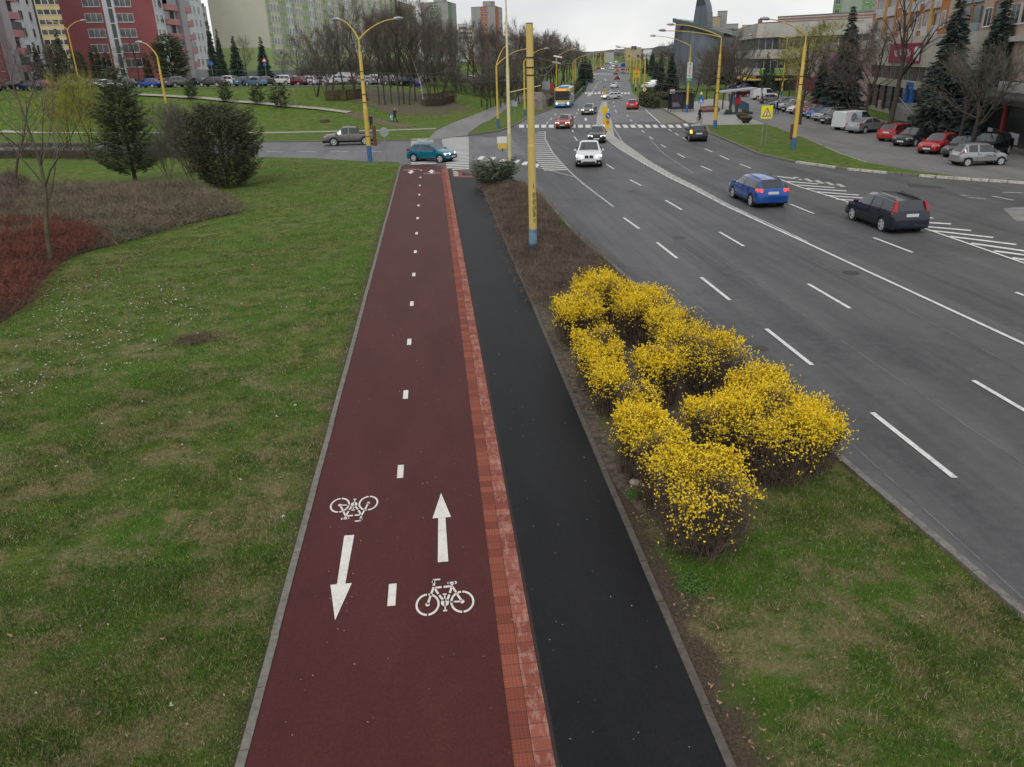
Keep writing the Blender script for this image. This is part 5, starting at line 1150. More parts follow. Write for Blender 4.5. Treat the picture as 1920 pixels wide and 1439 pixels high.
make_kind('van',1.86,.32,(.85,3.55),[R_(0,.62,.66,.84,.78,'b',.34),R_(.03,1.15,1.78,.88,.80,'b',.30),R_(.12,1.18,1.84,.91,.80,'b',.28),R_(1.6,1.16,1.88,.93,.80,'b',.28),R_(2.3,1.12,1.87,.93,.79,'g',.28),R_(3.0,1.08,1.80,.93,.76,'w',.28),R_(3.75,1.02,1.12,.92,.80,'b',.28),R_(4.25,.86,.94,.88,.74,'b',.28),R_(4.4,.60,.66,.78,.66,'b',.3)],head=(0,.78),tail=(0,.95,.34,.05),plate_z=(.62,.5))
def pick_extra(L,hw): 
    b=MB(); b.box(.08,1.62,-hw+.13,hw-.13,1.125,1.145); return [('load_bed',tmesh('load_bed',b.v,b.f,[M_BLACKP]),None,(0,0,0),None)]
make_kind('pickup',1.86,.39,(1.10,4.18),[R_(0,.80,.82,.84,.80,'b',.52),R_(.05,1.08,1.10,.90,.82,'b',.42),R_(1.62,1.08,1.10,.92,.84,'b',.40),R_(1.68,1.08,1.12,.92,.84,'r',.40),R_(1.86,1.10,1.72,.92,.68,'g',.40),R_(2.6,1.10,1.78,.92,.69,'p',.40),R_(2.68,1.10,1.78,.92,.69,'g',.40),R_(3.25,1.08,1.74,.92,.68,'w',.40),R_(4.0,1.06,1.14,.92,.80,'b',.40),R_(4.85,1.0,1.08,.90,.78,'b',.42),R_(5.15,.86,.92,.86,.72,'b',.44),R_(5.3,.66,.70,.76,.62,'b',.44)],head=(0,.88),tail=(0,.98,.26,.05),grille=(.8,.82,.3),plate_z=(.6,.62),extra=pick_extra)
def paint(name,c,metal=.35): return mk('paint_'+name,c,.28,metal,var=.06,scale=2,coat=.6)
PC={'white':paint('white',(.62,.63,.64),0),'silver':paint('silver',(.36,.37,.385),.6),'blue':paint('blue',(.012,.075,.34)),'dark blue':paint('dark_blue',(.008,.014,.045)),'navy':paint('navy',(.013,.018,.034)),'black':paint('black',(.009,.009,.011)),
 'dark grey':paint('dark_grey',(.045,.048,.054)),'grey':paint('grey',(.12,.125,.13)),'red':paint('red',(.36,.012,.014),.1),'dark red':paint('dark_red',(.13,.008,.010)),'teal':paint('teal',(.0,.15,.24)),'olive grey':paint('olive_grey',(.15,.145,.13),.4),'light blue':paint('light_blue',(.10,.2,.30)),'yellow':paint('yellow',(.6,.42,.02),0),'green':paint('green',(.02,.10,.05)),'petrol':paint('petrol',(.01,.08,.14)),'charcoal':paint('charcoal',(.022,.024,.03),.4)}
NAMES={'hatch':'hatchback_car','small_hatch':'small_car','wagon':'estate_car','focus_wagon':'estate_car','sedan':'saloon_car','suv':'offroad_car','coupe_suv':'offroad_car','van':'delivery_van','pickup':'pickup_truck'}
def car(kind,colour,x,y,heading,label,head_on=False,tail_on=False,group=None,scale=1.0,detail=2,amber=False,cat='car',z=None):
    """x,y: middle of the car on the ground; heading: direction the nose points"""
    parts,L,W=KINDS[kind]; c,s=math.cos(heading),math.sin(heading)
    # lie on the slope
    hz=T(x,y) if z is None else z; zf=T(x+c*L*.3,y+s*L*.3); zr=T(x-c*L*.3,y-s*L*.3); pitch=-math.atan2(zf-zr,L*.6) if z is None else 0
    root=empty(NAMES[kind],(x-c*L/2*scale,y-s*L/2*scale,hz-(zf-zr)*.83 if z is None else hz)); root.rotation_euler=(0,pitch,heading); root.scale=(scale,)*3
    pm=PC[colour]; first=True
    for nm,me,_,loc,extra in parts:
        if detail<2 and nm in ('wheel_wells','door_trim','mirror','roof_rails'): 
            if nm!='mirror' or detail<1: continue
        if detail<1 and nm in ('number_plate','grille'): continue
        o=inst(nm,me,root,loc)
        for i,sl_ in enumerate(o.material_slots):
            if sl_.material==PAINT: sl_.link='OBJECT'; sl_.material=pm
        if nm=='headlight' and head_on: o.material_slots[0].link='OBJECT'; o.material_slots[0].material=M_HEADON
        if nm=='taillight' and tail_on: o.material_slots[0].link='OBJECT'; o.material_slots[0].material=M_TAILON
        if nm=='taillight' and amber and first: o.material_slots[0].link='OBJECT'; o.material_slots[0].material=M_AMBER; first=False
        if nm=='wheel':
            rm,sd=extra
            if sd<0: o.rotation_euler=(0,0,PI)
            if detail>=1: inst('rim',rm,o)
            else: inst('rim',rm,o)
    return tag(root,label,cat,group)
def wheels_car(kind,colour,pf,pr,label,side,**k):
    """pf,pr: picture points where the near-side front and rear wheels touch the ground; side=+1 when that is the car's left"""
    f=G(*pf); r=G(*pr); h=math.atan2(f[1]-r[1],f[0]-r[0]); parts,L,W=KINDS[kind]; 
    mx_,my_=(f[0]+r[0])/2,(f[1]+r[1])/2; nx,ny=math.sin(h)*side,-math.cos(h)*side
    off=W/2-.05; return car(kind,colour,mx_+nx*off,my_+ny*off,h,label,**k)
def front_car(kind,colour,pl,pr_,hd,label,toward=True,**k):
    """the two near corners at ground level; hd: road direction in radians"""
    a=G(*pl); c=G(*pr_); parts,L,W=KINDS[kind]; mx_,my_=(a[0]+c[0])/2,(a[1]+c[1])/2; sc=k.get('scale',1.0)
    d=(math.cos(hd),math.sin(hd)); s=-1 if toward else 1
    return car(kind,colour,mx_+d[0]*(L/2-.5)*sc,my_+d[1]*(L/2-.5)*sc,hd+PI if toward else hd,label,**k)
def road_dir(y):
    a=interp(y-3,[30,48,60,70,95,110,135,180,256,460],[15.9,17.1,18.2,19.2,23.0,26.5,31,42,57,98]); c=interp(y+3,[30,48,60,70,95,110,135,180,256,460],[15.9,17.1,18.2,19.2,23.0,26.5,31,42,57,98])
    return math.atan2(6,c-a)
# ---- moving traffic
front_car('coupe_suv','white',(1080,313.5),(1128,314),math.radians(79),'white coupe-style off-road car with lit headlights driving towards the bridge, nearest of the oncoming cars',head_on=True)
front_car('hatch','charcoal',(1103,269),(1134,269),math.radians(77),'dark grey hatchback with lit headlights right behind the white off-road car',head_on=True)
front_car('hatch','red',(1043.5,242),(1067,242),math.radians(72),'bright red hatchback with lit headlights driving over the zebra crossing',head_on=True)
front_car('sedan','grey',(1091.5,216),(1110.5,216),math.radians(70),'grey saloon with lit headlights beyond the zebra crossing, left of the traffic island',head_on=True)
front_car('hatch','red',(1176.5,206),(1193.5,206),math.radians(72),'red hatchback driving away beyond the zebra crossing',toward=False,tail_on=True)
front_car('hatch','black',(1292,266),(1325,265.5),math.radians(80),'black hatchback with a blinking left indicator beside the grass island',toward=False,tail_on=False,amber=True)
wheels_car('wagon','blue',(1373.6,372),(1404,386.6),'blue estate car with lit tail lights driving away in the middle of the road',+1,tail_on=True)
wheels_car('focus_wagon','navy',(1596,413.5),(1648.7,434),'dark navy estate car with tall tail lights, nearest vehicle on the road',+1)
wheels_car('hatch','teal',(824,305.5),(779,304.0),'teal hatchback crossing the striped zebra on the side road',-1,head_on=True)
wheels_car('pickup','olive grey',(627.5,274.5),(684,272.5),'olive grey pickup truck on the side road behind the double lamp post',+1)
car('wagon','white',*G(1146,186.4),math.radians(196),'white estate car turning across the main road at the second crossing',head_on=True,scale=.86)
front_car('suv','white',(1145.5,166),(1155.8,166),math.radians(68),'white off-road car driving away in the middle lane beyond the turning white estate',toward=False,scale=.9,detail=1)
far=[('hatch','dark red',(1153,150),(1160.6,150),0,'dark red car driving away ahead of the white off-road car'),('suv','silver',(1105,150),(1115,150),1,'silver off-road car driving towards the bridge in the left lane far down the road'),('wagon','dark grey',(1151.3,140.4),(1157.8,140.4),0,'dark grey car waiting far down the road in the left queue'),
 ('sedan','grey',(1164.5,138.6),(1171.5,138.6),0,'grey car at the tail of the right queue far down the road'),('hatch','red',(1154,135),(1160.5,135),0,'red car far down the road in the left queue'),('wagon','black',(1164,133),(1171,133),0,'black car with bright brake lights in the right queue far down the road'),('hatch','dark red',(1173,132),(1179.5,132),0,'dark red car at the right kerb far down the road'),
 ('hatch','white',(1126.5,131.8),(1133,131.8),1,'white car with lit headlights waiting far down the road'),('wagon','silver',(1142,130.8),(1150,130.8),1,'silver car in the far oncoming queue'),('hatch','white',(1146.5,125.5),(1152,125.5),1,'white car in the far oncoming queue behind the silver one'),('van','light blue',(1147,122.5),(1153,122.5),1,'pale blue van in the far oncoming queue'),
 ('hatch','white',(1152,118.3),(1157.5,118.3),1,'small white car with bright headlights at the very end of the road'),('sedan','white',(1143,120.0),(1148,120.0),1,'white saloon with lit headlights at the far end of the oncoming lanes'),('hatch','red',(1152,128.5),(1159,128.5),0,'farther red car with lit brake lights in the left queue')]
for k,c,a,b_,tw,lb in far:
    x1,y1=GT(*a); x2,y2=GT(*b_); y=(y1+y2)/2; x=(x1+x2)/2; w_=math.hypot(x2-x1,y2-y1); hd=road_dir(min(y,400)); sc=min(1.05,max(.75,w_/KINDS[k][2]))
    car(k,c,x,y,hd+PI if tw else hd,lb,head_on=bool(tw),tail_on=not tw,detail=0,scale=sc)
x,y=GT(1121,130.8); car('wagon','red',x,y,math.radians(185),'red car crossing at the far junction on the left',detail=0,scale=1)
x,y=GT(1168,127); car('van','blue',x,y,road_dir(300),'blue box van in the right queue far down the road',detail=0,scale=1.35,tail_on=False,cat='van')
# ---- parked cars on the right, near to far
wheels_car('small_hatch','silver',(1876,310.5),(1812,312.6),'small silver hatchback with lettering on its door, nearest parked car on the right',-1)
def mid(p,q): a=G(*p); c=G(*q); return ((a[0]+c[0])/2,(a[1]+c[1])/2),math.atan2(c[1]-a[1],c[0]-a[0])
def pcar(kind,col,rear,front,label,**k):
    """rear and front bumper middles on the ground"""
    (m_,h)=mid(rear,front); return car(kind,col,m_[0],m_[1],h,label,**k)
pcar('suv','black',(1880,285),(1822,299),'black off-road car parked behind the small silver hatchback')
pcar('sedan','dark grey',(1830,283),(1776,301),'dark grey saloon squeezed between the red hatchback and the small silver car')
wheels_car('hatch','red',(1751,292.6),(1803,282.5),'bright red hatchback with its nose to the car park lane',+1)
wheels_car('sedan','charcoal',(1703,277.5),(1757,268.5),'charcoal saloon parked between the two bright red cars',+1)
wheels_car('wagon','red',(1726,260),(1675,268),'red estate car parked nose-in behind the silver saloon',-1)
wheels_car('sedan','silver',(1664,246.5),(1611,251.9),'silver saloon parked beside the white lettered van',-1)
wheels_car('van','white',(1641,241.5),(1582,246.2),'white delivery van with a round blue picture and blue lettering on its side',-1,cat='van')
rowR=[('wagon','dark grey',(1541,233.5),'dark grey estate car parked next to the white delivery van'),('wagon','silver',(1528,228),'silver estate car with dark windows, second left of the delivery van'),('hatch','blue',(1515,223.5),'blue hatchback parked between the silver estate and the red car'),('wagon','dark red',(1505,219.5),'dark red estate car parked left of the blue hatchback'),('suv','red',(1494,217),'red off-road car partly behind the yellow lamp post'),('wagon','white',(1481,214.5),'white estate car parked just left of the yellow lamp post'),
 ('sedan','black',(1468,211),'black saloon between two pale cars'),('sedan','silver',(1459,207.5),'pale silver saloon next to the dark blue car'),('wagon','dark blue',(1448,204),'dark blue estate car at the far end of the near row, by the walking man')]
for k,c,pf,lb in rowR:
    f=G(*pf); h=math.radians(202); L=KINDS[k][1]; car(k,c,f[0]-math.cos(h)*L/2,f[1]-math.sin(h)*L/2,h,lb,detail=1,group='cars parked nose-out in the right-hand row')
rowR2=[('hatch','silver',(1437,196.5),PI*.02,'silver blue hatchback parked side-on at the end of the empty lane'),('van','white',(1430,189),PI*.02,'small white van behind the silver blue hatchback')]
g=G(1434,194); car('hatch','silver',g[0]+1,g[1],math.radians(-3),'silver-blue hatchback parked side-on in front of the small white van',detail=1)
g=G(1421,187.5); car('van','white',g[0]+1,g[1],math.radians(-2),'small plain white van behind the silver-blue hatchback',detail=1,cat='van')
for k,c,px,py,lb in [('wagon','black',1392,178.5,'black estate car beyond the small white van'),('hatch','dark red',1386,182,'dark red hatchback half hidden beside the small white van'),('hatch','blue',1392,170.5,'blue hatchback in the far parking row'),('suv','petrol',1404,167.5,'petrol-coloured off-road car beside the far blue hatchback'),('hatch','silver',1380,165.5,'silver hatchback in the far parking row'),('hatch','red',1374,160.5,'red hatchback in the far parking row'),('suv','white',1378,156.5,'white off-road car in the far parking row, larger one'),('hatch','white',1362,157,'white hatchback at the far end of the parking row'),('wagon','white',1388,160,'white estate car in the far parking row')]:
    g=G(px,py); car(k,c,g[0],g[1],math.radians(188),lb,detail=1,group='cars parked in the far row')
# ---- the row on the left bank
rowL=[(14,'sedan','black',.9),(46,'wagon','dark blue',.6),(80,'wagon','red',-.5),(116,'wagon','silver',-.4),(152,'hatch','dark blue',.3),(196,'sedan','white',-2.3),(243,'hatch','dark grey',.4),(273,'hatch','blue',.9),(297,'hatch','red',.8),(329,'suv','grey',.9),(366,'sedan','navy',.9),(392,'wagon','charcoal',1.0),(421,'suv','white',-.75),(454,'hatch','petrol',-.65),(470,'sedan','white',.4),(494,'wagon','black',.55),(526,'suv','white',.9),(549,'hatch','dark red',.9),(574,'wagon','white',-.75),(598,'hatch','silver',.8),(617,'hatch','blue',.9),(633,'suv','white',.9),(655,'hatch','dark red',.8),(678,'wagon','silver',.9),(698,'suv','white',-.7),(716,'hatch','grey',.8),(734,'hatch','white',-.6),(752,'wagon','charcoal',.7),(768,'hatch','blue',.8)]
def kn(k): return {'sedan':'saloon','wagon':'estate car','hatch':'hatchback','suv':'off-road car','van':'van'}[k]
for i,(px,k,c,yaw) in enumerate(rowL):
    py=168.5-(px>120)*.8-(px>500)*1.2-(px>650)*2; D_=interp(px,[0,400,800],[146,143,140])*(1.0 if i%2 else 1.01); x,y=P(px,D_)
    prev=('between the %s %s and the %s %s'%(rowL[i-1][2],kn(rowL[i-1][1]),rowL[i+1][2],kn(rowL[i+1][1]))) if 0<i<len(rowL)-1 else ('at the left edge of the picture' if i==0 else 'at the right end by the trees')
    base=math.atan2(y,x); h=base+yaw*(-1 if i%3==0 else 1)*1.0
    lb='%s %s on the bank, %s'%(c,kn(k),prev)
    car(k,c,x,y,h,' '.join(lb.split()[:16]),detail=1,group='cars parked along the top of the left bank')
for i,(px,D_,k,c,lb) in enumerate([(545,150,'wagon','yellow','yellow car half hidden in the second row behind the white off-road car'),(600,152,'suv','white','white off-road car in the second row behind the copse'),(716,158,'suv','white','white car in the second row between the tall trunks'),(640,152,'van','white','white van behind the left trunks of the copse'),(765,165,'wagon','dark red','dark red car in the second row near the birch'),(778,168,'suv','white','white car in the second row near the birch'),(850,175,'wagon','white','white car glimpsed through the tree belt, left one'),(880,178,'wagon','silver','silver car glimpsed through the tree belt'),(905,182,'van','white','white van glimpsed through the tree belt'),(160,152,'wagon','dark grey','dark grey car behind the lamp post at left'),(475,140,'hatch','light blue','light blue car in the second row left of the black estate'),(1222,205,'suv','white','white car among trees left of the blue spruce'),(1232,208,'wagon','white','second white car among trees left of the blue spruce'),(1226,222,'suv','silver','silver car farther up among the trees left of the blue spruce')]):
    x,y=P(px,D_); car(k,c,x,y,math.atan2(y,x)+(PI*.5 if i%2 else .7),lb,detail=0)
bm_=[o for o in scene.objects if o.name.startswith('offroad_car') and 'coupe-style' in o.get('label','')][0]
for s_ in (-1,1):
    b=MB(); b.box(4.80,4.925,min(s_*.04,s_*.30),max(s_*.04,s_*.30),.70,.88); b.build('kidney_grille',M_BLACKP,bm_)
    b=MB(); b.box(4.70,4.915,min(s_*.55,s_*.90),max(s_*.55,s_*.90),.38,.56); b.build('air_intake',M_BLACKP,bm_)
# lettering on the van and on the small silver car
van=[o for o in scene.objects if o.name.startswith('delivery_van') and 'round blue' in o.get('label','')][0]
b=MB(); b.disc((1.15,-.945,1.28),.40,28,0,'y',.012); o=b.build('side_picture',[mk('picture_blue',(.03,.16,.33),.5,c2=(.25,.35,.42),scale=3)],van); 
b=MB(); b.disc((1.05,-.953,1.28),.27,24,0,'y',.012); o=b.build('side_picture',[mk('picture_dark',(.10,.09,.10),.6,c2=(.45,.35,.30),scale=6)],van)
b=MB(); b.box(1.75,2.85,-.948,-.94,1.08,1.16); b.build('blue_band',mk('band_blue',(.10,.28,.55),.5),van)
b=MB(); b.poly([(2.25,-.95,.62),(2.45,-.95,.78),(2.25,-.95,.94),(2.05,-.95,.78)]); b.build('emblem',MATS['band_blue'],van)
text_mesh('side_lettering','AUTODOPRAVA',.17,MATS['band_blue'],(2.2,-.95,1.36),(PI/2,0,0),van)
sc_=[o for o in scene.objects if o.name.startswith('small_car')][0]
text_mesh('door_lettering','UNIOR',.26,M_BLACKP,(2.05,-.762,.66),(PI/2,0,0),sc_)
b=MB(); b.box(.9,1.7,-.757,-.752,.55,.56); b.box(1.75,2.4,-.757,-.752,.50,.51); b.box(1.75,2.4,-.757,-.752,.82,.83); b.build('side_stripe',M_BLACKP,sc_)
# ---- bus
def bus():
    a=G(1043,203.5); c=G(1066,203.2); mx_,my_=(a[0]+c[0])/2,(a[1]+c[1])/2; hd=math.radians(77)
    root=empty('city_bus',(mx_,my_,0)); root.rotation_euler=(0,0,hd-PI/2); L=12.0; w=1.25   # local +y points away from the viewer, the front is at y=0
    mw=mk('bus_white',(.62,.64,.66),.4,var=.05); my=mk('bus_yellow',(.75,.48,.02),.4,var=.05); mb=mk('bus_blue',(.03,.22,.55),.4,var=.05); ms=mk('bus_grey',(.38,.39,.41),.45,var=.1)
    b=MB(); b.box(-w,w,.06,L,.35,2.9,0); b.box(-w+.03,w-.03,0,.06,.35,2.9,0); b.build('body',[ms],root)
    b=MB(); b.box(-w-.004,w+.004,-.012,L+.01,.32,.62,0); b.box(-w+.15,w-.15,-.02,0,.62,1.0,1); b.box(-w-.004,-w+.15,-.02,.3,.62,1.05,0); b.box(w-.15,w+.004,-.02,.3,.62,1.05,0); b.box(-w-.005,w+.005,-.025,.4,1.05,1.2,2); b.build('livery_panel',[mb,mw,my],root)
    b=MB(); b.box(-w-.01,w+.01,-.03,1.2,2.62,3.0,0); b.box(-w-.006,w+.006,5.2,6.2,.62,2.9,0); b.build('yellow_front',[my],root)
    b=MB(); b.box(-w+.08,w-.08,-.03,.02,1.22,2.58); b.build('windscreen',M_GLASS,root)
    b=MB(); b.box(-.85,.55,-.045,-.01,2.66,2.9); b.build('destination_display',mk('orange_display',(.5,.1,.01),.5,var=.5,scale=14,emit=(1,.25,.02),es=1.3),root)
    for k in range(6):
        for s in (-1,1):
            b=MB(); b.box(min(s*w,s*(w+.012)),max(s*w,s*(w+.012)),.6+k*1.85,2.25+k*1.85,1.3,2.45); b.build('side_window',M_GLASS,root)
    for y0 in (1.6,3.6,6.0,8.4):
        b=MB(); b.box(-.75,.75,y0,y0+1.5,3.0,3.2,0); b.build('roof_unit',[mb if y0<5 else mw],root)
    b=MB(); b.box(-w,w,.5,L,2.9,3.0); b.build('roof',mw,root)
    tm,rm=wheel_meshes(.48,.28)
    for y0 in (2.6,9.0):
        for s in (-1,1):
            o=inst('wheel',tm,root,(s*(w-.15),y0,.48),(0,0,-PI/2*s)); inst('rim',rm,o)
    for s in (-1,1):
        b=MB(); b.disc((s*.92,-.02,.72),.12,14,0,'y',.04); b.build('headlight',M_HEADON,root)
        b=MB(); b.box(s*(w+.02),s*(w+.02)+.1*s,-.15,.0,1.9,2.4); b.build('mirror',M_BLACKP,root)
    b=MB(); b.box(-.27,.27,-.03,0,.42,.53); b.build('number_plate',M_PLATE,root)
    tag(root,'white, yellow and blue city bus coming down the left lane','bus')
bus()
# ================================================================ poles, lamps, wires, signs
def pole_mesh(b,h,r0,r1,mi=0,swell=None,z0=0):
    pts=[(0,0,z0)];rs=[r0]
    if swell:
        pts+=[(0,0,swell-.12),(0,0,swell),(0,0,swell+.05)]; rs+=[r0*.94,r0*.94,r0*.78]
        r1=min(r1,r0*.7)
    pts.append((0,0,h)); rs.append(r1); b.tube(pts,rs,14,mi)
def clamp(root,z,r,name='clamp_band'):
    b=MB(); b.tube([(0,0,z-.03),(0,0,z+.03)],r,12); b.build(name,M_BLACKP,root)
def lamp_post(px,py,h,label,arms=(),r0=.13,r1=.09,band=1.0,pole=None,neck=None,swell=None,xy=None,z=None,group=None,clamps=(),name='lamp_post',cat='lamp post',bandmat=None,lean=(0,0)):
    """arms: (direction in degrees from +x, reach, rise)"""
    x,y=xy if xy else GT(px,py); z=T(x,y) if z is None else z; root=empty(name,(x,y,z)); root.rotation_euler=(lean[0],lean[1],0)
    b=MB(); pole_mesh(b,h,r0,r1,0,swell,band*.98); b.build('pole',pole or M_YEL,root,smooth=50)
    if band: 
        b=MB(); b.tube([(0,0,-.3),(0,0,band)],[r0+.004,r0+.004],14); b.build('base_band',bandmat or M_BLUE,root,smooth=50)
    nk=neck or 0
    if nk:
        b=MB(); b.tube([(0,0,h-.05),(0,0,h+nk)],[r1*.55,r1*.5],10); b.build('neck',pole or M_YEL,root,smooth=50)
    for a,L,rise in arms:
        a=math.radians(a); pts=[]; top=h+nk-.05
        for k in range(9):
            t=k/8; q=L*(t**1.12); zz=top+rise*(1-(1-t)**1.7); pts.append((math.cos(a)*q,math.sin(a)*q,zz))
        b=MB(); b.tube(pts,[.055]*3+[.04]*6,8); b.build('arm',pole or M_YEL,root,smooth=50)
        e=Vector(pts[-1]); d=Vector((math.cos(a),math.sin(a),.06)).normalized(); b=MB()
        ang=a; M=Matrix.Translation(e)@Matrix.Rotation(ang,4,'Z')@Matrix.Rotation(-.08,4,'Y')
        b.tube([tuple(M@Vector(q)) for q in ((-.05,0,0),(.1,0,.03),(.45,0,.03),(.75,0,0))],[.05,.12,.13,.06],8); o=b.build('lamp_head',M_STEEL,root,smooth=50)
    for c in clamps: clamp(root,c,interp(c,[0,h],[r0,r1])+.015)
    return tag(root,label,cat,group)
# thick trolley pole in the planted strip
x,y=G(1000,475); root=empty('trolley_wire_pole',(x,y,0)); root.rotation_euler=(0,math.radians(-.2),0)
b=MB(); b.tube([(0,0,1.02),(0,0,4.3)],[.165,.158],20); b.tube([(0,0,4.25),(0,0,4.35),(0,0,4.38)],[.158,.158,.145],20); b.tube([(0,0,4.38),(0,0,8.72)],[.145,.138],20); b.build('pole',M_YEL if False else mk('pole_yellow_worn',(.56,.42,.13),.5,c2=(.42,.35,.19),scale=2.2,stretch=(2.5,2.5,.8),lo=.28,hi=.45,bump=.06),root,smooth=50)
b=MB(); b.tube([(0,0,-.2),(0,0,.42)],[.185,.178],20); b.build('base_band',M_BLUE,root,smooth=50)
b=MB(); b.tube([(0,0,.42),(0,0,1.03)],[.178,.172],20); b.build('upper_band',M_LBLUE,root,smooth=50)
b=MB(); b.tube([(0,0,8.72),(0,0,8.75)],[.145,.12],20); b.build('cap',M_BLACKP,root)
for z_ in (7.55,7.2,6.93):
    b=MB(); b.tube([(0,0,z_-.022),(0,0,z_+.022)],.163,18); b.box(.14,.30,-.05,.05,z_-.03,z_+.03); b.build('clamp_band',M_BLACKP,root)
# felt-pen scrawls: loops wrapped round the shaft on the road side
def scrawl(zc,a0,rz,ra,t0=0,t1=1.7*PI):
    b=MB(); r=.171; pts=[]
    for k in range(15):
        t=t0+(t1-t0)*k/14; a=a0+ra*math.cos(t)/r; pts.append((math.cos(a)*r,math.sin(a)*r,zc+rz*math.sin(t)))
    b.tube(pts,.011,4); b.build('graffiti_loop',M_BLACKP,root)
A0=math.radians(-72)
for zc,rz,ra in ((2.42,.10,.055),(2.15,.11,.055),(1.85,.13,.065),(1.62,.08,.05)): scrawl(zc,A0,rz,ra); scrawl(zc-.01,A0+.12,rz*.4,ra*.5,1,5)
scrawl(2.78,A0,.10,.03,2,4.6); scrawl(1.38,A0,.06,.03); scrawl(.86,A0+.1,.09,.05,0,3)
tag(root,'thick yellow trolley-wire pole with pale blue base and black scrawls beside the forsythia','pole')
# pale slender post behind the juniper with its timetable case
x,y=G(957,347); root=empty('pale_post',(x,y,0))
b=MB(); b.tube([(0,0,1.0),(0,0,3.2)],[.135,.13],14); b.tube([(0,0,3.2),(0,0,3.25),(0,0,7.0),(0,0,7.05),(0,0,9.9),(0,0,9.95),(0,0,13)],[.13,.105,.10,.075,.07,.05,.045],14); b.build('pole',M_PALEYEL,root,smooth=50)
b=MB(); b.tube([(0,0,-.2),(0,0,1.02)],[.145,.14],14); b.build('base_band',mk('deep_blue_paint',(.02,.07,.30),.5,var=.1),root,smooth=50)
b=MB(); b.box(-.78,-.16,-.04,.08,2.62,3.0); b.build('sign_box',M_WHITE,root)
b=MB(); b.box(-.74,-.18,-.05,.09,2.28,2.62); b.build('sign_box_lower',M_YEL,root)
b=MB(); b.tube([(-.45,0,2.28),(-.45,0,2.12)],.04,8); b.build('sensor',M_BLACKP,root)
b=MB(); b.tube([(0,0,5.6),(1.0,.1,5.78),(2.1,.3,5.95)],[.035,.03,.025],7); b.build('side_arm',M_PALEYEL,root)
tag(root,'slender pale yellow post with blue base behind the juniper, reaching past the top edge','post')
lamp_post(694,303,8.35,'double-armed yellow lamp post with blue base on the lawn corner',arms=((150,1.6,1.5),(14,2.9,1.45)),r0=.19,r1=.13,band=1.25,neck=.9,swell=4.2,clamps=(2.0,4.6,5.2,6.3,6.9),bandmat=M_BLUE)
x,y=G(707,286); root=empty('wire_tensioner',(x-.1,y,0)); b=MB(); b.tube([(0,0,.6),(0,0,2.3)],[.16,.17],12); b.build('weight',mk('rusty_weights',(.16,.08,.05),.85,var=.5,scale=20,stretch=(1,1,6)),root); b=MB(); b.tube([(0,0,2.3),(0,0,6.5)],.012,4); b.tube([(.15,0,0),(.15,0,2.6)],.015,5); b.build('guide_wire',M_STEEL,root); tag(root,'rusty column of tensioning weights hanging beside the double-armed lamp post','weights')
x,y=G(1481,282); root=empty('wire_tensioner',(x,y,.1)); b=MB(); b.tube([(0,0,.75),(0,0,1.95)],[.15,.15],12); b.build('weight',MATS['rusty_weights'],root); b=MB(); b.tube([(0,0,1.95),(0,0,5.8)],.012,4); b.tube([(.1,0,0),(.1,0,2.6)],.015,5); b.tube([(-.3,0,.45),(.35,0,.45)],.02,5); b.build('guide_wire',M_STEEL,root); tag(root,'rusty cylinder of tensioning weights beside the lamp post on the grass island','weights')
lamp_post(1487,283,7.85,'yellow lamp post with blue base at the tip of the grass island',arms=((186,3.3,1.25),),r0=.185,r1=.12,band=.95,neck=.7,swell=4.0,clamps=(2.6,3.9,5.0,5.6),z=.1)
lamp_post(1340,243,7.4,'tall yellow lamp post with blue base at the island near end',arms=((165,4.9,1.35),(186,6.2,.75)),r0=.2,r1=.13,band=.85,neck=1.6,clamps=(2.2,3.6,5.0,6.2),z=.1)
lamp_post(1797,240,12,'tall yellow pole with blue base rising between the two large spruces',r0=.15,r1=.07,swell=2.6,band=.75,clamps=(3.4,3.9,4.4,4.9,5.4,9.2),name='tall_pole',cat='pole')
lamp_post(329,287,8.6,'yellow lamp post behind the dark yew on the left, single arm',arms=((160,1.3,1.2),),r0=.11,r1=.07,band=.9,swell=7.4,clamps=(3,5,6))
lamp_post(0,0,8.8,'yellow lamp post among the cars at far left, two short arms',arms=((150,3,1.2),(20,2,1.2)),r0=.11,r1=.07,band=.6,xy=P(144,139))
lamp_post(934,241,6.9,'yellow lamp post at the street corner, two arms to the right',arms=((50,2.4,2.2),(12,3.6,1.7)),r0=.14,r1=.10,band=1.1)
lamp_post(984,217,7.2,'second yellow lamp post on the left kerb, partly behind the thick pole',arms=((12,3.1,1.6),),r0=.14,r1=.10,band=.8)
G1='yellow lamp posts lining the left kerb'
for i,(px,py,h,l) in enumerate([(1043.5,184,7.6,'third yellow lamp post on the left kerb, rising behind the bus'),(1074,171,6.6,'fourth yellow lamp post on the left kerb, beyond the bus'),(1088.5,160.5,7.2,'fifth yellow lamp post on the left kerb'),(1098.5,150,7.2,'sixth yellow lamp post on the left kerb'),(1112,140,8,'yellow lamp post far down the left kerb'),(1126,131,8,'small distant yellow lamp post on the left kerb'),(1117,136,8,'distant yellow lamp post on the left kerb'),(1133,126,8,'farthest yellow lamp post on the left kerb')]):
    lamp_post(px,py,h,l,arms=((10,3.6,1.5),) ,r0=.15,r1=.11,band=.7 if i<4 else .6,group=G1)
lamp_post(1078,171,6.8,'plain pale pole behind the fourth lamp post on the left kerb',r0=.12,r1=.10,band=2.6,bandmat=M_STEEL,name='plain_pole',cat='pole')
lamp_post(1287.5,212,7.2,'yellow lamp post on the pavement carrying a tall white advertising panel',arms=((168,4.8,1.4),),r0=.16,r1=.11,band=1.1,neck=1.4)
x,y=G(1287.5,212)
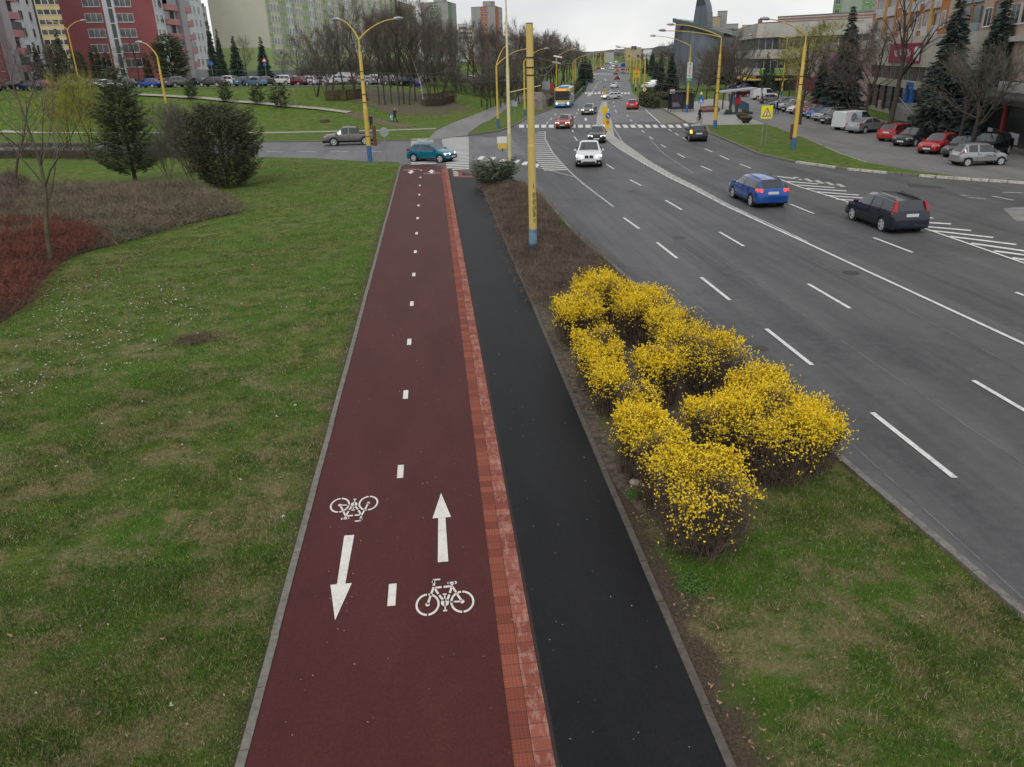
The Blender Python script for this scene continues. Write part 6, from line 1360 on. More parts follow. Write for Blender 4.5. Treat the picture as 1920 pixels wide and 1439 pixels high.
root=empty('advert_panel',(x,y-.22,4.1)); b=MB(); b.box(-.36,.36,-.05,.05,.42,2.45); b.build('panel',mk('panel_white',(.6,.62,.62),.5,var=.05),root); b=MB(); b.box(-.36,.36,-.056,.05,0,.42); b.build('green_foot',mk('panel_green',(.05,.38,.12),.5,var=.05),root)
o=text_mesh('red_lettering','FRESH',.36,mk('letter_red',(.5,.02,.03),.5,var=0),(.02,-.06,1.45),(PI/2,-PI/2,0),root); o.rotation_euler=(PI/2,-PI/2*1,0)
text_mesh('foot_lettering','700 m',.24,MATS['panel_white'],(0,-.062,.21),(PI/2,0,0),root)
b=MB(); b.box(-.1,.1,-.058,-.05,2.1,2.35); b.box(-.1,.12,-.058,-.05,.6,.75); b.build('green_leaf',MATS['panel_green'],root)
tag(root,'tall white advertising panel with red vertical lettering and green foot on a lamp post','advert')
G2='yellow posts lining the right kerb'
for i,(px,py,h,arms,l) in enumerate([(1207,187,6.8,((168,4.6,1.4),),'nearest yellow lamp post on the right kerb, with a priority sign'),(1198.5,166,6.9,(),'plain yellow pole right of the yellow sign'),(1191.5,172,6.3,((168,4.4,1.4),),'yellow lamp post on the right kerb with orange-topped sign'),(1187,165,6.6,(),'plain yellow pole left of the signposted one'),(1181,146,9,((168,5,1.4),),'thick pair of yellow poles farther along the right kerb'),(1176.5,140,8,((168,5,1.4),),'distant yellow lamp post on the right kerb'),(1180,152,8,(),'distant plain yellow pole on the right kerb'),(1174,133,9,((168,5,1.4),),'farthest yellow lamp post on the right kerb')]):
    lamp_post(px,py,h,l,arms=arms,r0=.17,r1=.13,band=.9 if i<4 else .6,neck=.9 if arms else 0,group=G2,bandmat=M_BLUE if i!=2 else M_BLACKP)
lamp_post(1464,190,9.6,'striped slender pole behind the parked cars with two horizontal arms',arms=((172,5.6,.6),(8,5.6,.6)),r0=.13,r1=.06,band=1.6)
lamp_post(1383,158,7,'orange-brown post at the end of the far parking row',r0=.16,r1=.14,band=0,pole=mk('rusty_orange',(.36,.17,.05),.7,var=.3),name='rusty_post',cat='post')
# overhead wires
def wire(pts,label,r=.012,sag=.25,name='overhead_wire'):
    b=MB(); P_=[]
    for a,c in zip(pts,pts[1:]):
        for k in range(8):
            t=k/8; P_.append((a[0]+(c[0]-a[0])*t,a[1]+(c[1]-a[1])*t,a[2]+(c[2]-a[2])*t-4*sag*t*(1-t)))
    P_.append(pts[-1]); b.tube(P_,r,4); o=b.build(name,mk('wire_grey',(.10,.10,.10),.6,.3,var=0)); return tag(o,label,'wire')
def tp(px,py,D_): x,y=P(px,D_); return (x,y,ZT(px,py,D_))
bp=G(1000,475); bx,by=bp[0]+.2,bp[1]
la=G(694,303); li=G(1487,283); lc=G(1340,243)
wire([(bx,by,7.55),tp(1100,113,70),tp(1230,125,95)],'wire running from the top clamp of the thick pole up the street')
wire([(bx,by,7.2),tp(1046,108,50),tp(1130,117,80),(lc[0],lc[1],5.2)],'wire running from the middle clamp of the thick pole to the grass island',.014)
wire([(bx,by,6.93),tp(1040,119,50),tp(1220,137,90),(lc[0],lc[1],4.6)],'wire running from the lowest clamp of the thick pole to the grass island',.014)
for i,(a,c,q) in enumerate([((la[0],la[1],6.9),tp(0,113,100),'upper'),((la[0],la[1],6.3),tp(0,123,100),'lower')]): wire([a,c],'%s wire from the double-armed lamp post to the left edge'%q)
wire([(la[0],la[1],6.9),tp(850,133,85),tp(1000,140,100),tp(1340,160,90)],'wire crossing from the double-armed lamp post over the main road')
wire([(la[0],la[1],5.2),tp(800,157,90),tp(960,148,110)],'low wire from the double-armed lamp post to the right')
wire([(la[0],la[1],6.3),tp(820,143,85),tp(1000,150,100),tp(1200,150,110),(lc[0],lc[1],4.2)],'second wire crossing over the main road')
wire([(li[0],li[1],6.4),tp(1590,95,75),tp(1760,82,80),tp(1960,60,85)],'wire from the island lamp post rising towards the beige building')
for i,(y0,y1,y2) in enumerate([(148,168,178),(160,176,186),(184,192,200),(100,128,172)]): wire([(li[0],li[1],ZT(1500,y0,69.5)),tp(1700,y1,78),tp(1960,y2,84)],['topmost','second','third','lowest'][i]+' contact wire from the island lamp post to the right edge',.013)
wire([tp(1080,125,160),tp(1290,122,112),(lc[0],lc[1],5.0)],'wire over the road between the advert lamp post and the island')
wire([tp(1040,110,165),tp(1180,130,150),tp(1290,140,112)],'contact wire along the far part of the road')
for i,(px,py,D_) in enumerate([(1046,107,50),(1043,118,50)]):
    a=Vector(tp(px-8,py-1.5,D_)); c=Vector(tp(px+8,py+1.5,D_)); b=MB(); b.tube([a,c],.045,7); tag(b.build('insulator',M_WHITE),['upper','lower'][i]+' white insulator rod on the wires right of the thick pole','insulator')
# signs
def sign_post(x,y,z,h,label,posts=(0,),r=.03,mat=None,name='traffic_sign'):
    root=empty(name,(x,y,z)); 
    for p in posts: b=MB(); b.tube([(p,0,-.1),(p,0,h)],r,8); b.build('post',mat or M_STEEL,root)
    return tag(root,label,'sign')
x,y=G(725,304); r_=sign_post(x,y,0,2.55,'round sign seen from its grey back beside the cycle path end'); b=MB(); b.disc((0,-.04,2.35),.36,24,0,'y',.02); b.build('sign_back',mk('sign_back_grey',(.36,.38,.40),.6,.3,var=.1),r_); b=MB(); b.box(-.3,.3,-.065,-.05,2.42,2.46); b.box(-.3,.3,-.065,-.05,2.24,2.28); b.build('bracket',M_STEEL,r_)
x,y=G(1430,276); r_=sign_post(x,y,.11,3.4,'yellow square warning sign with red pedestrian triangle on two posts on the grass island',posts=(-.14,.2))
MYL=mk('sign_fluoro_yellow',(.70,.78,.02),.5,var=0); MRD=mk('sign_red',(.48,.02,.03),.5,var=0); MWH=mk('sign_white',(.72,.72,.72),.5,var=0); MBL=mk('sign_blue',(.01,.13,.50),.5,var=0)
def rrect(b,x0,x1,z0,z1,y,rad,mi=0):
    pts=[]
    for cx_,cz_,a0 in ((x1-rad,z1-rad,0),(x0+rad,z1-rad,PI/2),(x0+rad,z0+rad,PI),(x1-rad,z0+rad,1.5*PI)):
        for k in range(4): a=a0+PI/2*k/3; pts.append((cx_+rad*math.cos(a),cz_+rad*math.sin(a)))
    b.poly([(p[0],y,p[1]) for p in pts[::-1]],mi); b.poly([(p[0],y+.03,p[1]) for p in pts],mi)
    for i in range(len(pts)): p,q=pts[i],pts[(i+1)%len(pts)]; b.quad((p[0],y,p[1]),(q[0],y,q[1]),(q[0],y+.03,q[1]),(p[0],y+.03,p[1]),mi)
b=MB(); rrect(b,-.45,.55,2.22,3.26,-.07,.07); b.build('yellow_panel',MYL,r_)
def tri(b,cx_,z0,s,y,mi=0): b.poly([(cx_-s/2,y,z0),(cx_+s/2,y,z0),(cx_,y,z0+s*.88)],mi)
b=MB(); tri(b,.05,2.38,.84,-.075); b.build('red_triangle',MRD,r_); b=MB(); tri(b,.05,2.46,.56,-.08); b.build('white_triangle',MWH,r_)
b=MB(); b.disc((.05,-.085,2.79),.032,10,0,'y',.005); b.poly([(.01,-.087,2.62),(.09,-.087,2.62),(.085,-.087,2.755),(.015,-.087,2.755)]); b.poly([(-.01,-.087,2.49),(.02,-.087,2.49),(.06,-.087,2.63),(.02,-.087,2.63)]); b.poly([(.08,-.087,2.49),(.11,-.087,2.49),(.08,-.087,2.63),(.04,-.087,2.63)]); b.box(-.08,.18,-.087,-.082,2.475,2.488); b.build('pedestrian_symbol',M_BLACKP,r_)
def bollard_sign(px,py,s,label):
    x,y=GT(px,py); r_=sign_post(x,y,.05,1.75*s,label,r=.05,mat=MATS['pole_yellow_worn'])
    b=MB(); b.box(-.22*s,.22*s,-.04,.04,0,1.3*s); b.build('yellow_column',mk('signal_yellow',(.72,.48,.01),.5,var=.05),r_)
    b=MB(); b.disc((0,-.06,1.45*s),.36*s,24,0,'y',.02); b.build('yellow_rim',MATS['signal_yellow'],r_); b=MB(); b.disc((0,-.08,1.45*s),.31*s,24,0,'y',.02); b.build('blue_disc',MBL,r_)
    b=MB(); M=Matrix.Translation((0,-.1,1.45*s))@Matrix.Rotation(math.radians(45),4,'Y'); b.box(-.2*s,.1*s,-.004,.004,-.03*s,.03*s,0,M); b.poly([tuple(M@Vector(q)) for q in ((.05*s,-.006,-.1*s),(.2*s,-.006,0),(.05*s,-.006,.1*s))]); b.build('white_arrow',MWH,r_)
    b=MB(); b.disc((0,-.06,.78*s),.18*s,16,0,'y',.02); b.build('red_disc',MRD,r_); b=MB(); b.box(-.12*s,.12*s,-.08,-.07,.76*s,.80*s); b.build('white_bar',MWH,r_)
    return r_
bollard_sign(1139,244,1.0,'round blue keep-right sign on a yellow column at the near end of the traffic island')
x,y=G(1133.5,232); r_=sign_post(x,y,.05,1.3,'back of a round yellow sign just behind the keep-right sign'); b=MB(); b.disc((0,0,1.5),.42,24,0,'y',.03); b.box(-.2,.2,-.03,.03,0,1.2); b.build('yellow_back',MATS['signal_yellow'],r_)
bollard_sign(1133,178,1.1,'distant round blue keep-right sign on the far traffic island')
x,y=G(1312,222); r_=sign_post(x,y,.05,2.9,'blue square pedestrian crossing sign with white triangle beside the cyclist',mat=M_BLACKP); b=MB(); b.box(-.34,.34,-.04,-.02,1.75,2.45); b.build('blue_panel',MBL,r_); b=MB(); tri(b,0,1.83,.5,-.05); b.build('white_triangle',MWH,r_); b=MB(); b.box(-.03,.03,-.056,-.05,1.9,2.1); b.box(-.1,.1,-.056,-.05,1.87,1.9); b.build('pedestrian_symbol',M_BLACKP,r_)
b=MB(); b.tube([(0,-.02,2.78),(0,-.02,2.95),(0,-.02,3.08)],[.12,.13,.06],10); b.build('white_lamp',MWH,r_)
x,y=G(1259,203); root=empty('information_totem',(x,y,.05)); b=MB(); b.box(-.42,-.36,-.05,.05,0,2.7); b.box(.36,.42,-.05,.05,0,2.7); b.box(-.42,.42,-.05,.05,2.65,2.72); b.box(-.42,.42,-.05,.05,1.55,1.6); b.build('red_frame',MRD,root); b=MB(); b.box(-.34,.34,-.04,.04,1.62,2.62); b.box(-.34,.34,-.04,.04,1.1,1.53); b.build('white_panel',MWH,root); b=MB(); b.box(-.3,.3,-.2,.2,0,1.0); b.build('pedestal',M_CONC,root); b=MB(); 
for k in range(5): b.box(-.25,.2-.05*(k%2),-.05,-.045,2.5-k*.17,2.54-k*.17)
b.build('printed_lines',mk('print_grey',(.15,.15,.16),.7,var=0),root); tag(root,'narrow information board with white panels in a red frame at the pavement edge','board')
# bus shelter with dark poster
x,y=G(1278,211); root=empty('bus_shelter',(x-.3,y+.5,.05)); mdk=mk('shelter_dark',(.03,.035,.045),.5,var=.2); b=MB(); b.box(-1.1,.5,-.05,.05,.35,2.5); b.build('poster_panel',mk('poster_night',(.022,.020,.035),.4,c2=(.07,.04,.07),scale=2.5),root)
b=MB()
for k in range(4): b.box(-.95,.2-.1*k,-.06,-.055,.75+k*.14,.80+k*.14)
b.build('poster_lines',mk('print_pale',(.4,.4,.42),.6,var=0),root)
b=MB(); 
for xx in (-1.15,.55,2.1): b.box(xx,xx+.08,-.05,.05,0,2.6); b.box(xx,xx+.08,1.4,1.5,0,2.6)
b.build('posts',mdk,root); b=MB(); b.box(-1.3,2.3,-.3,1.7,2.6,2.72); b.build('roof',mdk,root); b=MB(); b.box(.6,2.1,-.02,.02,.3,2.4); b.box(-1.1,2.1,1.42,1.46,.3,2.4); b.build('glass_wall',mk('shelter_glass',(.05,.065,.075),.15,var=.3),root)
b=MB(); b.box(-1.1,.5,-.12,.1,0,.35); b.build('plinth',M_CONC,root); tag(root,'dark bus shelter with a poster wall behind the advert lamp post','bus shelter')
# kiosk roof, bench, counters, planters, railing
x,y=G(1383,215); root=empty('stop_canopy',(x,y,.05)); b=MB(); b.tube([(-.2,0,0),(-.2,0,3.0)],.22,10); b.build('column',mk('canopy_column',(.06,.05,.05),.6),root); b=MB(); M=Matrix.Rotation(math.radians(-4),4,'Y'); b.box(-2.6,2.2,-1.1,1.1,2.95,3.12,0,M); b.build('roof',mk('canopy_roof',(.42,.45,.48),.5,var=.2),root); b=MB(); b.box(-.45,.15,-.28,-.23,1.3,2.05); b.build('red_box',MRD,root); b=MB(); b.box(-1.9,1.9,-.5,.1,0,.28); b.box(-1.8,-1.0,-.6,-.1,.28,.62); b.box(.5,1.3,-.6,-.1,.28,.62); b.build('plinth',mk('plinth_dark',(.05,.07,.075),.7,var=.3),root); tag(root,'flat white canopy on a dark column with a red box','canopy')
x,y=G(1331,211); root=empty('curved_bench',(x,y,.05)); b=MB(); b.tube([(-1.5,0,.3),(-.6,-.3,.28),(.4,-.3,.28),(1.3,0,.3)],.26,8); b.build('seat',mk('red_stone_bench',(.22,.10,.085),.8,var=.3),root); b=MB(); b.tube([(-1.4,.25,.6),(-.5,0,.7),(.4,0,.7),(1.2,.25,.6)],.12,7); b.build('backrest',MATS['red_stone_bench'],root); tag(root,'low curved reddish bench on the pavement between two lamp posts','bench')
for i,(px,py,s,l) in enumerate([(1398,232,1.0,'nearer dark bowl-shaped planter with dry plants'),(1390,225,.92,'farther dark bowl-shaped planter behind the nearer one')]):
    x,y=G(px,py); root=empty('planter',(x,y,.05)); root.scale=(s,s,s); b=MB(); b.tube([(0,0,0),(0,0,.08),(0,0,.42),(0,0,.62),(0,0,.62)],[.3,.34,.68,.76,.70],16); b.build('bowl',mk('planter_dark',(.03,.035,.04),.6,var=.2),root,smooth=50)
    n=500; a=RNG.uniform(0,2*PI,n); q=np.sqrt(RNG.uniform(0,1,n))*.66; V,Fc=leaves(np.stack([q*np.cos(a),q*np.sin(a),.62+RNG.uniform(0,.28,n)*(1-q*.8)],1),.09); np_mesh('plants',V,Fc,mk('planter_plants',(.20,.17,.09),.9,c2=(.09,.09,.04),scale=4),root); tag(root,l,'planter')
def railing(pts,h,label,mat,step=.35,name='railing'):
    root=empty(name,(pts[0][0],pts[0][1],0)); o=Vector((pts[0][0],pts[0][1],0)); P_=resample(pts,step); b=MB()
    for p in P_: b.tube([(p[0]-o.x,p[1]-o.y,T(*p)),(p[0]-o.x,p[1]-o.y,T(*p)+h)],.018,5)
    b.build('bars',mat,root); b=MB()
    for zz in (h,.15): b.tube([(p[0]-o.x,p[1]-o.y,T(*p)+zz) for p in P_],.035,6)
    b.build('rails',mat,root); return tag(root,label,'railing')
railing([G(1366,190),G(1382,200),G(1403,212)],1.15,'blue-grey metal railing between pavement and car park',mk('blue_grey_metal',(.10,.17,.23),.5,.3,var=.15),.16)
railing([GT(x,y) for x,y in ((1060,204),(1078,190),(1098,170),(1102,158))],1.0,'green metal railing along the left pavement beyond the bus',mk('green_metal',(.05,.09,.06),.6,var=.2),.8)
# small round sign and notices on the left
x,y=G(966,231); r_=sign_post(x,y,.1,2.6,'small grey panel sign right of the pale yellow post'); b=MB(); b.box(-.32,.32,-.05,-.02,1.9,2.5); b.build('panel',mk('panel_bluegrey',(.30,.34,.38),.6,var=.1),r_)
x,y=GT(1024,188); r_=sign_post(x,y,T(x,y),3.4,'tall grey notice board left of the bus',posts=(-.5,.5)); b=MB(); b.box(-.75,.75,-.05,.05,1.4,3.4); b.build('panel',MATS['panel_bluegrey'],r_)
x,y=GT(1034,186); root=empty('poster_column',(x,y,T(x,y))); b=MB(); b.box(-.35,.35,-.1,.1,.3,2.9); b.build('panel',MRD,root); b=MB(); b.box(-.1,.1,-.08,.08,0,.3); b.build('foot',M_STEEL,root); tag(root,'red poster panel behind the bus','poster')
x,y=GT(1008,206); root=empty('stone_block',(x,y,T(x,y))); b=MB(); b.tube([(0,0,0),(0,0,1.6),(0,0,2.6)],[1.6,1.4,.9],7); b.build('rock',mk('pale_rock',(.25,.22,.20),.95,var=.4,scale=2,bump=.5),root); tag(root,'large pale boulder-like block left of the bus','boulder')
x,y=GT(1191.5,171); root=empty('orange_sign',(x,y-.25,T(x,y)+2.9)); b=MB(); b.box(-.75,.75,-.05,.05,0,2.2); b.build('yellow_panel',mk('panel_yellow',(.72,.45,.02),.5,var=.05),root); b=MB(); b.box(-.75,.75,-.06,.04,1.6,2.2); b.build('orange_top',mk('panel_orange',(.65,.18,.02),.5,var=.1),root); b=MB(); b.disc((0,-.07,.8),.22,12,0,'y',.02); b.build('dark_dot',M_BLACKP,root); tag(root,'yellow panel with orange top fixed to a post on the right kerb','sign')
x,y=G(1207,187); root=empty('priority_sign',(x,y-.22,1.75)); M=Matrix.Rotation(PI/4,4,'Y'); b=MB(); b.box(-.3,.3,-.02,.02,-.3,.3,0,M); b.build('white_diamond',MWH,root); b=MB(); b.box(-.2,.2,-.03,.02,-.2,.2,0,M); b.build('yellow_diamond',MATS['signal_yellow'],root); tag(root,'yellow and white diamond priority sign on the right-hand lamp post','sign')
x,y=P(497,139); r_=sign_post(x,y,T(x,y),4.3,'red triangular sign above a blue disc before the cars on the bank'); b=MB(); tri(b,0,3.6,.85,-.05); b.build('red_triangle',MRD,r_); b=MB(); tri(b,0,3.7,.5,-.06); b.build('white_triangle',MWH,r_); b=MB(); b.disc((0,-.05,3.25),.26,16,0,'y',.03); b.build('blue_disc',MBL,r_)
x,y=P(397,140); r_=sign_post(x,y,T(x,y),3.8,'blue square parking sign on the bank by the dark cars'); b=MB(); b.box(-.27,.27,-.05,-.02,3.2,3.8); b.build('blue_panel',MBL,r_)
# stake frame, steps and drain lid
x,y=GT(544,202); root=empty('stake_frame',(x,y,T(x,y))); b=MB()
for q in ((-.9,0),(0,.4),(.9,0)): b.tube([(q[0],q[1],0),(q[0]*.85,q[1],2.6)],.045,6)
b.build('stakes',mk('pale_stake',(.30,.26,.21),.8),root); b=MB(); b.tube([(-.77,0,2.4),(0,.4,2.4),(.77,0,2.4)],.035,5); b.build('crossbar',MATS['pale_stake'],root); tag(root,'frame of pale wooden stakes round a sapling on the bank','stakes')
x,y=GT(609,229); b=MB(); b.tube([(0,0,0),(0,0,.35)],[.75,.6],10); o=b.build('drain_cover',mk('drain_dark',(.06,.05,.045),.9),None,loc=(x,y,T(x,y)-.05)); tag(o,'dark round drain cover set in the grass bank','drain cover')
b=MB(); A_=Vector((*GT(655,213),0)); C_=Vector((*GT(772,239),0))
for k in range(17):
    t=(k+.5)/17; p=A_.lerp(C_,t); d=(C_-A_).normalized(); z_=T(p.x,p.y); M=Matrix.Translation((p.x,p.y,z_))@Matrix.Rotation(math.atan2(d.y,d.x),4,'Z'); b.box(-.2,.2,-.9,.9,-.35,.14,0,M)
struct(b.build('bank_steps',mk('old_step_slab',(.27,.20,.165),.9,var=.3,scale=2)))
# ================================================================ people
def skin_body(name,chains,mat,parent,sub=1,root=None):
    """chains: lists of (x,y,z,r); vertices at equal positions are welded"""
    V=[];E_=[];R_r=[];key={}
    for ch in chains:
        prev=None
        for q in ch:
            k=(round(q[0],3),round(q[1],3),round(q[2],3))
            if k not in key: key[k]=len(V); V.append(q[:3]); R_r.append(q[3])
            i=key[k]
            if prev is not None and prev!=i: E_.append((prev,i))
            prev=i
    me=bpy.data.meshes.new(name); me.from_pydata(V,E_,[]); o=bpy.data.objects.new(name,me); COL.objects.link(o)
    md=o.modifiers.new('skin','SKIN'); md.use_smooth_shade=True
    for i,r in enumerate(R_r): me.skin_vertices[0].data[i].radius=(r if isinstance(r,tuple) else (r,r))
    me.skin_vertices[0].data[0].use_root=True
    if sub: sm=o.modifiers.new('sub','SUBSURF'); sm.levels=sub; sm.render_levels=sub
    dg=bpy.context.evaluated_depsgraph_get(); m2=bpy.data.meshes.new_from_object(o.evaluated_get(dg)); m2.name=name; m2.materials.clear()
    for q in (mat if isinstance(mat,list) else [mat]): m2.materials.append(q)
    bpy.data.objects.remove(o); bpy.data.meshes.remove(me); ob=bpy.data.objects.new(name,m2); return link(ob,parent)
M_SKIN=mk('skin',(.42,.25,.18),.6,var=.05)
def person(x,y,rz,label,top,legs,hair,h=1.72,step=.22,arm=.1,bend=0.0,z=None,bag=None,coat=False):
    s=h/1.72; root=empty('person',(x,y,T(x,y) if z is None else z),rz); root.scale=(s,s,s)
    mt_,ml,mh=mk('cloth_'+top[0],top[1],.85,var=.15),mk('cloth_'+legs[0],legs[1],.85,var=.15),mk('hair_'+hair[0],hair[1],.8,var=.2)
    bx=bend
    hip=(0,0,.92,.13); 
    body=[[hip,(0,bx*.3,1.08,.125),(0,bx*.6,1.28,.15),(0,bx*.9,1.43,.12),(0,bx,1.50,.055),(0,bx+.02,1.60,.10),(0,bx+.02,1.70,.085)]]
    for sg,st_ in ((-1,step),(1,-step)):
        body.append([hip,(sg*.1,0,.84,.10),(sg*.11,st_*.45,.5,.065),(sg*.11,st_*.9-.02,.1,.042),(sg*.11,st_*.9+.06,.04,.045),(sg*.11,st_*.9+.16,.03,.035)])
        body.append([(0,bx*.9,1.43,.12),(sg*.17,bx*.9,1.42,.065),(sg*.24,bx*.7-arm*sg*.5,1.16,.05),(sg*.25,bx*.7+.08-arm*sg,.94,.036),(sg*.25,bx*.7+.11-arm*sg,.86,.04),(sg*.25,bx*.7+.12-arm*sg,.79,.022)])
    ob=skin_body('body',body,[mt_,ml,M_SKIN],root)
    me=ob.data
    for p in me.polygons:
        c=p.center; p.material_index=2 if (c.z>1.50 or (c.z<.90 and abs(c.x)>.19)) else (1 if c.z<(.62 if coat else .95) and abs(c.x)<.2 else 0)
    cap=[[(0,bx+.0,1.64,.105),(0,bx-.01,1.70,.10),(0,bx-.02,1.74,.06)]]; skin_body('hair',cap,mh,root)
    for sg in (-1,1): b=MB(); b.box(sg*.11-.045,sg*.11+.045,step*(-sg)*.9-.06,step*(-sg)*.9+.2,0,.08); b.build('shoe',M_BLACKP,root)
    if bag: bag(root)
    return tag(root,label,'person')
x,y=GT(741,229)
p_=person(x,y,math.radians(215),'fair-haired person in a dark navy jacket walking down the bank steps',('navy',(.02,.025,.06)),('black',(.015,.015,.018)),('blond',(.5,.42,.28)),h=1.7,bend=.1)
root=empty('carrier_bag',(x-.42,y-.15,T(x,y)+.28)); b=MB(); b.tube([(0,0,0),(0,0,.3),(0,0,.55)],[.17,.2,.15],8); b.build('bag',mk('bag_lightblue',(.45,.62,.75),.6,c2=(.02,.3,.62),scale=5,lo=.45,hi=.5),root); b=MB(); b.tube([(-.1,0,.55),(0,0,.78),(.1,0,.55)],.012,5); b.build('handle',MATS['bag_lightblue'],root); tag(root,'white and blue carrier bag held by the person on the steps','bag')
x,y=G(697,243); person(x,y,0,'person in dark clothes half hidden behind the double-armed lamp post',('dark',(.02,.02,.03)),('black',(.015,.015,.018)),('dark',(.03,.02,.015)))
x,y=GT(1137.5,182); x,y=GT(1094,176); person(x,y,math.radians(-60),'pedestrian in dark blue clothes stepping off the left pavement at the far crossing',('blue',(.03,.04,.12)),('indigo',(.05,.05,.12)),('dark',(.03,.02,.015)),step=.3)
x,y=GT(1456,213.5); person(x,y,math.radians(60),'person in a long black coat walking along the parked cars',('black',(.012,.012,.014)),('black',(.015,.015,.018)),('dark',(.03,.02,.015)),coat=True)
for px,py,l,c in ((1765,241,'person in a white top by the shops, left of the tall pole',('white',(.5,.5,.5))),(1779,242,'person in a dark jacket and jeans by the shops',('dark',(.02,.02,.03))),(1748,240,'person in dark clothes under the large blue spruce',('dark',(.02,.02,.03)))):
    D_=86; x,y=P(px,D_); person(x,y,.3,l,c,('jeans',(.03,.05,.10)),('dark',(.03,.02,.015)),step=.05)
x,y=GT(1423,173); person(x,y,.3,'person in black beyond the small plain white van',('black',(.012,.012,.014)),('black',(.015,.015,.018)),('dark',(.03,.02,.015)))
# cyclist
x,y=G(1311,231); rz=math.radians(4)
root=empty('bicycle',(x,y,.02),rz); b=MB()
for yy_ in (-.52,.52):
    w_=MB(); seg_=[(0,yy_+.34*math.cos(2*PI*k/18),.34+.34*math.sin(2*PI*k/18)) for k in range(19)]; w_.tube(seg_,.022,5); 
    for k in range(8): w_.tube([(0,yy_,.34),(0,yy_+.33*math.cos(PI*k/4),.34+.33*math.sin(PI*k/4))],.004,3)
    w_.build('wheel',M_TYRE,root)
for a,c in (((0,-.52,.34),(0,-.42,.95)),((0,-.42,.88),(0,.18,.84)),((0,-.40,.78),(0,.05,.30)),((0,.05,.30),(0,.20,.92)),((0,.05,.30),(0,.52,.34)),((0,.18,.80),(0,.52,.34))): b.tube([a,c],.02,6)
b.build('frame',M_BLACKP,root); b=MB(); b.tube([(-.28,-.40,1.0),(0,-.44,.97),(.28,-.40,1.0)],.016,6); b.build('handlebar',M_BLACKP,root); b=MB(); b.box(-.07,.07,.1,.34,.92,.97); b.build('saddle',M_BLACKP,root); tag(root,'bicycle facing the zebra crossing under its rider','bicycle')
root=empty('person',(x,y,.02),rz); mt_=mk('cloth_cyclist',(.025,.028,.032),.85)
hip=(0,.16,1.0,.13); ch=[[hip,(0,.04,1.22,.13),(0,-.06,1.42,.13),(0,-.10,1.53,.055),(0,-.13,1.63,.10),(0,-.13,1.72,.08)]]
for sg in (-1,1): ch.append([hip,(sg*.1,.08,.98,.10),(sg*.12,-.14+.1*sg,.66,.07),(sg*.1,.06+.1*sg,.30,.045),(sg*.1,-.05+.1*sg,.25,.04)]); ch.append([(0,-.06,1.42,.13),(sg*.17,-.06,1.40,.06),(sg*.25,-.2,1.18,.045),(sg*.26,-.38,1.04,.035),(sg*.26,-.44,1.01,.03)])
ob=skin_body('body',ch,[mt_,M_SKIN],root); 
for p in ob.data.polygons: p.material_index=1 if p.center.z>1.54 else 0
skin_body('helmet',[[(0,-.12,1.68,.115),(0,-.12,1.76,.09)]],M_BLACKP,root); tag(root,'cyclist in dark clothes waiting at the right end of the zebra crossing','person')
# ================================================================ buildings
M_GLZ=mk('balcony_glass',(.10,.13,.15),.2,var=.3,scale=1.5,spec=.6)
M_DARKG=mk('dark_glazing',(.045,.05,.055),.15,var=.4,scale=.6,spec=.7)
M_ROOFG=mk('roof_grey',(.16,.16,.16),.9,var=.2)
M_CURT=mk('window_curtain_glass',(.17,.18,.19),.2,c2=(.03,.035,.04),scale=.45,lo=.4,hi=.6,spec=.7)
def hmat(name,c,var=.14,c2=None): return mk(name,c,.9,var=var,scale=.35,detail=8,c2=c2)
WC={}
def win_mesh(w,h,mull=1,frame=M_WHITE,glass=M_CURT,ft=.07):
    k=(round(w,2),round(h,2),mull,frame.name,glass.name)
    if k in WC: return WC[k]
    b=MB(); b.quad((-w/2,-.02,0),(w/2,-.02,0),(w/2,-.02,h),(-w/2,-.02,h),1)
    b.box(-w/2-ft,-w/2,-.06,.0,-ft,h+ft,0); b.box(w/2,w/2+ft,-.06,0,-ft,h+ft,0); b.box(-w/2,w/2,-.06,0,h,h+ft,0); b.box(-w/2,w/2,-.06,0,-ft,0,0)
    for i in range(mull): x=-w/2+w*(i+1)/(mull+1); b.box(x-ft*.45,x+ft*.45,-.05,-.021,0,h,0)
    b.box(-w/2-ft*1.5,w/2+ft*1.5,-.13,-.061,-ft-.05,-ft,0)
    o=b.build('window',[frame,glass]); me=o.data; bpy.data.objects.remove(o); WC[k]=me; return me
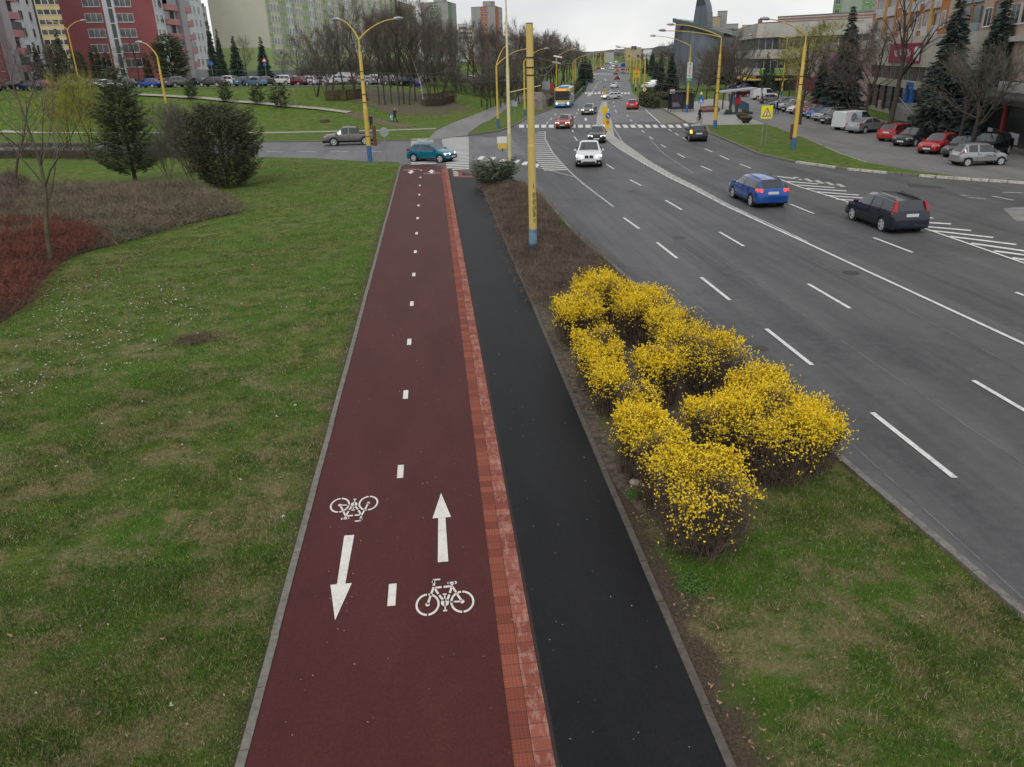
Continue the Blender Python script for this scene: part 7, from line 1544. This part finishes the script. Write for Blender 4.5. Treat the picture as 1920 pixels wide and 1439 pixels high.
class House:
    """a block standing on a footprint; edge k runs from pts[k] to pts[k+1], seen from outside left to right"""
    def __init__(s,name,pts,z0,z1,wall,label,cat='building',roof=None,parapet=.5,group=None):
        s.pts=[Vector((p[0],p[1],0)) for p in pts]; s.z0,s.z1=z0,z1; o=s.pts[0]; s.root=empty(name,(o.x,o.y,z0)); s.n=0
        b=MB(); n=len(pts); H=z1-z0
        for i in range(n):
            a,c=s.pts[i]-o,s.pts[(i+1)%n]-o; b.quad((a.x,a.y,-3),(c.x,c.y,-3),(c.x,c.y,H),(a.x,a.y,H))
        b.build('wall',wall,s.root)
        b=MB(); b.poly([((p-o).x,(p-o).y,H-.02) for p in s.pts]); 
        for i in range(n):
            a,c=s.pts[i]-o,s.pts[(i+1)%n]-o; d=(c-a).normalized(); nn=Vector((-d.y,d.x,0))*.3
            M=Matrix.Translation((a.x,a.y,H))@Matrix.Rotation(math.atan2(d.y,d.x),4,'Z'); b.box(-.05,(c-a).length+.05,-.05,.25,.001,parapet*.5,0,M)
        b.build('roof',roof or M_ROOFG,s.root); tag(s.root,label,cat,group)
        s.cnt=0; s.over=MB()
    def M(s,k,u,z):
        a,c=s.pts[k]-s.pts[0],s.pts[(k+1)%len(s.pts)]-s.pts[0]; d=(c-a).normalized(); return Matrix.Translation((a.x+d.x*u,a.y+d.y*u,z-s.z0))@Matrix.Rotation(math.atan2(d.y,d.x),4,'Z')
    def L(s,k): return (s.pts[(k+1)%len(s.pts)]-s.pts[k]).length
    def win(s,k,u,z,w,h,mull=1,frame=M_WHITE,glass=None,var=True):
        if glass is None: glass=random.choice((M_CURT,M_CURT,M_WIN)) if var else M_WIN
        if s.cnt<96:
            o=bpy.data.objects.new('window',win_mesh(w,h,mull,frame,glass)); link(o,s.root); o.matrix_local=s.M(k,u,z); s.cnt+=1
        else:
            M=s.M(k,u,z); me=win_mesh(w,h,mull,frame,glass); n=len(s.over.v); s.over.v+=[tuple(M@v.co) for v in me.vertices]
            for p in me.polygons: s.over.f.append(tuple(n+i for i in p.vertices)); s.over.m.append(0 if p.material_index==0 else 1)
    def done(s):
        if s.over.v:
            o=s.over.build('further_windows',[M_WHITE,M_CURT],s.root); o['kind']='stuff'
    def strip(s,k,u0,u1,z0,z1,mat,name='painted_strip',d=.012,y1=None):
        b=MB(); M=s.M(k,0,s.z0); b.box(u0,u1,-d,-.001 if y1 is None else y1,z0-s.z0,z1-s.z0,0,M); return b.build(name,mat,s.root)
    def balcony(s,k,u,z,w,dep=1.1,h=1.0,mat=None,glassed=False):
        b=MB(); M=s.M(k,u,z); b.box(-w/2,w/2,-dep,-.001,-.15,0,0,M); b.box(-w/2,w/2,-dep-.05,-dep,-.15,h,0,M); b.box(-w/2,-w/2+.06,-dep,0,0,h,0,M); b.box(w/2-.06,w/2,-dep,0,0,h,0,M); b.build('balcony',mat,s.root)
        if glassed: b=MB(); b.box(-w/2+.05,w/2-.05,-dep+.02,-dep+.05,h,h+1.35,0,M); b.build('balcony_glazing',M_GLZ,s.root)
W1=hmat('render_brick_red',(.30,.092,.098)); W2=hmat('render_white_grey',(.66,.68,.72)); W3=hmat('render_pink',(.52,.24,.26)); W4=hmat('render_cream',(.62,.60,.50),.08); W5=hmat('render_leaf_green',(.36,.46,.20)); W6=hmat('render_yellow',(.66,.52,.28)); W7=hmat('panel_grey',(.33,.325,.33)); W8=hmat('render_orange',(.50,.19,.055)); W9=hmat('render_beige',(.50,.38,.29))
def col_px(h,k,px,D_guess=None):
    """distance along edge k at which column px (at eye level) meets it"""
    a,c=h.pts[k],h.pts[(k+1)%len(h.pts)]; r=P(px,1.0); d=c-a; den=r[0]*d.y-r[1]*d.x; t=(r[1]*a.x-r[0]*a.y)/(r[0]*d.y-r[1]*d.x); return t*d.length
def foot(A,B,depth):
    d=(Vector((B[0]-A[0],B[1]-A[1],0))).normalized(); n=Vector((-d.y,d.x,0))*depth; return [A,B,(B[0]+n.x,B[1]+n.y),(A[0]+n.x,A[1]+n.y)]
# red gable block with its white and pink long side
A,B,Cc=P(139,190),P(309,190),P(397,216)
z0=T(*B)-.3
h=House('apartment_building',[A,B,Cc,(Cc[0]-22,Cc[1]+26)],z0,z0+38,W1,'tall apartment building with brick-red gable and white and pink balcony side')
us0,us1=col_px(h,0,217),col_px(h,0,238)
h.strip(0,us0,us1,z0,z0+38,W2); h.strip(0,us0+(us1-us0)*.42,us0+(us1-us0)*.8,z0+2,z0+38,M_DARKG,'stair_glazing',.03)
u1,u2=col_px(h,0,197),col_px(h,0,254); zr=ZT(197,120,190)
for i in range(12):
    z=zr-.7+2.82*i; h.win(0,u1,z,3.0,1.5,2); h.win(0,u2,z,3.0,1.5,2)
    h.strip(0,us0+(us1-us0)*.40,us0+(us1-us0)*.82,z-.35,z-.15,W2,'spandrel',.045)
h.strip(1,0,h.L(1),z0,z0+38,W2,'white_cladding')
for a_,c_ in ((326,344),(357,368)):
    ua,ub=col_px(h,1,a_),col_px(h,1,c_)
    for i in range(12): h.strip(1,ua+.2,ub-.2,zr-.9+2.82*i+.95,zr-.9+2.82*i+2.6,M_DARKG,'loggia',.02) if i<12 else None; h.balcony(1,(ua+ub)/2,zr-.9+2.82*i,ub-ua,1.0,1.0,W3,i%3==1)
ua,ub=col_px(h,1,346),col_px(h,1,355); h.strip(1,ua,ub,z0,z0+38,hmat('pillar_lilac',(.42,.37,.40)),'pillar',1.3)
for i in range(12):
    for px_,w_ in ((312.5,.95),(320.5,1.5),(374.5,1.5),(382,1.1),(389.5,1.1)): h.win(1,col_px(h,1,px_),zr-.75+2.82*i,w_,1.45,1 if w_>1 else 0)
h.strip(1,0,h.L(1),z0,z0+2.6,hmat('plinth_grey',(.33,.34,.34)),'plinth',.05); h.done()
# far left block
A,B=P(-60,150),P(91,183); z0=T(*B)-.3
h=House('apartment_building',foot(A,B,14),z0,z0+38,W2,'apartment building at the left edge with white walls, pink balconies and a red-brown stair bay'); zr=ZT(66,62,180)
h.strip(0,0,col_px(h,0,15),z0,z0+38,W1,'red_bay',.06); ua,ub=col_px(h,0,16),col_px(h,0,30); h.strip(0,ua,ub,z0,z0+38,MATS['pillar_lilac'],'pillar',1.2)
ua,ub=col_px(h,0,31),col_px(h,0,52)
for i in range(-3,7):
    z=zr-.9+2.82*i; h.strip(0,ua+.2,ub-.2,z+.95,z+2.55,M_DARKG,'loggia',.02); h.balcony(0,(ua+ub)/2,z,ub-ua,1.0,1.0,W3,i%2==0)
    h.win(0,col_px(h,0,65),z+.1,1.9,1.5,1); h.win(0,col_px(h,0,82),z+.1,1.3,1.5,0); h.win(0,col_px(h,0,6),z+.1,1.4,1.5,1)
h.done()
A,B=P(60,300),P(215,300); z0=T(*A); h=House('apartment_building',foot(A,B,15),z0,z0+52,W6,'yellow apartment building seen between the pink and the red one'); zr=ZT(95,40,300)
for i in range(-5,11):
    z=zr+2.85*i-1
    for px_ in (102,114,126,138): h.win(0,col_px(h,0,px_),z,1.5,1.4,0)
ua,ub=col_px(h,0,90),col_px(h,0,95); h.strip(0,ua,ub,z0,z0+50,M_DARKG,'stair_glazing',.04); h.done()
A,B=P(386,330),P(404,330); z0=T(*A); h=House('apartment_building',foot(A,B,12),z0,ZT(385,14,330),W7,'grey building in the narrow gap left of the pale gable')
for i in range(7):
    for px_ in (390,397): h.win(0,col_px(h,0,px_),z0+8+i*3,1.6,1.4,1)
h.done()
# long green and cream slab
A,B=P(512,236),P(786,450); G0=P(409,230); z0=T(*A)-.4; top=ZT(783,14,450)
dd=Vector((B[0]-A[0],B[1]-A[1],0)).normalized(); h=House('apartment_building',[G0,A,B,(B[0]+(G0[0]-A[0]),B[1]+(G0[1]-A[1]))],z0,top,W4,'very long apartment block with blank cream gable and green and cream striped side')
h.strip(0,0,h.L(0),z0+2.2,z0+8.0,W5,'green_band'); h.strip(0,0,h.L(0),z0,z0+2.2,hmat('socle_grey',(.22,.23,.23)),'plinth',.02); h.strip(1,0,h.L(1),z0,z0+2.2,MATS['socle_grey'],'plinth',.02); h.strip(1,0,h.L(1),z0+2.2,z0+7.6,W5,'green_band',.01)
LL=h.L(1); u=1.0; cols=[]; k=0
while u<LL-2:
    seq=[(2.4,'g'),(2.5,'c'),(2.4,'c'),(2.4,'c'),(3.0,'g'),(3.0,'g'),(2.6,'w'),(2.6,'w')]
    w_,c_=seq[k%8]; cols.append((u+w_/2,c_,w_)); 
    if c_=='g': h.strip(1,u-.15,u+w_+.15,z0+7.6,top,W5,'green_strip',.014)
    if c_=='w': h.strip(1,u,u+w_,z0+7.6,top,W2,'white_strip',.014)
    u+=w_; k+=1
order=[(c,i) for c in cols for i in range(13)]
nf=int((top-z0-3)/2.8)
for c in cols:
    if c[0]>150: break
    for i in range(nf):
        if c[0]<22 and i>9: continue
        h.win(1,c[0],z0+3.4+2.8*i,1.35 if c[1]!='g' else 1.7,1.45,1)
h.done()
# towers behind the trees
def tower(pxa,pxb,pxc,D_,ytop,acc,label,st):
    A,B,Cc=P(pxa,D_),P(pxb,D_*.985),P(pxc,D_*1.03); z0=T(*A); top=ZT((pxa+pxb)/2,ytop,D_); h=House('tower_block',[A,B,Cc,(Cc[0]+(A[0]-B[0]),Cc[1]+(A[1]-B[1]))],z0,top,W7,label)
    ua,ub=col_px(h,0,st[0]),col_px(h,0,st[1]); h.strip(0,ua,ub,z0,top,acc,'coloured_strip'); h.strip(1,0,h.L(1)*.42,z0,top,acc,'coloured_strip')
    for i in range(int((top-14)/2.85)):
        z=top-2.3-2.85*i
        for f in (.28,.72): h.win(0,ua+(ub-ua)*f,z,1.7,1.4,1)
        h.win(1,h.L(1)*.72,z,2.0,1.4,1)
    b=MB(); b.box(h.L(0)*.4,h.L(0)*.75,3,8,top-z0,top-z0+3.2,0,h.M(0,0,z0)@Matrix.Identity(4)) ; b.build('lift_house',W7,h.root); h.done()
tower(795,845,860,460,6,hmat('strip_green',(.16,.26,.13)),'grey tower block with a green window strip rising above the copse',(812,826))
tower(887,931,944,520,14,hmat('strip_orange',(.46,.12,.06)),'grey tower block with orange-red window strips, right of the green-striped tower',(904,917))
for pxa,pxb,D_,yt,m_,lb in ((862,878,560,46,W2,'small white block between the two grey towers'),(876,890,600,56,W6,'small yellow block left of the orange-striped tower'),(944,972,620,68,W7,'low grey block right of the orange-striped tower'),(972,992,640,73,W7,'lowest grey block beyond the tree belt')):
    A,B=P(pxa,D_),P(pxb,D_); z0=T(*A); top=ZT(pxa,yt,D_); h=House('distant_block',foot(A,B,14),z0,top,m_,lb)
    for i in range(3):
        for q in (.25,.5,.75): h.win(0,h.L(0)*q,top-3-3*i,2,1.4,1)
    h.done()
# end of the road
A,B=P(1174,630),P(1202,631); z0=T(*A)-2; h=House('school_building',foot(A,B,20),z0,ZT(1188,90,630),hmat('render_sand',(.40,.34,.26),.2),'plain sand-coloured building closing the view at the end of the road'); h.win(0,h.L(0)*.5,z0+9,4,3,2); h.win(0,h.L(0)*.2,z0+4,2,2,1); h.win(0,h.L(0)*.8,z0+4,2,2,1); h.done()
A,B=P(1206,660),P(1222,660); h=House('distant_block',foot(A,B,20),T(*A)-2,ZT(1215,93,655),W2,'low pale hall right of the sand-coloured building')
A,B=P(1133,600),P(1151,600); h=House('distant_block',foot(A,B,12),T(*A)-2,ZT(1140,98,600),hmat('pale_grey_render',(.4,.41,.40)),'low whitish building left of the end of the road')
# ---------------------------------------------------------------- church with a curved sail tower
def seam_metal():
    mt,nt,b=newmat('seamed_zinc',.5,.5); b.inputs['Metallic'].default_value=.25
    tcn=N(nt,'ShaderNodeTexCoord'); sx=N(nt,'ShaderNodeSeparateXYZ'); nt.links.new(tcn.outputs['Object'],sx.inputs[0])
    fr=mth(nt,'FRACT',mth(nt,'MULTIPLY',sx.outputs[0],1.6)); ln=mstep(nt,fr,.12,.02)
    n=noise(nt,mapv(nt,tcn.outputs['Object'],(1.2,1.2,.12)),1.0,4,.6); c=rampn(nt,n,.3,(.085,.105,.13),.7,(.135,.155,.18)); c=mixc(nt,mth(nt,'MULTIPLY',ln,.55),c,(.05,.06,.075)); nt.links.new(c,b.inputs['Base Color']); return mt
M_ZINC=seam_metal(); M_ZROOF=mk('patina_roof',(.09,.12,.12),.6,var=.2)
D_=232; O=P(1262,D_); Ov=Vector((O[0],O[1],0)); Ev=Vector((*P(1356,D_-3),0)); dx=(Ev-Ov).normalized(); ang=math.atan2(dx.y,dx.x); root=empty('church',(O[0],O[1],T(*O))); root.rotation_euler=(0,0,ang); zb=T(*O)
def ux(px,D_=D_):
    r=P(px,1.0); d=Ev-Ov; t=(r[1]*Ov.x-r[0]*Ov.y)/(r[0]*d.y-r[1]*d.x); return t*d.length
def zz(px,y): u=ux(px); p=Ov+dx*u; return ZT(px,y,math.hypot(p.x,p.y))-zb
b=MB(); tops=[(1264,43),(1270,45.5),(1280,47),(1295,50),(1310,55),(1325,60),(1340,65),(1358,71)]
n=len(tops); prv=None; bot=[(1257,1.5),(1266,1),(1280,.6),(1295,.4),(1310,.2),(1325,0),(1342,0),(1362,0)]
F_=[(ux(b_[0]),3.2*math.sin(i/(n-1)*PI)*-1,-2) for i,b_ in enumerate(bot)]; U_=[(ux(t_[0]),-1.2*math.sin(i/(n-1)*PI),zz(*t_)) for i,t_ in enumerate(tops)]
for i in range(n-1):
    b.quad(F_[i],F_[i+1],U_[i+1],U_[i]); b.quad((F_[i+1][0],26,-2),(F_[i][0],26,-2),(U_[i][0],26,U_[i][2]),(U_[i+1][0],26,U_[i+1][2]))
b.quad((F_[0][0],26,-2),F_[0],U_[0],(U_[0][0],26,U_[0][2])); b.quad(F_[-1],(F_[-1][0],26,-2),(U_[-1][0],26,U_[-1][2]),U_[-1]); b.build('curved_wall',M_ZINC,root)
b=MB()
for i in range(n-1):
    a,c=U_[i],U_[i+1]; e=1.1; b.poly([(a[0]-.6,a[1]-1.2,a[2]+.1),(c[0]-.3,c[1]-1.2,c[2]+.1),(c[0]-.3,27,c[2]+.1),(a[0]-.6,27,a[2]+.1)]); b.poly([(a[0]-.6,a[1]-1.2,a[2]+e),(c[0]-.3,c[1]-1.2,c[2]+e),(c[0]-.3,27,c[2]+e),(a[0]-.6,27,a[2]+e)]); b.quad((a[0]-.6,a[1]-1.2,a[2]+.1),(c[0]-.3,c[1]-1.2,c[2]+.1),(c[0]-.3,c[1]-1.2,c[2]+e),(a[0]-.6,a[1]-1.2,a[2]+e))
b.build('sweeping_roof',M_ZROOF,root)
sail=[(1292.5,49),(1294.5,30),(1296.5,12),(1299,-10),(1301,-24),(1304,-18),(1310,-5),(1315,8),(1318,22),(1319.5,38),(1319.5,58)]
b=MB(); fr=[(ux(p),1.5,zz(p,y)) for p,y in sail]; fr[0]=(fr[0][0],1.5,zz(1293,60)); bk=[(q[0],8.5,q[2]) for q in fr]; b.poly(fr[::-1]); b.poly(bk)
for i in range(len(fr)): j=(i+1)%len(fr); b.quad(fr[i],fr[j],bk[j],bk[i])
b.build('sail_tower',M_ZINC,root); b=MB(); q=[f for f in fr if f[2]>zz(1305,12)]; 
q2=[(f[0],1.42,f[2]) for f in q]; b.poly(q2[::-1]); b.build('louvred_top',mk('dark_louvre',(.045,.055,.07),.6,var=.3,scale=3,stretch=(.3,1,6)),root)
b=MB(); b.quad((ux(1266),-1.6,zz(1266,46)),(ux(1279),-2.4,zz(1279,49)),(ux(1275),-2.6,zz(1275,55)),(ux(1268),-2.2,zz(1268,57))); b.build('gable_window',M_DARKG,root)
tag(root,'blue-grey metal-clad church with sweeping roof and tall curved pointed sail tower','church')
# blocks behind the church
for pts,yt,m_,lb,nw in (((1320,1350,340),33,hmat('render_tan',(.40,.31,.20),.05),'windowless tan block rising behind the church roof',0),((1344,1362,352),22,W7,'taller grey strip of building behind the tan block',0),((1361,1384,420),46,W7,'grey apartment block with pale top between church and terraced building',3),((1391,1411,440),48,W6,'small yellowish block behind the terraced building',2),((1420,1428,430),37,W1,'pair of small red chimneys above the terraced building',0)):
    A,B=P(pts[0]-4,pts[2]),P(pts[1]-4,pts[2]); z0=T(*A); top=ZT(pts[0]+8,yt,pts[2]); h=House('distant_block',foot(A,B,16),z0,top,m_,lb)
    for i in range(3*bool(nw)):
        for q in range(nw): h.win(0,h.L(0)*(q+.5)/nw,top-3.2-3*i,2.4,1.4,1)
    h.done()
# terraced building
A,B,Cc=P(1383,222),P(1421,186),P(1652,178); z0=T(*B)-.5; top=ZT(1424,45,186); W10=hmat('concrete_panel',(.50,.475,.44),.22)
h=House('terraced_building',[A,B,Cc,(Cc[0]+18,Cc[1]+24),(A[0]+22,A[1]+24)],z0,top,M_DARKG,'long grey three-storey building with ribbon windows and pale concrete bands'); Ht=top-z0
for k in (0,1):
    for f0,f1 in ((.80,1.0),(.50,.63),(.26,.36)): h.strip(k,-.3,h.L(k)+.3,z0+Ht*f0,z0+Ht*f1,W10,'concrete_band',.6)
    n=int(h.L(k)/1.5)
    for f0,f1 in ((.63,.80),(.36,.50)):
        b=MB(); M=h.M(k,0,z0)
        for i in range(n): b.box(i*1.5,i*1.5+.13,-.12,-.02,Ht*f0,Ht*f1,0,M)
        b.build('window_mullions',mk('mullion_grey',(.32,.34,.34),.6,var=.1),h.root)
h.strip(1,1,7,z0+Ht*.27,z0+Ht*.35,hmat('sign_green_panel',(.12,.33,.06)),'green_sign',.65); h.strip(1,10,14,z0+Ht*.35,z0+Ht*.42,MATS['sign_green_panel'],'green_sign',.65)
h.strip(0,0,h.L(0),z0+Ht*.19,z0+Ht*.21,M_YEL,'yellow_beam',2.5); h.strip(1,0,h.L(1)*.3,z0+Ht*.19,z0+Ht*.21,M_YEL,'yellow_beam',2.5); h.done()
A,B=P(1452,205),P(1655,196); h=House('upper_storey_block',foot(A,B,16),T(*A)+5,ZT(1500,31,203),W10,'pale flat-roofed upper block set back above the terraced building'); h.strip(0,0,h.L(0),ZT(1500,37,203),ZT(1500,33.5,203),hmat('faded_red_line',(.32,.15,.13)),'red_line',.03); h.done()
# pale green tower at the top right
A,B,Cc=P(1552,290),P(1604,285),P(1650,300); z0=T(*A); top=z0+62; h=House('tower_block',[A,B,Cc,(Cc[0]+(A[0]-B[0]),Cc[1]+(A[1]-B[1]))],z0,top,hmat('render_pale_green',(.33,.38,.33),.08),'pale green tower block at the top edge behind the orange building'); h.strip(1,0,h.L(1),z0,top,hmat('render_mid_green',(.20,.32,.15)),'green_side'); h.strip(0,0,h.L(0)*.3,z0,top,MATS['render_mid_green'],'green_side')
zr=ZT(1620,6,290)
for i in range(-6,7):
    for q in (.2,.5,.8): h.win(1,h.L(1)*q,zr+2.85*i,1.9,1.5,1)
    h.win(0,h.L(0)*.16,zr+2.85*i,1.6,1.4,1)
h.done()
# ---------------------------------------------------------------- right: podium, orange and beige blocks
A0=Vector((*P(1773,96),0)); dv=Vector((*P(1250,1.0),0)).normalized(); nv=Vector((dv.y,-dv.x,0))
def onl(px,off=0.0):
    o=A0+nv*off; r=P(px,1.0); t=(r[1]*o.x-r[0]*o.y)/(r[0]*dv.y-r[1]*dv.x); q=o+dv*t; return (q.x,q.y)
def blk(name,pa,pb,off,depth,z0,z1,wall,label):
    return House(name,foot(onl(pa,off),onl(pb,off),depth),z0,z1,wall,label)
zp=8.45
pod=blk('shopping_podium',1500,1850,0,30,0.2,zp,hmat('podium_cream',(.52,.48,.41),.28),'two-storey commercial podium with cream bands below the orange building')
c0=lambda px:col_px(pod,0,px); zt=lambda px,y:ZT(px,y,math.hypot(*onl(px)))
pod.strip(0,c0(1628),c0(1742),4.1,5.6,M_DARKG,'ribbon_window',.04)
for i in range(14): u=c0(1628)+(c0(1742)-c0(1628))*i/14; pod.strip(0,u,u+.12 if i%3 else u+1.2,4.1,5.6,MATS['mullion_grey'] if i%3 else mk('brown_panel',(.12,.06,.05),.7,var=.2),'mullion',.07)
pod.strip(0,c0(1628),c0(1744),3.3,4.1,hmat('podium_band',(.46,.42,.33),.2),'lower_band',.5); pod.strip(0,0,pod.L(0),5.62,zp+.35,MATS['podium_cream'],'upper_band',.35)
pod.strip(0,0,pod.L(0),.6,3.25,M_DARKG,'shop_glazing',.03)
for i in range(30): u=i*pod.L(0)/30; pod.strip(0,u,u+.35,.4,3.28,mk('dark_pilaster',(.035,.03,.03),.7,var=.2),'pilaster',.15)
for i in range(30):
    if i%2==0: u=(i+.25)*pod.L(0)/30; pod.strip(0,u,u+1.6,.6,1.4,MATS['podium_band'],'shop_panel',.08)
# red banner
ua,ub=c0(1676),c0(1736); b=MB(); b.box(0,ub-ua,-.42,-.37,6.05,8.05,0,pod.M(0,ua,0)); root=empty('red_banner',(0,0,0)); M_=pod.root.matrix_world
o=b.build('cloth',hmat('banner_red',(.30,.02,.05),.1),root); bpy.context.view_layer.update(); o.matrix_world=pod.root.matrix_world; o.location.z=0
q=Vector(onl(1676)+(0,)); q2=Vector(onl(1736)+(0,)); dd=(q2-q).normalized(); n_=Vector((dd.y,-dd.x,0)); rz=math.atan2(dd.y,dd.x); bpy.data.objects.remove(o)
root.location=(q.x+n_.x*.45,q.y+n_.y*.45,6.0); root.rotation_euler=(0,0,rz); Lb=(q2-q).length; b=MB(); b.box(0,Lb,-.02,.02,0,2.1); b.build('cloth',MATS['banner_red'],root); text_mesh('banner_lettering','NOVÁ LACNÁ',1.15,MWH,(Lb*.46,-.03,1.0),(PI/2,0,0),root,sy=1); b=MB(); b.box(Lb*.82,Lb*.98,-.03,-.021,.25,1.7); b.build('white_patch',MWH,root); tag(root,'red banner with white lettering on the podium below the orange building','banner')
# pink stretch and red columns left of the podium
pk=blk('pink_market_hall',1500,1606,-2.5,6,1.0,7.4,hmat('faded_pink',(.42,.31,.31),.3),'faded pink and white commercial hall behind the forked bare tree')
pk.strip(0,0,pk.L(0),1.0,3.4,mk('hall_recess_shade',(.06,.05,.05),.8,var=.3),'recess_shade',.03)  # flat panel on the wall, coloured dark as the shade behind the columns
for i in range(12): u=(i+.5)*pk.L(0)/12; pk.strip(0,u,u+.35,1.0,3.4,mk('column_red',(.30,.03,.03),.7,var=.2),'red_column',.5)
for i in range(7): u=(i+.3)*pk.L(0)/7; pk.strip(0,u,u+2.4,4.2,5.6,M_DARKG,'window_band',.05)
pk.strip(0,pk.L(0)*.62,pk.L(0)*.7,5.0,6.9,mk('magenta_sign',(.45,.08,.35),.6,var=.1),'magenta_sign',.2)
# orange block on the podium
og=blk('apartment_building',1628,1766,.6,13,zp,zp+26,W8,'orange apartment building with white loggias on top of the commercial podium'); oc=lambda px:col_px(og,0,px)
for i in range(9):
    z=zp+.35+2.8*i
    for a_,c_ in ((1636,1650),(1656,1668),(1684,1697),(1701,1713),(1724,1737),(1741,1752)):
        ua,ub=oc(a_),oc(c_); og.strip(0,ua,ub,z,z+2.45,mk('loggia_pale',(.42,.42,.42),.8,var=.25,scale=.8),'loggia',.015); og.strip(0,ua+.2,ua+.9,z+.1,z+2.2,M_WIN,'loggia_door',.03)
        og.strip(0,ua,ub,z-.1,z+1.0,mk('loggia_parapet',(.55,.55,.56),.7,var=.15),'parapet',.22)
    for px_ in (1631.5,1676,1718,1759): og.win(0,oc(px_),z+.75,1.1,1.5,0)
for px_ in (1653,1699,1739): og.strip(0,oc(px_)-.15,oc(px_)+.15,zp,zp+26,hmat('ochre_fin',(.55,.34,.12)),'fin',.35)
og.done()
# beige block to the right
bg=blk('apartment_building',1766.5,2080,.5,13,zp-.6,zp+25,W9,'beige apartment building with blue-grey glazed balconies at the right edge'); oc=lambda px:col_px(bg,0,px)
for i in range(8):
    z=zp+.1+2.8*i
    for a_,c_ in ((1796,1812),(1816,1830),(1856,1875),(1925,1945)):
        ua,ub=oc(a_),oc(c_); bg.strip(0,ua-.12,ua,z-.1,z+2.6,W8,'orange_fin',.3); bg.strip(0,ua,ub,z,z+1.05,mk('balcony_panel_bluegrey',(.24,.29,.33),.5,var=.15),'balcony_panel',.28); bg.strip(0,ua,ub,z+1.05,z+2.45,M_GLZ,'balcony_glazing',.22)
    for px_ in (1784,1842,1892,1912): bg.win(0,oc(px_),z+.7,1.7,1.45,1)
bg.strip(0,0,bg.L(0),zp-.6,zp-.2,hmat('ledge_pale',(.45,.44,.42)),'ledge',.5); bg.done()
# shop row at the foot, right
sh=House('shop_row',foot(onl(1752,-.9),onl(2080,-.9),.8),.25,4.1,hmat('shop_wall_grey',(.28,.27,.26),.3),'row of ground-floor shops with dark green pilasters and white low panels at the right edge'); sc=lambda px:col_px(sh,0,px)
sh.strip(0,0,sh.L(0),.3,3.3,mk('shop_glass_dark',(.018,.022,.022),.2,var=.4,scale=.5),'shop_glazing',.03)
for a_,c_ in ((1795,1803),(1806,1824),(1842,1852),(1857,1871),(1886,1895),(1930,1950)): sh.strip(0,sc(a_),sc(c_),.42,1.25,mk('white_low_panel',(.42,.42,.45),.7,var=.1),'white_panel',.07)
for px_ in (1790,1804,1826,1853,1873): sh.strip(0,sc(px_),sc(px_)+.4,.3,3.3,mk('pilaster_dark_green',(.012,.05,.035),.6,var=.15),'pilaster',.14)
sh.strip(0,sc(1897),sc(1910),.3,1.3,mk('counter_navy',(.02,.022,.035),.6),'dark_panel',.08); sh.strip(0,sc(1912),sc(1917),.3,3.3,mk('pillar_red',(.25,.02,.02),.6),'red_pillar',.2); sh.strip(0,0,sh.L(0),3.3,3.7,mk('awning_dark',(.035,.03,.03),.7),'awning',1.0); sh.strip(0,sc(1890),sh.L(0),4.12,4.9,hmat('parapet_white',(.5,.5,.5)),'parapet',.1)
# blue portal and stairs
q=onl(1719,-.2); rz=math.atan2(dd.y,dd.x); root=empty('blue_portal',(q[0],q[1],.75),rz); b=MB(); b.box(0,.35,-.5,0,0,2.9); b.box(1.9,2.25,-.5,0,0,2.9); b.box(0,2.25,-.5,0,2.9,3.25); b.build('frame',mk('portal_blue',(.02,.12,.42),.5,var=.1),root); b=MB(); b.box(.35,1.9,-.1,-.05,0,2.9); b.build('glass_door',M_DARKG,root); tag(root,'bright blue door frame in the podium beside the stairs','entrance')
A_=GT(1742,239); B_=(onl(1712,-1)[0],onl(1712,-1)[1]); d_=Vector((B_[0]-A_[0],B_[1]-A_[1],0)); root=empty('outdoor_stairs',(A_[0],A_[1],.35),math.atan2(d_.y,d_.x)); b=MB(); n=10; L_=d_.length*.75
for k in range(n): b.box(L_*k/n,L_,-1.6,1.6,.0 if k==0 else .16*k,.16*(k+1))
b.build('steps',mk('step_concrete',(.24,.23,.21),.9,var=.3,scale=2),root)
for s_ in (-1.7,1.7):
    b=MB(); b.tube([(0,s_,.9),(L_,s_,2.6)],.035,6); 
    for k in range(5): b.tube([(L_*k/4,s_,.1+1.6*k/4),(L_*k/4,s_,.9+1.7*k/4)],.025,5)
    b.build('handrail',M_STEEL,root)
tag(root,'concrete outdoor stairs with metal handrails leading up to the podium','stairs')
bpy.context.view_layer.update()
